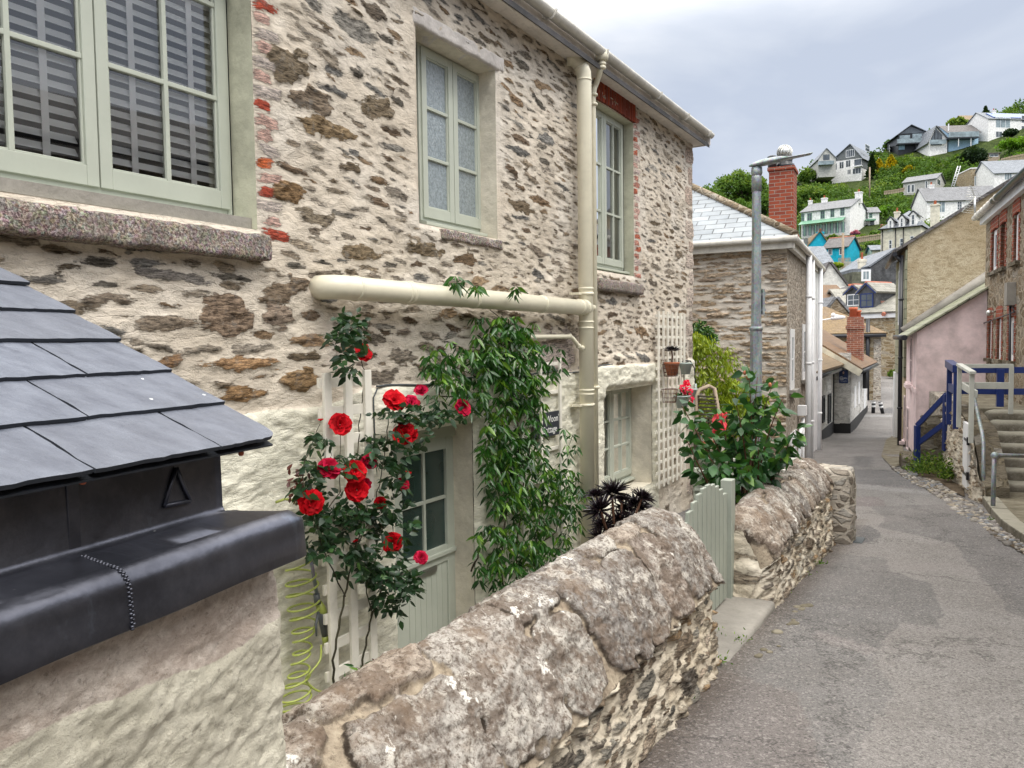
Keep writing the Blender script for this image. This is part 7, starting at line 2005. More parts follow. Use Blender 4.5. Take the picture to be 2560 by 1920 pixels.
# 6 bungalow, white cottage, stone box, white house
h = HB('grey_bungalow', 'pale grey single-storey bungalow with slate roof amid the hillside greenery', 178, 2258, 2340, 132, 482, 458, 'far_greyrender', 'slate_grey', far_px=2362, rise=1.9)
h.w((2268, 2276, 462, 482), (2278, 2286, 461, 481), (2313, 2319, 452, 474), cols=1, rows=1).w((2343, 2351, 448, 463), side=1, cols=2, rows=1)
h = HB('white_cottage', 'white cottage with long weathered dark slate roof and red-potted chimney above the tan gable', 130, 2317, 2500, 97, 540, 503, 'far_white', 'slate_grey', rise=3.3, depth=8)
h.w((2345, 2363, 503, 531), cols=2, rows=1, glass='farglass_light').w((2393, 2405, 503, 525), cols=2, rows=3).w((2326, 2331, 509, 515), cols=1, rows=1).ch(2328, 462, 12)
h = HB('stone_studio', 'flat-roofed stone studio with one wide window left of the pale slate roof', 172, 2427, 2484, 97, 466, 422, 'stone_lane', 'far_white', kind='flat', depth=8, over=.1)
h.w((2436, 2473, 440, 464), cols=3, rows=1, glass='farglass_light')
h = HB('white_house', 'white house with a broad pale blue-grey slate roof at the right edge of the hillside', 160, 2486, 2600, 97, 470, 434, 'far_white', 'slate_far', rise=4, depth=12)
h.w((2511, 2530, 431, 450), cols=3, rows=1, glass='farglass_light')
h = HB('garden_shed', 'small weathered timber shed in the gardens below the top white house', 205, 2470, 2500, 95, 398, 385, 'timber', 'slate_dark', cat='shed', kind='flat', depth=4)
h.w((2474, 2496, 385, 392), cols=2, rows=1)

# ------------------------------------------------------------------ town roofs beyond the lane
h = HB('slate_roofed_house', 'low house with smooth grey slate roof just below the turquoise cottages', 86, 2020, 2078, 94, 676, 661, 'far_cream', 'slate_far', rise=2.2, depth=7)
h = HB('white_gable_house', 'white rendered gable wall with a rust-stained chimney left of the terracotta pot', 62, 2040, 2122, 96, 760, 722, 'white_wall', 'slate_dark', kind='front', rise=2.0, depth=6, apexf=.42, over=.15)
h.ch(2068, 675, 26, 'stone_brown', sdist=-.4, pot=False, h=1.6)
h = HB('moss_roof_cottage', 'cottage with moss-brown roof and small white gable above the stone store', 52, 2050, 2122, 92, 790, 764, 'far_white', 'roof_moss', rise=1.4, depth=6)
h = HB('gable_cottage', 'small white gable with black verge boards beside the moss-brown roof', 54, 2092, 2140, 98, 790, 757, 'far_white', 'slate_dark', kind='front', rise=1.0, depth=5, apexf=.72, over=.12)
h = HB('mansard_house', 'mansard-roofed house with white dormer window and slate-hung gable end', 64, 2176, 2262, 94, 745, 668, 'slate_grey', 'slate_far', kind='front', rise=1.4, depth=8, apexf=.75, over=.1)
planar_uv(h.t.children[0])
h = HB('mansard_wing', 'mossy olive mansard slope with a white casement dormer left of the slate-hung gable', 63, 2131, 2178, 96, 730, 680, 'slate_olive', 'slate_far', cat='house wing', kind='flat', depth=6, over=.0)
planar_uv(h.t.children[0]); h.w((2153, 2177, 674, 703), cols=2, rows=1, fw=.16, glass='farglass_light').ch(2155, 648, 17, 'far_cream', pot=True, h=3)
h = HB('concrete_terrace', 'stained concrete retaining wall and terrace under the telegraph pole', 80, 2097, 2140, 96, 712, 682, 'concrete', 'concrete', cat='terrace', kind='flat', depth=4, over=.05)
b = MB(); fr = h.fr
for k in range(12): s_ = .1 + k * (h.L - .2) / 11; b.fbox(fr, s_ - .02, s_ + .02, h.ze + .2, h.ze + 1.1, -.1, -.06)
b.fbox(fr, 0, h.L, h.ze + 1.05, h.ze + 1.12, -.12, -.04); b.build('balustrade', M['greywood'], h.t)
b = MB(); a, c = fr.px(2112, 650)[0], fr.px(2141, 650)[0]; z0, z1 = fr.px(2125, 668, -2)[1], fr.px(2125, 645, -2)[1]
for k in range(9): s_ = a + (c - a) * k / 8; b.fbox(fr, s_ - .03, s_ + .03, z0, z1, -2, -1.96)
for k in range(7): z_ = z0 + (z1 - z0) * k / 6; b.fbox(fr, a, c, z_ - .02, z_ + .02, -1.96, -1.93)
b.build('trellis', M['timber'], h.t)
# dormered terrace with red ridges
h = HB('dormered_house', 'pale slate-roofed house with two blue-trimmed gabled dormers and red ridge tiles', 50, 2120, 2262, 94, 800, 780, 'navy', 'roof_pale', rise=1.5, depth=6, over=.2)
def side_dormer(label, Y, px0, px1, yb, ye, yr, frame_mat):
    rise = (ye - yr) / FPX * Y
    q = HB('dormer', label, Y, px0, px1, 62, yb, ye, 'slate_grey', 'roof_pale', cat='dormer', kind='side', rise=rise, depth=1.15, over=.12, base_extra=.3)
    planar_uv(q.t.children[0]); fr = q.fr
    ef = Fr((fr.p(0, 0, 0).x, fr.p(0, 0, 0).y, 0), math.atan2(-fr.N.x, -fr.N.y), -1)
    window_at(q.t, ef, .12, 1.03, q.zb + .06, q.ze - .02, 2, 2, frame_mat, 'farglass', fw=.06, bw=.03, d=.02)
    b = MB(); b.tube([fr.p(-.14, q.ze + rise + .18, -.575), fr.p(q.L, q.ze + rise + .18, -.575)], .07, 6); b.build('ridge_tiles', M['red_tile'], q.t)
    b = MB()
    for z0d, s_ in ((.14, 0), (-1.29, 1)): b.bar(fr.p(-.15, q.ze - .06, z0d), fr.p(-.15, q.ze + rise + .10, -.575), .03, .07)
    b.build('bargeboard', M['navy'], q.t); return q
side_dormer('nearer-left small gabled dormer with white window and red ridge tile', 48.6, 2154, 2180, 766, 733, 717, 'whiteupvc')
side_dormer('long gabled dormer with blue window and bright red ridge tiles', 47.4, 2188, 2248, 770, 731, 711, 'navy')
b = MB(); p0, p1 = at(2190, 768, 47.6), at(2242, 724, 49.5); b.tube([p0, p1], .12, 6); p0, p1 = at(2208, 786, 46), at(2244, 752, 48); b.tube([p0, p1], .12, 6); b.build('ridge_tiles', M['red_tile'], h.t)
h = HB('terracotta_stack', 'square rubble chimney with a tall terracotta pot between the white gable and the dormers', 56, 2118, 2132, 94, 745, 732, 'stone_brown', 'concrete', cat='chimney', kind='flat', depth=1, over=.05, base_extra=1)
b = MB(); p_ = at(2125.5, 732, 55.6); b.lathe(p_, [(.15, 0), (.13, .3), (.14, .6), (.12, .62)], 10); b.build('chimney_pot', M['clay'], h.t)
# rough gable over the stone store
h = HB('stone_gable', 'dark lichened stone gable with slate verges over the brown stone building', 40, 2052, 2132, 92, 830, 797, 'stone_brown', 'slate_grey', cat='house', kind='front', rise=1.0, depth=3, apexf=.48, over=.06, base_extra=1.5)
# poles
def pole(x, y0, y1, Y, label, r_=.12, mat='timber'):
    p0 = at(x, y0, Y); p1 = at(x + .5, y1, Y); t = thing('telegraph_pole', p0, label, 'pole'); b = MB(); b.tube([p0 - Vector((0, 0, 2)), p1], r_, 7); b.build('shaft', M[mat], t); return t
t = pole(2107, 672, 583, 78, 'wooden telegraph pole standing in front of the right turquoise cottage')
b = MB(); p = at(2107, 590, 78); b.box(p.x - .45, p.x + .45, p.y - .05, p.y + .05, p.z, p.z + .1); b.build('crossarm', M['timber'], t)
pole(2174, 476, 418, 196, 'bare telegraph pole on the green slope beside the dark conifer', .18)
# ladder against the terrace in the gardens
t = thing('ladder', at(2384, 465, 172), 'pale ladder leaning in the gardens beside the grey bungalow', 'ladder')
b = MB()
for o_ in (-.3, .3):
    p0, p1 = at(2382, 466, 172), at(2398, 415, 172); b.tube([p0 + Vector((o_, 0, 0)), p1 + Vector((o_, 0, 0))], .09, 5)
for k in range(9): c_ = at(2382, 466, 172).lerp(at(2398, 415, 172), (k + .5) / 9); b.tube([c_ - Vector((.3, 0, 0)), c_ + Vector((.3, 0, 0))], .06, 4)
b.build('frame', M['whitepaint'], t)
# garden fences
def pxfence(name, label, pts, Y, h_, mat):
    q = [at(x, y, Y) for x, y in pts]; b = MB()
    for i in range(len(q) - 1):
        n = max(2, int((q[i + 1] - q[i]).length / .35))
        for k in range(n):
            a = q[i].lerp(q[i + 1], k / n); c = q[i].lerp(q[i + 1], (k + .8) / n); b.add([a, c, c + Vector((0, 0, h_)), a + Vector((0, 0, h_))], [(0, 1, 2, 3)])
        b.bar(q[i] + Vector((0, -.05, h_ * .8)), q[i + 1] + Vector((0, -.05, h_ * .8)), .08)
    tag(b.build(name, M[mat], fixn=False), label, 'fence')
pxfence('garden_fence', 'weathered grey board fence under the flower garden of the white villa', [(2135, 608), (2160, 604), (2205, 598)], 135, 1.0, 'timber')
pxfence('garden_fence', 'short grey board fence on the slope below the grey bungalow', [(2210, 487), (2240, 483), (2262, 478)], 165, .8, 'timber')
pxfence('garden_fence', 'pale straw-coloured reed fence near the right edge of the hillside', [(2502, 416), (2530, 409), (2570, 402)], 190, 1.9, 'timber')

# overhead wires with the lantern slung across the lane
lw_ = thing('lane_lantern', at(2085, 797, 30), 'pale street lantern on a wire bracket in front of the brown stone building', 'street lamp')
b = MB(); p0, p1, p2 = at(2055, 800, 30), at(2078, 797, 30), at(2112, 793, 30)
b.tube([at(2030, 803, 30), p0, p1], .03, 6); b.tube([p1, p1.lerp(p2, .4) + Vector((0, 0, .03)), p2], [.06, .11, .05], 8); b.ball(p1 + Vector((.08, 0, .14)), .09, 6); b.build('lantern', M['whitepaint'], lw_)
# ------------------------------------------------------------------ foliage
def leaf_cloud(name, C, N_, size, mat, parent=None, rnd=None, fold=.25, asp=.45, droop=0.0, seed=1, simple=False):
    """many leaves: C centres (n,3), N_ pointing directions (n,3), size (n,)"""
    rs = np.random.RandomState(seed); n = len(C); C = np.asarray(C, float)
    D = np.asarray(N_, float); D = D / (np.linalg.norm(D, axis=1, keepdims=True) + 1e-9)
    Rv = rs.randn(n, 3); W = np.cross(D, Rv); W /= (np.linalg.norm(W, axis=1, keepdims=True) + 1e-9)
    Nn = np.cross(W, D)
    s = np.asarray(size)[:, None] * np.ones((n, 1))
    if rnd is None: rnd = rs.rand(n)
    if simple:
        P = np.stack([C - D * s * .5, C + W * s * asp, C + D * s * .5, C - W * s * asp], 1)
        F = np.arange(n * 4).reshape(n, 4)
        return np_mesh(name, P.reshape(-1, 3), F, {'rnd': np.repeat(rnd, 4)}, mat, parent, smooth=False)
    dr = np.array([0, 0, -1.0])[None]
    def pt(l, w, h): return C + D * s * l + W * s * asp * w + Nn * s * fold * h + dr * s * droop * l * l
    P = np.stack([pt(0, 0, 0), pt(.32, .46, .35), pt(.36, 0, 0), pt(.32, -.46, .35), pt(.68, .38, .28), pt(.72, 0, -.04), pt(.68, -.38, .28), pt(1.08, 0, -.1)], 1)
    q = np.array([[0, 2, 1, 1], [0, 3, 2, 2], [1, 2, 5, 4], [2, 3, 6, 5], [4, 5, 7, 7], [5, 6, 7, 7]])
    base = (np.arange(n) * 8)[:, None, None]
    # quads and triangles: write as two face sets of 3
    tri = np.array([[0, 2, 1], [0, 3, 2], [1, 2, 5], [1, 5, 4], [2, 3, 6], [2, 6, 5], [4, 5, 7], [5, 6, 7]])
    F = (base + tri[None]).reshape(-1, 3)
    return np_mesh(name, P.reshape(-1, 3), F, {'rnd': np.repeat(rnd, 8)}, mat, parent, smooth=True)

def crown_points(c, rx, ry, rz, nl, per, rs, lump=.38, ls=.5, bright=(0, 1)):
    """leaf positions in lumps spread over an ellipsoid"""
    P, Dr, Rn = [], [], []
    for k in range(nl):
        v = rs.randn(3); v /= np.linalg.norm(v); v[2] = abs(v[2]) * .9 - .15 if rs.rand() < .75 else v[2]
        r_ = rs.uniform(.45, 1.0) ** .5
        cc = np.array(c) + v * np.array([rx, ry, rz]) * r_ * .82
        lr = lump * rs.uniform(.6, 1.25); q = rs.randn(per, 3); q /= np.linalg.norm(q, axis=1, keepdims=True)
        q *= rs.uniform(.55, 1.0, (per, 1))
        q *= np.array([rx, ry, rz]).mean() * lr
        q[:, 2] *= .8
        P.append(cc + q); Dr.append(q + rs.randn(per, 3) * .4 * lr * rx); up = np.clip(.5 + .35 * q[:, 2] / (lr * rz + 1e-6), 0, 1)
        Rn.append(np.clip(bright[0] + (bright[1] - bright[0]) * (up * .55 + rs.rand() * .3 + rs.rand(per) * .2), 0, 1))
    return np.concatenate(P), np.concatenate(Dr), np.concatenate(Rn)

def tree(name, label, cx, ytop, ybot, wpx, Y, mat='leaf_far', cat='tree', lumps=40, per=55, group=None, cone=False, ls=None, seed=1, bright=(0, 1), base=None, trunk=True):
    if 100 <= Y < 232: Y = min(255., max(95., hill_px(cx, ybot).y))
    rs = np.random.RandomState(seed); k = Y / FPX
    top = at(cx, ytop, Y); bot = at(cx, ybot, Y); H = top.z - bot.z; rx = wpx * k / 2
    cz = (top.z + bot.z) / 2
    t = thing(name, (top.x, Y, bot.z - (1.0 if trunk else 0)), label, cat, group)
    if cone:
        P, Dd, Rn = [], [], []
        for i in range(lumps * per):
            h_ = rs.rand() ** .8; r_ = rx * (1 - h_) ** .8 * rs.uniform(.6, 1.05); a = rs.rand() * 2 * PI; wob = 1 + .25 * math.sin(a * 5 + h_ * 9)
            P.append((top.x + math.cos(a) * r_ * wob, Y + math.sin(a) * r_ * wob, bot.z + H * h_)); Dd.append((math.cos(a), math.sin(a), .6 + rs.randn() * .3)); Rn.append(np.clip(bright[0] + (bright[1] - bright[0]) * (.25 + .5 * rs.rand() + .3 * (r_ / rx)), 0, 1))
        P, Dd, Rn = np.array(P), np.array(Dd), np.array(Rn)
    else: P, Dd, Rn = crown_points((top.x, Y, cz), rx * .86, rx * .8, H / 2 * .9, lumps, per, rs, bright=bright)
    sz = (ls or max(5.2 * k, .12)) * rs.uniform(.7, 1.4, len(P))
    leaf_cloud('crown', P, Dd, sz, M[mat], t, Rn, simple=True, asp=.42, seed=seed)
    if trunk:
        b = MB(); g0 = Vector((top.x, Y, bot.z - 1.5)); g1 = Vector((top.x + rx * .05, Y, cz))
        b.tube([g0, g0.lerp(g1, .5) + Vector((rx * .04, 0, 0)), g1], [rx * .07, rx * .05, rx * .03], 7)
        for j in range(5):
            a = j * 1.3; b.tube([g0.lerp(g1, .45 + j * .1), g1 + Vector((math.cos(a) * rx * .5, math.sin(a) * rx * .4, H * .1 + j * .02 * H))], [rx * .025, rx * .01], 5)
        b.build('trunk', M['bark'], t)
    return t

# woods and scrub clothing the hillside: a mass nobody could count
rs = np.random.RandomState(5)
P, Dd, Rn, Sz = [], [], [], []
def blocked(px_, py_, Y, r_px):
    for (x0, x1, y0, y1, Yh) in HOUSES:
        if x0 - r_px * .7 < px_ < x1 + r_px * .7 and y0 - r_px * .5 < py_ < y1 + r_px * .15 and Y < Yh + 7: return True
    return False
tries = 0; n_b = 0
while n_b < 2100 and tries < 26000:
    tries += 1
    Y = rs.uniform(88, 262); r_ = rs.uniform(.2, .74); x = r_ * Y
    z = float(hill_z(x, Y)); rad = rs.uniform(1.3, 3.4) * (1 if rs.rand() > .15 else 1.5)
    px_, py_ = proj((x, Y, z + rad * .6)); rpx = rad / Y * FPX
    if blocked(px_, py_, Y, rpx) or px_ > 2640: continue
    nl = 6; p_, d_, r2 = crown_points((x, Y, z + rad * .35), rad, rad, rad * .85, nl, 20, rs, lump=.5)
    P.append(p_); Dd.append(d_); tone = rs.uniform(-.25, .35); Rn.append(np.clip(r2 * .7 + tone, 0, 1)); Sz.append(np.full(len(p_), max(.34, 4.6 * Y / FPX)) * rs.uniform(.7, 1.5, len(p_)))
    n_b += 1
print('bushes', n_b)
sc_ = leaf_cloud('hillside_scrub', np.concatenate(P), np.concatenate(Dd), np.concatenate(Sz), M['leaf_far'], None, np.concatenate(Rn), simple=True, asp=.45, seed=3)
tag(sc_, 'dense green scrub and bushes clothing the hillside between the houses', 'scrub', kind='stuff')

G_ = 'trees on the left shoulder of the hill'
tree('broadleaf_tree', 'large round-crowned broadleaf tree left of the lamp post on the skyline', 1850, 418, 520, 150, 120, lumps=85, per=70, seed=11, group=G_)
tree('broadleaf_tree', 'lower broadleaf tree at the cottage corner, leftmost of the skyline trees', 1768, 452, 560, 110, 110, lumps=60, per=60, seed=12, group=G_)
tree('broadleaf_tree', 'dark broadleaf tree in the gap right under the round-crowned tree', 1845, 495, 590, 120, 100, lumps=60, per=60, seed=13, group=G_, bright=(0, .7))
tree('broadleaf_tree', 'green tree between the lamp post and the brick chimney', 1912, 460, 590, 70, 98, lumps=40, per=60, seed=14, group=G_, bright=(0, .8))
tree('silver_tree', 'silvery-leaved tree just right of the brick chimney', 1995, 428, 480, 42, 140, 'leaf_silver', lumps=24, per=40, seed=15)
tree('broadleaf_tree', 'mid green tree behind the silvery tree, left of the glass balcony', 2022, 408, 480, 60, 170, lumps=30, per=50, seed=16, group=G_)
tree('broadleaf_tree', 'green tree on the bank left of the white villa gable chimney', 1985, 478, 560, 60, 140, lumps=34, per=50, seed=17, group=G_, bright=(0, .7))
tree('broadleaf_tree', 'olive green tree filling the bank above the white villa roof', 2030, 462, 520, 90, 172, lumps=40, per=50, seed=18, group=G_)
tree('conifer', 'dark narrow conifer beside the right end of the large grey and white house', 2180, 385, 442, 26, 200, 'leaf_dark', cone=True, lumps=20, per=60, seed=21)
tree('golden_conifer', 'golden conifer nearest the dark narrow conifer', 2198, 398, 436, 34, 196, 'leaf_gold', cone=True, lumps=18, per=60, seed=22)
tree('golden_conifer', 'taller golden conifer with orange tip, right of the first one', 2228, 388, 432, 38, 198, 'leaf_gold', cone=True, lumps=20, per=60, seed=23)
tree('golden_shrub', 'yellow-green shrub in the middle of the hillside greenery', 2275, 412, 444, 40, 190, 'leaf_gold', 'shrub', lumps=18, per=40, seed=24, bright=(0, .5))
tree('evergreen_tree', 'broad dark evergreen under the top white house', 2435, 356, 432, 70, 195, 'leaf_dark', lumps=50, per=55, seed=25)
tree('evergreen_tree', 'brownish green column tree left of the broad dark evergreen', 2398, 380, 425, 22, 196, 'leaf_dark', lumps=18, per=40, seed=26, bright=(.3, 1))
tree('palm_shrub', 'spiky dark evergreen shrub in front of the top white house windows', 2525, 317, 352, 40, 225, 'leaf_dark', 'shrub', lumps=22, per=40, seed=27)
tree('conifer', 'pale spindly conifer on the skyline between roofs', 2464, 265, 300, 22, 270, 'leaf_dark', cone=True, lumps=8, per=40, seed=28, bright=(.5, 1))
tree('broadleaf_tree', 'light green tree on the skyline behind the A-frame house', 2392, 292, 330, 66, 262, lumps=34, per=45, seed=29, group=G_, bright=(.3, 1))
tree('broadleaf_tree', 'thin skyline trees behind the slate roof of the large grey and white house', 2225, 345, 382, 44, 262, lumps=16, per=36, seed=30, group=G_, bright=(0, .6))
tree('hedge', 'clipped bright green hedge sloping under the top white house', 2535, 342, 385, 90, 205, 'leaf_bright', 'hedge', lumps=36, per=50, seed=32, trunk=False)
tree('hedge', 'lower clipped green hedge near the straw-coloured fence', 2552, 379, 398, 34, 200, 'leaf_bright', 'hedge', lumps=18, per=40, seed=33, trunk=False)
tree('shrub', 'bright green bush beside the white villa annexe', 2215, 510, 545, 62, 150, 'leaf_bright', 'shrub', lumps=30, per=45, seed=34, bright=(.1, .8), trunk=False)
tree('shrub', 'bright green shrub on the bank over the dormered cream house', 2268, 520, 545, 60, 140, 'leaf_bright', 'shrub', lumps=24, per=45, seed=35, trunk=False, bright=(.1, .8))
tree('shrub', 'glossy green bush against the white villa gable wall', 2135, 543, 576, 24, 140, 'leaf_far', 'shrub', lumps=18, per=40, seed=36, bright=(.3, 1), trunk=False)
tree('hedge', 'low dark hedge in front of the green verandah', 2068, 576, 590, 110, 140, 'leaf_dark', 'hedge', lumps=34, per=40, seed=37, bright=(.3, 1), trunk=False)
tree('flowering_shrub', 'pink flowering bush in the garden below the white villa', 2138, 576, 590, 26, 132, 'leaf_pink', 'shrub', lumps=14, per=30, seed=38, trunk=False)
tree('flowering_shrub', 'little pink blossom bush against the annexe wall', 2206, 560, 572, 14, 136, 'leaf_pink', 'shrub', lumps=8, per=24, seed=39, trunk=False)
for i, (x, y0, y1, w_) in enumerate(((2080, 586, 606, 40), (2100, 590, 610, 34), (2160, 586, 604, 40), (2190, 574, 596, 36), (2175, 602, 632, 60), (2150, 590, 600, 40))):
    tree('garden_shrub', ['round green garden bush above the turquoise roof ridge', 'yellowish garden bush left of the telegraph pole top', 'low green bush right of the pink flowering bush', 'garden bush beside the dormered cream house corner', 'dark green bank under the weathered board fence', 'low yellow-green bush next to the pink flowering bush'][i], x, y0, y1, w_, 126 - i, ['leaf_far', 'leaf_bright', 'leaf_far', 'leaf_far', 'leaf_far', 'leaf_bright'][i], 'shrub', lumps=14, per=36, seed=60 + i, trunk=False)
tree('shrub', 'lime green bush beside the telegraph pole on the concrete terrace', 2095, 655, 672, 34, 77, 'leaf_lime', 'shrub', lumps=22, per=40, seed=41, trunk=False)
tree('shrub', 'straggly dry shrub in front of the right turquoise cottage', 2080, 632, 652, 34, 100, 'leaf_far', 'shrub', lumps=12, per=30, seed=42, bright=(.5, 1), trunk=False)
tree('shrub', 'white-flecked shrub spilling over the garden wall at the lane corner', 2232, 915, 958, 24, 45, 'leaf_far', 'shrub', lumps=16, per=40, seed=43, bright=(.3, 1), trunk=False)

# ------------------------------------------------------------------ garden between the cottage and the stone house
b = MB(); b.quad(CW.p(S_END - .5, YARD + .02, 2.7), CW.p(30, YARD - .6, 2.2), CW.p(30, YARD - .6, -14), CW.p(S_END - .5, YARD + .02, -14))
tag(b.build('garden_ground', M['yard']), kind='structure')
# lime green climbing shrub against the stone house
rs = np.random.RandomState(9)
ls_t = thing('lime_shrub', B2F.p(1.9, -2.6, .5), 'yellow-green leafy shrub mounded against the stone house wall', 'shrub')
P, Dd, Rn = [], [], []
for (px_, py_, rpx) in ((1755, 890, 62), (1790, 925, 70), (1835, 985, 62), (1760, 960, 70), (1740, 860, 40), (1870, 1030, 50), (1800, 1020, 60), (1755, 1040, 60), (1885, 1000, 30), (1848, 1045, 60)):
    c = at(px_, py_, 12.6); rad = rpx / FPX * 12.6
    p_, d_, r2 = crown_points((c.x, c.y, c.z), rad, rad * .8, rad, 22, 26, rs, lump=.42); P.append(p_); Dd.append(d_); Rn.append(np.clip(r2 * 1.1, 0, 1))
P, Dd, Rn = np.concatenate(P), np.concatenate(Dd), np.concatenate(Rn); Dd[:, 2] -= .15
leaf_cloud('foliage', P, Dd, rs.uniform(.045, .085, len(P)), M['leaf_lime'], ls_t, Rn, asp=.40, droop=.3, seed=2)
P, Dd = [], []
for (px_, py_, rpx) in ((1748, 828, 26), (1760, 840, 24), (1740, 850, 26), (1775, 848, 14)):
    c = at(px_, py_, 12.9); p_, d_, r2 = crown_points(tuple(c), rpx / 150, rpx / 150, rpx / 150, 10, 22, rs, lump=.5); P.append(p_); Dd.append(d_)
iv_t = thing('wall_creeper', at(1748, 850, 12.9), 'dark green creeper sprig high on the stone house wall over the lime shrub', 'climbing plant'); leaf_cloud('foliage', np.concatenate(P), np.concatenate(Dd), np.full(sum(map(len, P)), .07), M['leaf_shrub'], iv_t, asp=.42, seed=4)
b = MB()
for k in range(6): c = at(1750 + k * 22, 1080, 12.7); b.tube([Vector((c.x, c.y, -2.7)), c, at(1745 + k * 24, 960, 12.7)], [.03, .02, .01], 6)
b.build('stem', M['bark'], ls_t)

def stem_path(pts, jit=.01, n=10, rs=random):
    out = []
    for i in range(len(pts) - 1):
        for k in range(n):
            a = Vector(pts[i]).lerp(Vector(pts[i + 1]), k / n); out.append(a + Vector((rs.uniform(-jit, jit), rs.uniform(-jit, jit), rs.uniform(-jit, jit) * .3)))
    out.append(Vector(pts[-1])); return out
def bez(p0, p1, bend, n=10):
    p0, p1 = Vector(p0), Vector(p1); m = (p0 + p1) / 2 + Vector(bend)
    return [p0 * (1 - t) ** 2 + m * 2 * t * (1 - t) + p1 * t * t for t in [k / n for k in range(n + 1)]]

# big-leaved rose bush behind the second wall
rs = random.Random(31)
rb = thing('leafy_rose_bush', at(1855, 1290, 6.7), 'big-leaved green rose bush with reddish stems rising behind the gate and second wall', 'shrub')
b = MB(); LP, LD = [], []
ends = [(1720, 1100), (1745, 1180), (1712, 1010), (1770, 1150), (1790, 1090), (1800, 1020), (1830, 985), (1850, 1040), (1865, 935), (1880, 1000), (1905, 1060), (1925, 1010), (1945, 1080), (1960, 1000), (1975, 1090), (1990, 1075), (1890, 1120), (1840, 1130), (1810, 1160), (1930, 1150), (1870, 1170), (1760, 1040), (1735, 1060), (1900, 950), (1985, 1120), (1910, 1190), (1825, 1085), (1955, 1130), (1780, 1200), (1850, 1190), (1930, 960), (1875, 1075)]
for i, (ex, ey) in enumerate(ends):
    root = at(1858 + rs.uniform(-28, 30), 1330, 6.75 + rs.uniform(-.25, .25)); e = at(ex + rs.uniform(-8, 8), ey + rs.uniform(-8, 8), 6.7 + rs.uniform(-.55, .55))
    pa = bez(root, e, (rs.uniform(-.1, .1), rs.uniform(-.1, .1), .12), 12); b.tube(pa, [.011 - .008 * k / 12 for k in range(13)], 6)
    for k in range(5, 13):
        for q in range(4 if k > 7 else 2):
            d = Vector((rs.gauss(0, 1), rs.gauss(0, 1), rs.gauss(.05, .5))).normalized(); j = pa[k] + d * rs.uniform(.01, .07)
            LP.append(tuple(j)); LD.append(tuple(d + Vector((0, 0, -.15))))
b.build('stem', M['bark_red'], rb)
nL = len(LP); sz = np.array([rs.uniform(.07, .125) for _ in range(nL)])
leaf_cloud('foliage', LP, LD, sz, M['leaf_shrub'], rb, np.array([min(1, abs(rs.gauss(.35, .25))) for _ in range(nL)]), asp=.72, droop=.25, fold=.2, seed=6)
b = MB()
for x, y in ((1870, 945), (1862, 932), (1925, 962)): b.ball(at(x, y, 6.7), .016, 5, (1, 1, 1.3))
b.build('bud', M['terracotta'], rb)

# ------------------------------------------------------------------ roses by the door
TY = 5.3
def cw(x, y, d): 
    s_, z_ = CW.px(x, y, d); return CW.p(s_, z_, d)
rng = random.Random(77)
def rose(center, r_, face, parent, name='bloom', mat='petal', seed=0, rings=4):
    """one full rose: cupped, ruffled petals in whorls"""
    rs_ = random.Random(seed); F = Vector(face).normalized(); X = F.orthogonal().normalized(); Y = F.cross(X)
    V, Fc, A = [], [], []
    for ring_i in range(rings):
        n = [3, 5, 6, 7, 8][ring_i]; Rr = r_ * [.30, .52, .78, 1.0, 1.1][ring_i]; tilt = [80, 62, 40, 18, 4][ring_i]
        for k in range(n):
            a = 2 * PI * (k + rs_.uniform(-.25, .25)) / n + ring_i * .7; ca, sa = math.cos(a), math.sin(a)
            rad = X * ca + Y * sa; tan = X * -sa + Y * ca; tl = R(tilt + rs_.uniform(-12, 12))
            up = rad * math.cos(tl) + F * math.sin(tl); nrm = F * math.cos(tl) - rad * math.sin(tl)
            base = Vector(center) + rad * r_ * .06; nu, nv = 6, 5; b0 = len(V); wd = Rr * rs_.uniform(.85, 1.15) * .62; rn = rs_.uniform(.15, .95)
            for i in range(nu + 1):
                t = i / nu; wv = wd * math.sin(min(1, t * 1.15 + .10) * PI * .58) 
                for j in range(nv + 1):
                    u = j / nv * 2 - 1
                    ruf = .10 * Rr * math.sin(u * 5 + k * 2) * t * t + .06 * Rr * rs_.uniform(-1, 1) * t
                    p = base + up * (Rr * t * (1 - .10 * u * u)) + tan * (u * wv) + nrm * (Rr * .28 * u * u * (1 - .3 * t) - Rr * .22 * t * t * t + ruf)
                    V.append(tuple(p)); A.append(min(1, max(0, rn + (t - .5) * .35)))
            for i in range(nu):
                for j in range(nv): Fc.append((b0 + i * (nv + 1) + j, b0 + (i + 1) * (nv + 1) + j, b0 + (i + 1) * (nv + 1) + j + 1, b0 + i * (nv + 1) + j + 1))
    return np_mesh(name, np.array(V), np.array(Fc), {'rnd': np.array(A)}, M[mat], parent)
rt = thing('climbing_rose', cw(835, 1790, .35), 'climbing rose with large red blooms on the white trellis left of the cottage door', 'rose')
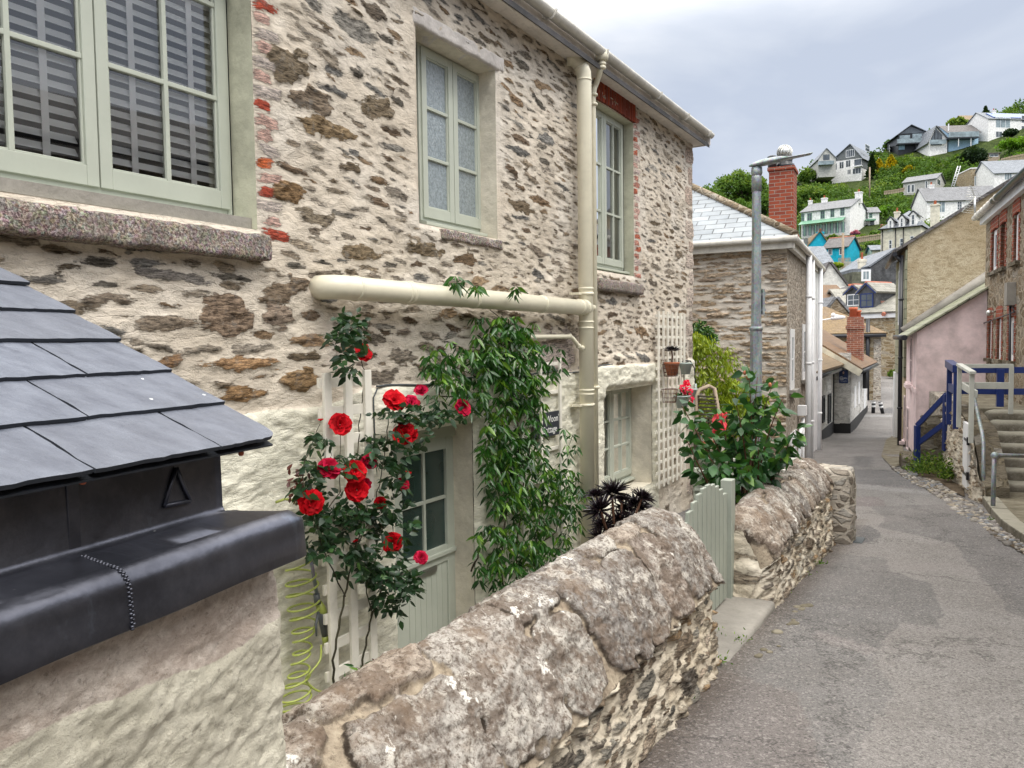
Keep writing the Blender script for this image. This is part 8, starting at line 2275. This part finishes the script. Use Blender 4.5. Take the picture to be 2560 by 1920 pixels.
stems = [[(838, 1790, .35), (833, 1650, .36), (862, 1490, .38), (885, 1380, .40), (905, 1310, .4), (880, 1225, .4)],
         [(862, 1490, .38), (815, 1390, .42), (790, 1310, .45), (765, 1250, .48), (757, 1170, .4), (800, 1060, .35)],
         [(905, 1790, .30), (905, 1650, .32), (930, 1540, .34), (960, 1460, .36), (1000, 1400, .38), (1048, 1400, .4)],
         [(930, 1540, .34), (915, 1470, .36), (940, 1400, .36), (975, 1350, .36)],
         [(885, 1380, .4), (930, 1290, .36), (950, 1200, .32), (965, 1110, .3), (1010, 1040, .28), (1090, 1000, .26), (1160, 1030, .26)],
         [(905, 1310, .4), (890, 1180, .32), (900, 1040, .22), (912, 930, .16), (890, 850, .14), (870, 800, .14)],
         [(965, 1110, .3), (975, 1010, .24), (1000, 1000, .24)], [(790, 1310, .45), (850, 1230, .42), (850, 1070, .35)],
         [(950, 1200, .32), (1010, 1180, .34)], [(930, 1290, .36), (955, 1260, .38)], [(890, 850, .14), (905, 880, .16)], [(870, 800, .14), (840, 810, .18)], [(900, 880, .14), (925, 800, .16)]]
b = MB(); LP, LD = [], []
for i, st_ in enumerate(stems):
    pts = [cw(*q) for q in st_]; pa = stem_path(pts, .006, 6, rng); n = len(pa)
    thick = .0085 if i in (0, 2) else .0045
    b.tube(pa, [thick - thick * .6 * k / n for k in range(n)], 6)
def spray(x, y, rx, ry, n, dep=.36, sz=(.040, .068)):
    """compound sprays: five leaflets on a drooping rachis"""
    for _ in range(n):
        a = rng.uniform(0, 2 * PI); q = math.sqrt(rng.random()); c = cw(x + math.cos(a) * rx * q, y + math.sin(a) * ry * q, dep + rng.uniform(-.12, .14))
        ax = Vector((rng.gauss(0, 1), rng.gauss(0, 1), rng.gauss(-.15, .5))).normalized(); side = ax.cross(Vector((rng.gauss(0, .4), rng.gauss(0, .4), 1))).normalized()
        for k, (l, s_) in enumerate(((0, 1), (0, -1), (.035, 1), (.035, -1), (.065, 0))):
            p = c + ax * l; d = (ax * .6 + side * s_ * .8) if s_ else ax
            LP.append(tuple(p)); LD.append(tuple(d)); LS.append(rng.uniform(*sz)); LR.append(min(1, abs(rng.gauss(.35, .22))))
LS, LR = [], []
for q in ((870, 820, 42, 40, 26), (880, 900, 30, 40, 14), (850, 850, 30, 22, 10), (1060, 1030, 70, 22, 22), (1110, 1040, 60, 20, 12), (1040, 1080, 40, 40, 12), (800, 1110, 34, 22, 8), (775, 1170, 20, 20, 5), (960, 1130, 50, 50, 30), (1000, 1180, 30, 40, 16), (850, 1160, 60, 24, 14), (780, 1230, 40, 28, 14),
          (830, 1290, 70, 40, 36), (900, 1300, 60, 40, 26), (800, 1360, 45, 38, 22), (870, 1370, 50, 38, 16), (930, 1300, 40, 50, 22), (990, 1260, 50, 30, 12), (1010, 1330, 30, 30, 8), (850, 1430, 30, 20, 5),
          (960, 1440, 70, 34, 34), (1000, 1480, 50, 26, 16), (920, 1420, 40, 40, 14), (1040, 1440, 24, 24, 8), (960, 1500, 30, 20, 8), (960, 1400, 60, 20, 12), (1000, 1520, 20, 20, 5), (975, 1060, 30, 50, 10)):
    spray(*q)
b.build('stem', M['bark'], rt)
leaf_cloud('foliage', LP, LD, np.array(LS), M['leaf_rose'], rt, np.array(LR), asp=.66, droop=.2, fold=.22, seed=8)
BL = [(907, 882, 22, .2), (985, 1003, 28, .26), (1028, 1008, 20, .24), (1053, 977, 17, .24), (1154, 1020, 22, .27), (850, 1062, 27, .34), (1013, 1085, 29, .36), (802, 1053, 10, .3), (822, 1172, 27, .44), (887, 1180, 27, .46), (922, 1153, 21, .4),
      (892, 1225, 27, .46), (915, 1210, 15, .42), (777, 1255, 30, .5), (1020, 1185, 11, .36), (1005, 1212, 17, .38), (951, 1257, 15, .4), (982, 1358, 25, .4), (1052, 1395, 17, .42), (890, 1354, 9, .4)]
toc = Vector((.35, -.85, .25))
for i, (x, y, rp, dp) in enumerate(BL):
    c = cw(x, y, dp); rr_ = rp / FPX * c.y * 1.02
    fc = toc + Vector((rng.uniform(-.5, .5), rng.uniform(-.3, .3), rng.uniform(-.25, .5)))
    if rp < 13: fc = Vector((rng.uniform(-.3, .3), -.2, 1))
    rose(c, rr_, fc, rt, seed=i, rings=4 if rp > 13 else 3, mat='petal_crimson' if i in (2, 3, 4, 8, 10, 12, 15, 18) else 'petal')
mt = thing('maroon_foliage', cw(745, 1215, .3), 'sprig of dark maroon oak-shaped leaves beside the lowest left bloom', 'plant')
LP, LD = [], []
for _ in range(46):
    c = cw(742 + rng.gauss(0, 12), 1210 + rng.gauss(0, 26), .35 + rng.uniform(-.05, .05)); LP.append(tuple(c)); LD.append((rng.gauss(0, 1), rng.gauss(0, 1), rng.gauss(0, 1)))
leaf_cloud('foliage', LP, LD, np.full(len(LP), .045), M['leaf_maroon'], mt, asp=.5, seed=9)
fp = thing('fern_tuft', cw(930, 1700, .4), 'small green tuft with red tips peeping over the nearest low wall', 'plant')
LP, LD = [], []
for _ in range(90):
    c = cw(925 + rng.gauss(0, 22), 1705 + rng.gauss(0, 18), .5 + rng.uniform(-.1, .1)); LP.append(tuple(c)); LD.append((rng.gauss(0, 1), rng.gauss(0, 1), rng.gauss(.8, .5)))
leaf_cloud('foliage', LP, LD, np.full(len(LP), .07), M['leaf_shrub'], fp, asp=.25, seed=10)
LP, LD = [], []
for _ in range(22): c = cw(960 + rng.gauss(0, 22), 1672 + rng.gauss(0, 5), .5); LP.append(tuple(c)); LD.append((rng.gauss(0, 1), rng.gauss(0, 1), rng.gauss(0, 1)))
leaf_cloud('red_leaves', LP, LD, np.full(len(LP), .04), M['leaf_maroon'], fp, asp=.6, seed=11)

# star jasmine on the wall right of the door
jt = thing('star_jasmine', cw(1320, 1480, .25), 'dense glossy star jasmine climbing the wall right of the cottage door', 'climbing plant')
LP, LD, LS, LR = [], [], [], []
def jas(x, y, rx, ry, n, dep=.18):
    for _ in range(max(3, int(n * .62))):
        a = rng.uniform(0, 2 * PI); q = math.sqrt(rng.random()) * 1.08; c = cw(x + math.cos(a) * rx * q, y + math.sin(a) * ry * q, max(.05, dep + rng.uniform(-.11, .13)))
        tone = rng.random()
        m = rng.randint(4, 6); a0 = rng.uniform(0, 6)
        for k in range(m):      # whorl of drooping leaves
            aa = a0 + k * 2 * PI / m; d = Vector((math.cos(aa), math.sin(aa), rng.uniform(-1.4, -.2)))
            LP.append(tuple(c + d * .01)); LD.append(tuple(d)); LS.append(rng.uniform(.045, .10)); LR.append(min(1, max(0, tone * .8 + rng.uniform(-.15, .2) + (.15 if rng.random() < .12 else 0))))
JK = .62
for q in ((1270, 850, 60, 50, 80), (1300, 900, 85, 60, 130), (1230, 900, 50, 45, 60), (1325, 940, 60, 50, 60), (1270, 980, 70, 60, 90), (1320, 1000, 40, 50, 34), (1290, 1060, 70, 60, 90), (1250, 1120, 50, 60, 70), (1305, 1130, 50, 50, 50), (1335, 1100, 34, 34, 20), (1260, 1200, 50, 60, 70),
          (1320, 1200, 60, 60, 80), (1380, 1170, 30, 40, 22), (1400, 1220, 50, 50, 50), (1430, 1240, 32, 60, 34), (1340, 1270, 70, 60, 80), (1270, 1290, 50, 60, 60), (1400, 1300, 50, 50, 44), (1230, 1360, 40, 50, 36), (1290, 1370, 60, 60, 66), (1360, 1370, 60, 40, 50), (1400, 1380, 30, 30, 16), (1270, 1440, 60, 50, 48), (1330, 1420, 50, 50, 34), (1220, 1420, 30, 40, 16), (1260, 1490, 30, 25, 12),
          (1130, 880, 36, 30, 24), (1110, 930, 44, 26, 26), (1150, 940, 44, 34, 34), (1070, 920, 16, 30, 7), (1120, 985, 50, 22, 16), (1170, 990, 36, 40, 22), (1190, 830, 12, 40, 8), (1205, 870, 30, 40, 22), (1070, 880, 12, 26, 5), (1300, 810, 50, 24, 18), (1240, 800, 30, 20, 8), (1395, 905, 12, 50, 8), (1440, 1100, 12, 40, 6), (1415, 1105, 20, 40, 10)):
    jas(*q)
for q in ((1140, 698, 20, 9, 7), (1165, 708, 26, 10, 8), (1195, 716, 12, 7, 3), (1285, 726, 14, 12, 5)): jas(*q[:4], q[4], .30)
leaf_cloud('foliage', LP, LD, np.array(LS), M['leaf_jas'], jt, np.array(LR), asp=.36, droop=.22, fold=.2, seed=12)
b = MB()
for (xs_) in (((1300, 1540), (1290, 1400), (1310, 1200), (1290, 1000), (1270, 850), (1200, 790)), ((1330, 1540), (1340, 1380), (1350, 1250), (1420, 1200)), ((1270, 1540), (1250, 1400), (1270, 1250), (1230, 1100), (1200, 950), (1110, 900)), ((1300, 1400), (1390, 1330), (1400, 1200)), ((1310, 1200), (1340, 1000), (1300, 830), (1225, 775)), ((1180, 1430), (1205, 1360), (1250, 1330)), ((1290, 1000), (1100, 990), (1075, 900))):
    pa = stem_path([cw(x, y, .10 + .05 * rng.random()) for x, y in xs_], .012, 6, rng); b.tube(pa, [.008 - .005 * k / len(pa) for k in range(len(pa))], 5)
b.build('stem', M['jasminestem'], jt)
# ------------------------------------------------------------------ trellises
def trellis(label, xs_px, ytop, ybot, d, sw, rungs, extra=.05):
    s_ = [CW.px(x, (ytop + ybot) / 2 if i else (ytop + ybot) / 2, d)[0] for i, x in enumerate(xs_px)]
    zt_ = CW.px(xs_px[0], ytop, d)[1]; zb_ = CW.px(xs_px[0], ybot, d)[1]
    t = thing('trellis', CW.p(s_[0], zb_, d), label, 'trellis')
    for s0 in s_:
        b = MB(); b.fbox(CW, s0 - sw / 2, s0 + sw / 2, zb_, zt_ + rng.uniform(-.01, .01), d, d + .022); b.build('upright', M['whitewood'], t, bevel=.002)
    for k in range(rungs):
        z = zb_ + .06 + (zt_ - zb_ - .12) * k / (rungs - 1)
        b = MB(); b.fbox(CW, s_[0] - extra, s_[-1] + extra, z - sw / 2, z + sw / 2, d - .022, d - .001); b.build('rung', M['whitewood'], t, bevel=.002)
    return t
trellis('white painted trellis behind the red roses left of the door', [824, 876, 924], 932, 1790, .26, .062, 12)
jx = [1262, 1305, 1352, 1400]
trellis('white trellis buried under the star jasmine', jx, 900, 1560, .06, .035, 9)
trellis('tall cream trellis with hanging pots near the far corner of the cottage', [1645, 1657, 1668, 1679, 1690, 1700, 1709], 778, 1222, .09, .035, 17, .03)

# ------------------------------------------------------------------ hanging pots on the far trellis
def basket(s0, z0, d0, w_, h_, name_label):
    t = thing('wire_basket', CW.p(s0, z0, d0), name_label, 'basket'); b = MB()
    for k in range(14):
        a = 2 * PI * k / 14; x, y = math.cos(a) * w_ / 2, math.sin(a) * w_ / 2
        b.tube([CW.p(s0 + x * .8, z0, d0 + y * .8), CW.p(s0 + x, z0 + h_, d0 + y)], .0028, 4)
    for f in (0, .33, .66, 1):
        r_ = w_ / 2 * (.8 + .2 * f); b.tube([CW.p(s0 + math.cos(a) * r_, z0 + h_ * f, d0 + math.sin(a) * r_) for a in [2 * PI * q / 16 for q in range(17)]], .004 if f in (0, 1) else .0025, 4)
    b.tube([CW.p(s0, z0 + h_, d0 - w_ / 2), CW.p(s0, z0 + h_ + .06, d0 - w_ / 2 + .01), CW.p(s0, z0 + h_ + .05, d0 - w_ / 2 - .03)], .004, 5)
    b.build('wire', M['rust'], t); return t
def pot(s0, z0, d0, r0, r1, h_, mat, name, label, tilt=0):
    c = CW.p(s0, z0, d0); t = thing(name, c, label, 'pot'); b = MB()
    b.lathe(c, [(.001, .0), (r0, .0), (r1, h_ * .86), (r1 * 1.07, h_ * .87), (r1 * 1.09, h_), (r1 * .95, h_), (r1 * .93, h_ * .9), (.001, h_ * .88)], 22); b.build('body', M[mat], t)
    s_ = MB(); s_.lathe(c + Vector((0, 0, h_ * .885)), [(.001, 0), (r1 * .92, .001), (.001, .004)], 16); s_.build('soil', M['earth'], t); return t
s1_, z1_ = CW.px(1676, 938, .2); pot(s1_, z1_, .22, .062, .095, .17, 'terracotta', 'terracotta_pot', 'terracotta pot held in a wire basket high on the cream trellis')
basket(s1_ - .03, z1_ - .01, .215, .21, .15, 'rusty wire basket cradling the terracotta pot on the trellis')
s2_, z2_ = CW.px(1698, 1018, .2); pot(s2_, z2_ - .01, .24, .065, .105, .17, 'bucket', 'metal_planter', 'galvanised planter of red geraniums on the cream trellis')
s3_, z3_ = CW.px(1672, 1005, .17); basket(s3_, z3_, .18, .21, .17, 'empty rusty wire basket left of the geranium planter')
s4_, z4_ = CW.px(1704, 925, .12); o = pot(s4_ + .05, z4_ - .06, .16, .06, .09, .16, 'bucket', 'metal_planter', 'empty galvanised planter behind the terracotta pot')
s5_, z5_ = CW.px(1722, 985, .12); o = pot(s5_ + .1, z5_ - .09, .16, .06, .10, .16, 'bucket', 'metal_planter', 'empty galvanised planter above and behind the red geraniums')
def rosette(c, r_, n, mat, parent, up=(0, 0, 1), seed=1, name='rosette', asp=.17, cup=.5):
    rs_ = np.random.RandomState(seed); U_ = Vector(up).normalized(); X = U_.orthogonal().normalized(); Y = U_.cross(X); P, Dd, S_ = [], [], []
    for i in range(n):
        f = i / n; a = i * 2.39996; tl = (1 - f) * cup + .05 + (f * .9) ; tl = PI / 2 * (1 - f) ** 1.2 * .9 + .12
        dr_ = (X * math.cos(a) + Y * math.sin(a)) * math.cos(tl) + U_ * math.sin(tl); P.append(tuple(Vector(c) + dr_ * r_ * .06)); Dd.append(tuple(dr_)); S_.append(r_ * (.45 + .6 * f))
    return leaf_cloud(name, P, Dd, np.array(S_), M[mat], parent, rs_.rand(n), asp=asp, droop=.05, fold=.3, seed=seed)
ae_ = thing('black_aeonium', CW.p(s1_, z1_ + .15, .22), 'small black aeonium on a bare stem in the terracotta pot', 'succulent')
b = MB(); b.tube([CW.p(s1_, z1_ + .15, .22), CW.p(s1_ + .02, z1_ + .24, .22), CW.p(s1_, z1_ + .32, .22)], .011, 7); b.build('stem', M['bark_red'], ae_)
rosette(CW.p(s1_, z1_ + .32, .22), .12, 42, 'leaf_black', ae_, seed=2)
gm_ = thing('red_geranium', CW.p(s2_, z2_ + .15, .24), 'vivid red geranium spilling from the galvanised planter', 'flowers')
P, Dd = [], []
for (dx, dz, r_) in ((-.04, .27, .055), (.03, .24, .06), (.07, .12, .06), (.02, .33, .02)):
    for _ in range(60):
        q = Vector((rng.gauss(0, 1), rng.gauss(0, 1), rng.gauss(0, 1))).normalized(); P.append(tuple(CW.p(s2_ + dx, z2_ + dz, .30) + q * r_)); Dd.append(tuple(q + Vector((rng.gauss(0, .6), rng.gauss(0, .6), rng.gauss(0, .6)))))
leaf_cloud('blossom', P, Dd, np.full(len(P), .032), M['petal_pink'], gm_, asp=.9, seed=3)
P, Dd = [], []
for _ in range(50): P.append(tuple(CW.p(s2_ + rng.uniform(-.1, .12), z2_ + rng.uniform(.12, .24), .24 + rng.uniform(-.08, .1)))); Dd.append((rng.gauss(0, 1), rng.gauss(0, 1), rng.gauss(.3, .6)))
leaf_cloud('foliage', P, Dd, np.full(len(P), .05), M['leaf_shrub'], gm_, asp=.9, seed=4)

# big black aeoniums by the ground-floor window
ab = thing('black_aeonium', cw(1540, 1330, .55), 'large many-headed black aeonium behind the wall below the ground floor window', 'succulent')
b = MB(); heads = [(1530, 1235, .17, (-.2, -.5, 1)), (1500, 1275, .15, (-.5, -.4, .8)), (1560, 1275, .13, (0, -.6, .8)), (1590, 1265, .15, (.3, -.5, .8)), (1606, 1245, .13, (.5, -.2, 1)), (1545, 1300, .13, (0, -.8, .5)), (1510, 1315, .13, (-.3, -.8, .4)), (1575, 1305, .12, (.2, -.8, .5)), (1620, 1275, .10, (.6, -.3, .7)), (1500, 1345, .12, (-.2, -.9, .3)), (1530, 1340, .11, (0, -1, .3)), (1555, 1250, .11, (0, 0, 1)), (1490, 1240, .11, (-.3, 0, 1)), (1560, 1330, .11, (0, -1, .4))]
for i, (x, y, r_, up) in enumerate(heads):
    c = cw(x, y, .62 + .12 * math.sin(i * 2.1)); rosette(c, r_ * 1.15, 64, 'leaf_black', ab, up, seed=20 + i, asp=.15)
    b.tube([cw(1535 + (i % 3) * 12, 1420, .6), c.lerp(cw(1540, 1400, .6), .5), c], [.02, .016, .012], 6)
b.build('stem', M['bark_red'], ab)

# slate name board, half hidden by the climber
q0 = CW.px(1404, 1025, .07); q1 = CW.px(1404, 1084, .07); qL = CW.px(1336, 1055, .07)
ns_ = thing('name_board', CW.p(q0[0] - .25, q1[1], .06), 'dark slate cottage name board half hidden by the star jasmine', 'sign')
b = MB(); b.fbox(CW, qL[0], q0[0], q1[1] - .0, q0[1], .055, .068); b.build('board', M['signslate'], ns_, bevel=.002)
H_ = q0[1] - q1[1]; W_ = q0[0] - qL[0]
text("Woon's", CW, q0[0] - .02, q1[1] + H_ * .70, .0695, H_ * .40, 'text_white', ns_, align='RIGHT')
text("Cottage", CW, q0[0] - .10, q1[1] + H_ * .27, .0695, H_ * .40, 'text_white', ns_, align='RIGHT')
# number tile beneath
# ------------------------------------------------------------------ coiled hose and spray lance
hs_ = thing('coiled_hose', cw(755, 1800, .25), 'lime green coiled garden hose hanging beside the white trellis', 'hose')
b = MB(); pts = []
N_ = 420; zt_ = -1.0; 
for i in range(N_):
    t = i / N_; y_ = 1400 + (1830 - 1400) * t ** .92; a = t * 2 * PI * 15.0
    wob = 1 + .3 * math.sin(t * 9); x_ = 748 + 12 * math.sin(t * 5)
    c = cw(x_, y_, .16); pts.append(c + CW.D * (.085 * wob * math.cos(a)) + CW.N * (.06 * wob * math.sin(a)) + Vector((0, 0, .012 * math.sin(a * .5 + 1))))
b.tube(pts, .0068, 7)
q = [cw(803, 1612, .22), cw(800, 1650, .24), cw(778, 1680, .24), cw(765, 1700, .2), cw(790, 1725, .22), cw(822, 1735, .24), cw(800, 1760, .24), cw(782, 1785, .22), cw(800, 1815, .2)]
qq = []
for i in range(len(q) - 1):
    p0, p1, p2, p3 = q[max(0, i - 1)], q[i], q[i + 1], q[min(len(q) - 1, i + 2)]
    for k in range(6):
        t = k / 6; qq.append(.5 * ((2 * p1) + (p2 - p0) * t + (2 * p0 - 5 * p1 + 4 * p2 - p3) * t * t + (3 * p1 - p0 - 3 * p2 + p3) * t ** 3))
b.tube(qq, .0068, 7); b.build('tube', M['hosegreen'], hs_)
b = MB(); b.tube([cw(690, 1256, .2), cw(712, 1248, .25), cw(730, 1250, .25), cw(742, 1262, .2)], .0075, 7); b.build('tube', M['hosegreen'], hs_)
sg = thing('spray_lance', cw(800, 1600, .2), 'grey and lime spray lance hooked beside the coiled hose', 'spray gun')
b = MB(); b.tube([cw(774, 1375, .2), cw(784, 1440, .2), cw(793, 1490, .2)], .011, 10); b.build('lance', M['galv'], sg)
b = MB(); b.tube([cw(791, 1485, .2), cw(794, 1510, .2)], .020, 12); b.tube([cw(803, 1530, .2), cw(808, 1560, .2), cw(812, 1590, .2)], [.022, .024, .018], 10); b.tube([cw(796, 1530, .22), cw(790, 1560, .24), cw(791, 1590, .24)], [.010, .009, .006], 8); b.build('trigger_grip', M['hosegrey'], sg)
b = MB(); b.tube([cw(797, 1508, .2), cw(806, 1528, .2), cw(812, 1545, .19)], [.022, .030, .016], 12); b.tube([cw(812, 1590, .2), cw(815, 1610, .2)], [.020, .021], 12); b.tube([cw(815, 1612, .2), cw(817, 1622, .2)], [.015, .014], 12); b.build('collar', M['hosegreen'], sg)

# ------------------------------------------------------------------ things in the front garden beyond the gate
gf = Fr((at(1745, 1200, 9.6).x, 9.6, 0), R(98), 1)
gb = thing('garden_screen', gf.p(1, -2.6, 0), 'sage green boarded garden screen behind the leafy rose bush', 'fence')
zt_ = gf.px(1900, 1150)[1]; Lg = gf.px(2004, 1150)[0]
b = MB(); b.fbox(gf, 0, Lg, zt_ - .03, zt_ + .02, -.06, .06); b.build('cap_rail', M['sage'], gb, bevel=.004)
n = 16
for k in range(n):
    b = MB(); b.fbox(gf, Lg * k / n + .004, Lg * (k + 1) / n - .004, zt_ - 1.35, zt_ - .03, -.012, .012); b.build('board', M['sage_gate'], gb)
# slatted steamer chair folded against the wall
fc = thing('folding_chair', at(1760, 1130, 9.3), 'folded slatted garden chair with silvery curved frame leaning by the cottage corner', 'chair')
pts = [(1746, 965), (1752, 1010), (1752, 1075)], [(1778, 962), (1790, 985), (1797, 1040), (1800, 1088)]
b = MB(); L_ = [at(1738, 1150, 9.3), at(1742, 1060, 9.3), at(1742, 990, 9.35), at(1748, 975, 9.4), at(1772, 965, 9.5), at(1786, 972, 9.5), at(1793, 1010, 9.4), at(1799, 1060, 9.3), at(1801, 1095, 9.25), at(1790, 1120, 9.2)]
b.tube(L_, .025, 8); b.tube([at(1801, 1092, 9.25), at(1775, 1105, 9.25), at(1742, 1112, 9.3)], .022, 8); b.build('frame', M['timber'], fc)
for k in range(12):
    y = 990 + k * 9.3; b = MB(); b.bar(at(1744 + k * .2, y, 9.32), at(1788 + k * 1.0, y + 3 - k * .6, 9.36), .05, .018); b.build('slat', M['bark'], fc)
pc_ = thing('pink_cloth', at(1795, 1060, 9.0), 'coral pink cloth draped behind the leafy rose bush', 'cloth')
b = MB(); G0 = []
nu, nv = 14, 12
for i in range(nu + 1):
    for j in range(nv + 1):
        x = 1782 + 34 * i / nu; y = 1030 + 50 * j / nv; G0.append(at(x + 3 * math.sin(j * .9), y + 4 * math.sin(i * .7), 9.0 + .05 * math.sin(i * 1.3 + j * .4)))
b.add(G0, [(i * (nv + 1) + j, (i + 1) * (nv + 1) + j, (i + 1) * (nv + 1) + j + 1, i * (nv + 1) + j + 1) for i in range(nu) for j in range(nv)], True); b.build('cloth', M['pinkcloth'], pc_)
tb = thing('garden_bench', at(1760, 1150, 9.1), 'dark red slatted garden seat partly hidden by leaves at the cottage corner', 'bench')
for k in range(3):
    b = MB(); b.bar(at(1738, 1095 + k * 12, 9.1), at(1830, 1090 + k * 12, 9.1), .05, .02); b.build('slat', M['terracotta'], tb)
for xa in (1740, 1826):
    b = MB(); b.bar(at(xa, 1093, 9.1), at(xa, 1250, 9.1), .05); b.build('leg', M['bark'], tb)
# pale slatted bench boards near the gate
pb = thing('slatted_planter', at(1775, 1260, 7.6), 'pale sage slatted planter box just behind the garden gate', 'planter')
for k in range(5):
    b = MB(); b.bar(at(1738, 1180 + k * 22, 8.2), at(1830, 1176 + k * 22, 8.0), .09, .02, ); b.build('slat', M['sage_gate'], pb)
for xa, ya in ((1742, 8.2), (1828, 8.0)):
    b = MB(); b.bar(at(xa, 1170, ya), at(xa, 1300, ya), .06); b.build('post', M['sage'], pb)
# bright planting by the second wall: grass, orange and white heads
gp = thing('planter_flowers', at(1920, 1240, 7.4), 'bright green and apricot bedding plants just inside the second wall', 'plants')
P, Dd, Rn = [], [], []
for _ in range(420):
    P.append(tuple(at(1915 + rng.gauss(0, 22), 1215 + rng.gauss(0, 18), 7.6 + rng.uniform(-.3, .3)))); Dd.append((rng.gauss(0, .7), rng.gauss(0, .7), rng.gauss(.9, .5))); Rn.append(rng.random())
leaf_cloud('foliage', P, Dd, np.full(len(P), .07), M['leaf_bright'], gp, np.array(Rn), asp=.2, seed=5)
P, Dd = [], []
for _ in range(90): P.append(tuple(at(1893 + rng.gauss(0, 13), 1208 + rng.gauss(0, 14), 7.4))); Dd.append((rng.gauss(0, 1), rng.gauss(0, 1), rng.gauss(0, 1)))
leaf_cloud('blossom', P, Dd, np.full(len(P), .05), M['leaf_gold'], gp, asp=.5, seed=6)
b = MB(); b.lathe(at(1915, 1300, 7.6), [(.16, 0), (.22, .28), (.21, .28)], 18); b.build('tub', M['darkpaint'], gp)
# drain pipe at the cottage corner and cable
cp = thing('corner_conduit', CW.p(S_END - .06, YARD, .06), 'grey conduit running up the far corner of the cottage under a looped black cable', 'conduit')
sC_ = S_END - .09; b = MB(); zc0 = CW.px(1728, 960, .05)[1]; b.tube([CW.p(sC_, YARD, .07), CW.p(sC_, zc0, .07)], .022, 8); b.build('tube', M['galv'], cp)
b = MB(); b.tube([CW.p(sC_, zc0, .07), CW.p(sC_ - .03, zc0 + .22, .07), CW.p(sC_ - .2, zc0 + .34, .06), CW.p(sC_ - .5, zc0 + .36, .05)], .009, 6); b.build('cable', M['cable'], cp)
al = thing('alarm_bell_box', CW.p(S_END + .03, .9, -.05), 'little round cable junction on the cottage end wall below the gutter', 'junction box')
b = MB(); c = CW.p(S_END + .03, CW.px(1731, 395)[1], -.05); b.lathe(c, [(.05, 0), (.05, .05)], 12, CW.D); b.tube([c, c + Vector((0, 0, -.35))], .008, 5); b.tube([c, c + Vector((0, 0, .5))], .008, 5); b.build('box', M['whitepaint'], al)
# weeds at wall feet and side bank
def tufts(name, label, spots, mat, n, size, kind='stuff'):
    P, Dd, Rn = [], [], []
    for (c, rx, ry, rz) in spots:
        for _ in range(n): P.append((c[0] + rng.gauss(0, rx), c[1] + rng.gauss(0, ry), c[2] + abs(rng.gauss(0, rz)))); Dd.append((rng.gauss(0, .8), rng.gauss(0, .8), rng.gauss(.6, .5))); Rn.append(rng.random())
    tag(leaf_cloud(name, P, Dd, np.array([size * rng.uniform(.6, 1.4) for _ in P]), M[mat], None, np.array(Rn), asp=.4, seed=14), label, 'weeds', kind=kind)
sp0 = []
for x, y, a in ((2350, 1195, .5), (2330, 1180, .4), (2375, 1190, .35), (2318, 1200, .3), (2360, 1170, .4), (2385, 1215, .2)):
    p = road_px(x, y); sp0.append(((p.x + .1, p.y + .35, p.z + .05), a * .35, a * .4, .12))
tufts('bank_weeds', 'green weeds filling the bank between the side steps and the rubble wall', sp0, 'leaf_far', 320, .06)
sp1 = []
for x, y in ((1797, 1662), (1850, 1610), (1790, 1590), (2010, 1440), (2050, 1415), (1700, 1760), (2480, 1303), (2500, 1290), (2545, 1265), (2535, 1262), (1960, 1480)):
    p = road_px(x, y); sp1.append(((p.x, p.y, p.z + .01), .03, .03, .02))
tufts('wall_foot_weeds', 'sparse little weeds along the wall feet and pavement', sp1, 'leaf_bright', 26, .025)
p = road_px(2350, 1200)
b = MB(); b.poly([Vector((q.x, q.y + (.0), q.z + .02)) for q in [road_px(x, y) for x, y in ((2295, 1192), (2345, 1205), (2383, 1232), (2412, 1245), (2405, 1190), (2380, 1150), (2300, 1160))]]); tag(b.build('bank_earth', M['earth']), kind='structure')
# house across the lane, behind the camera's right shoulder: what the panes reflect
oh = thing('facing_house', LW.p(-3, -1.6, 5), 'stone house on the other side of the lane, mirrored in the cottage windows', 'house')
OF = Fr(LW.p(0, 0, 4.2), R(31), -1)
b = MB(); b.fbox(OF, -12, 2.2, -2, 3.0, -6, 0); b.build('walls', M['stone_brown'], oh)
b = MB(); slopebox(b, [OF.p(-12.2, 2.95, .3), OF.p(2.4, 2.95, .3), OF.p(2.4, 4.9, -3), OF.p(-12.2, 4.9, -3)], .08); planar_uv(b.build('roof', M['slate_dark'], oh))
for s_ in (-10, -7, -4, -1): 
    for z_ in (-.6, 1.5): window_at(oh, OF, s_, s_ + .9, z_, z_ + 1.2, 2, 2)
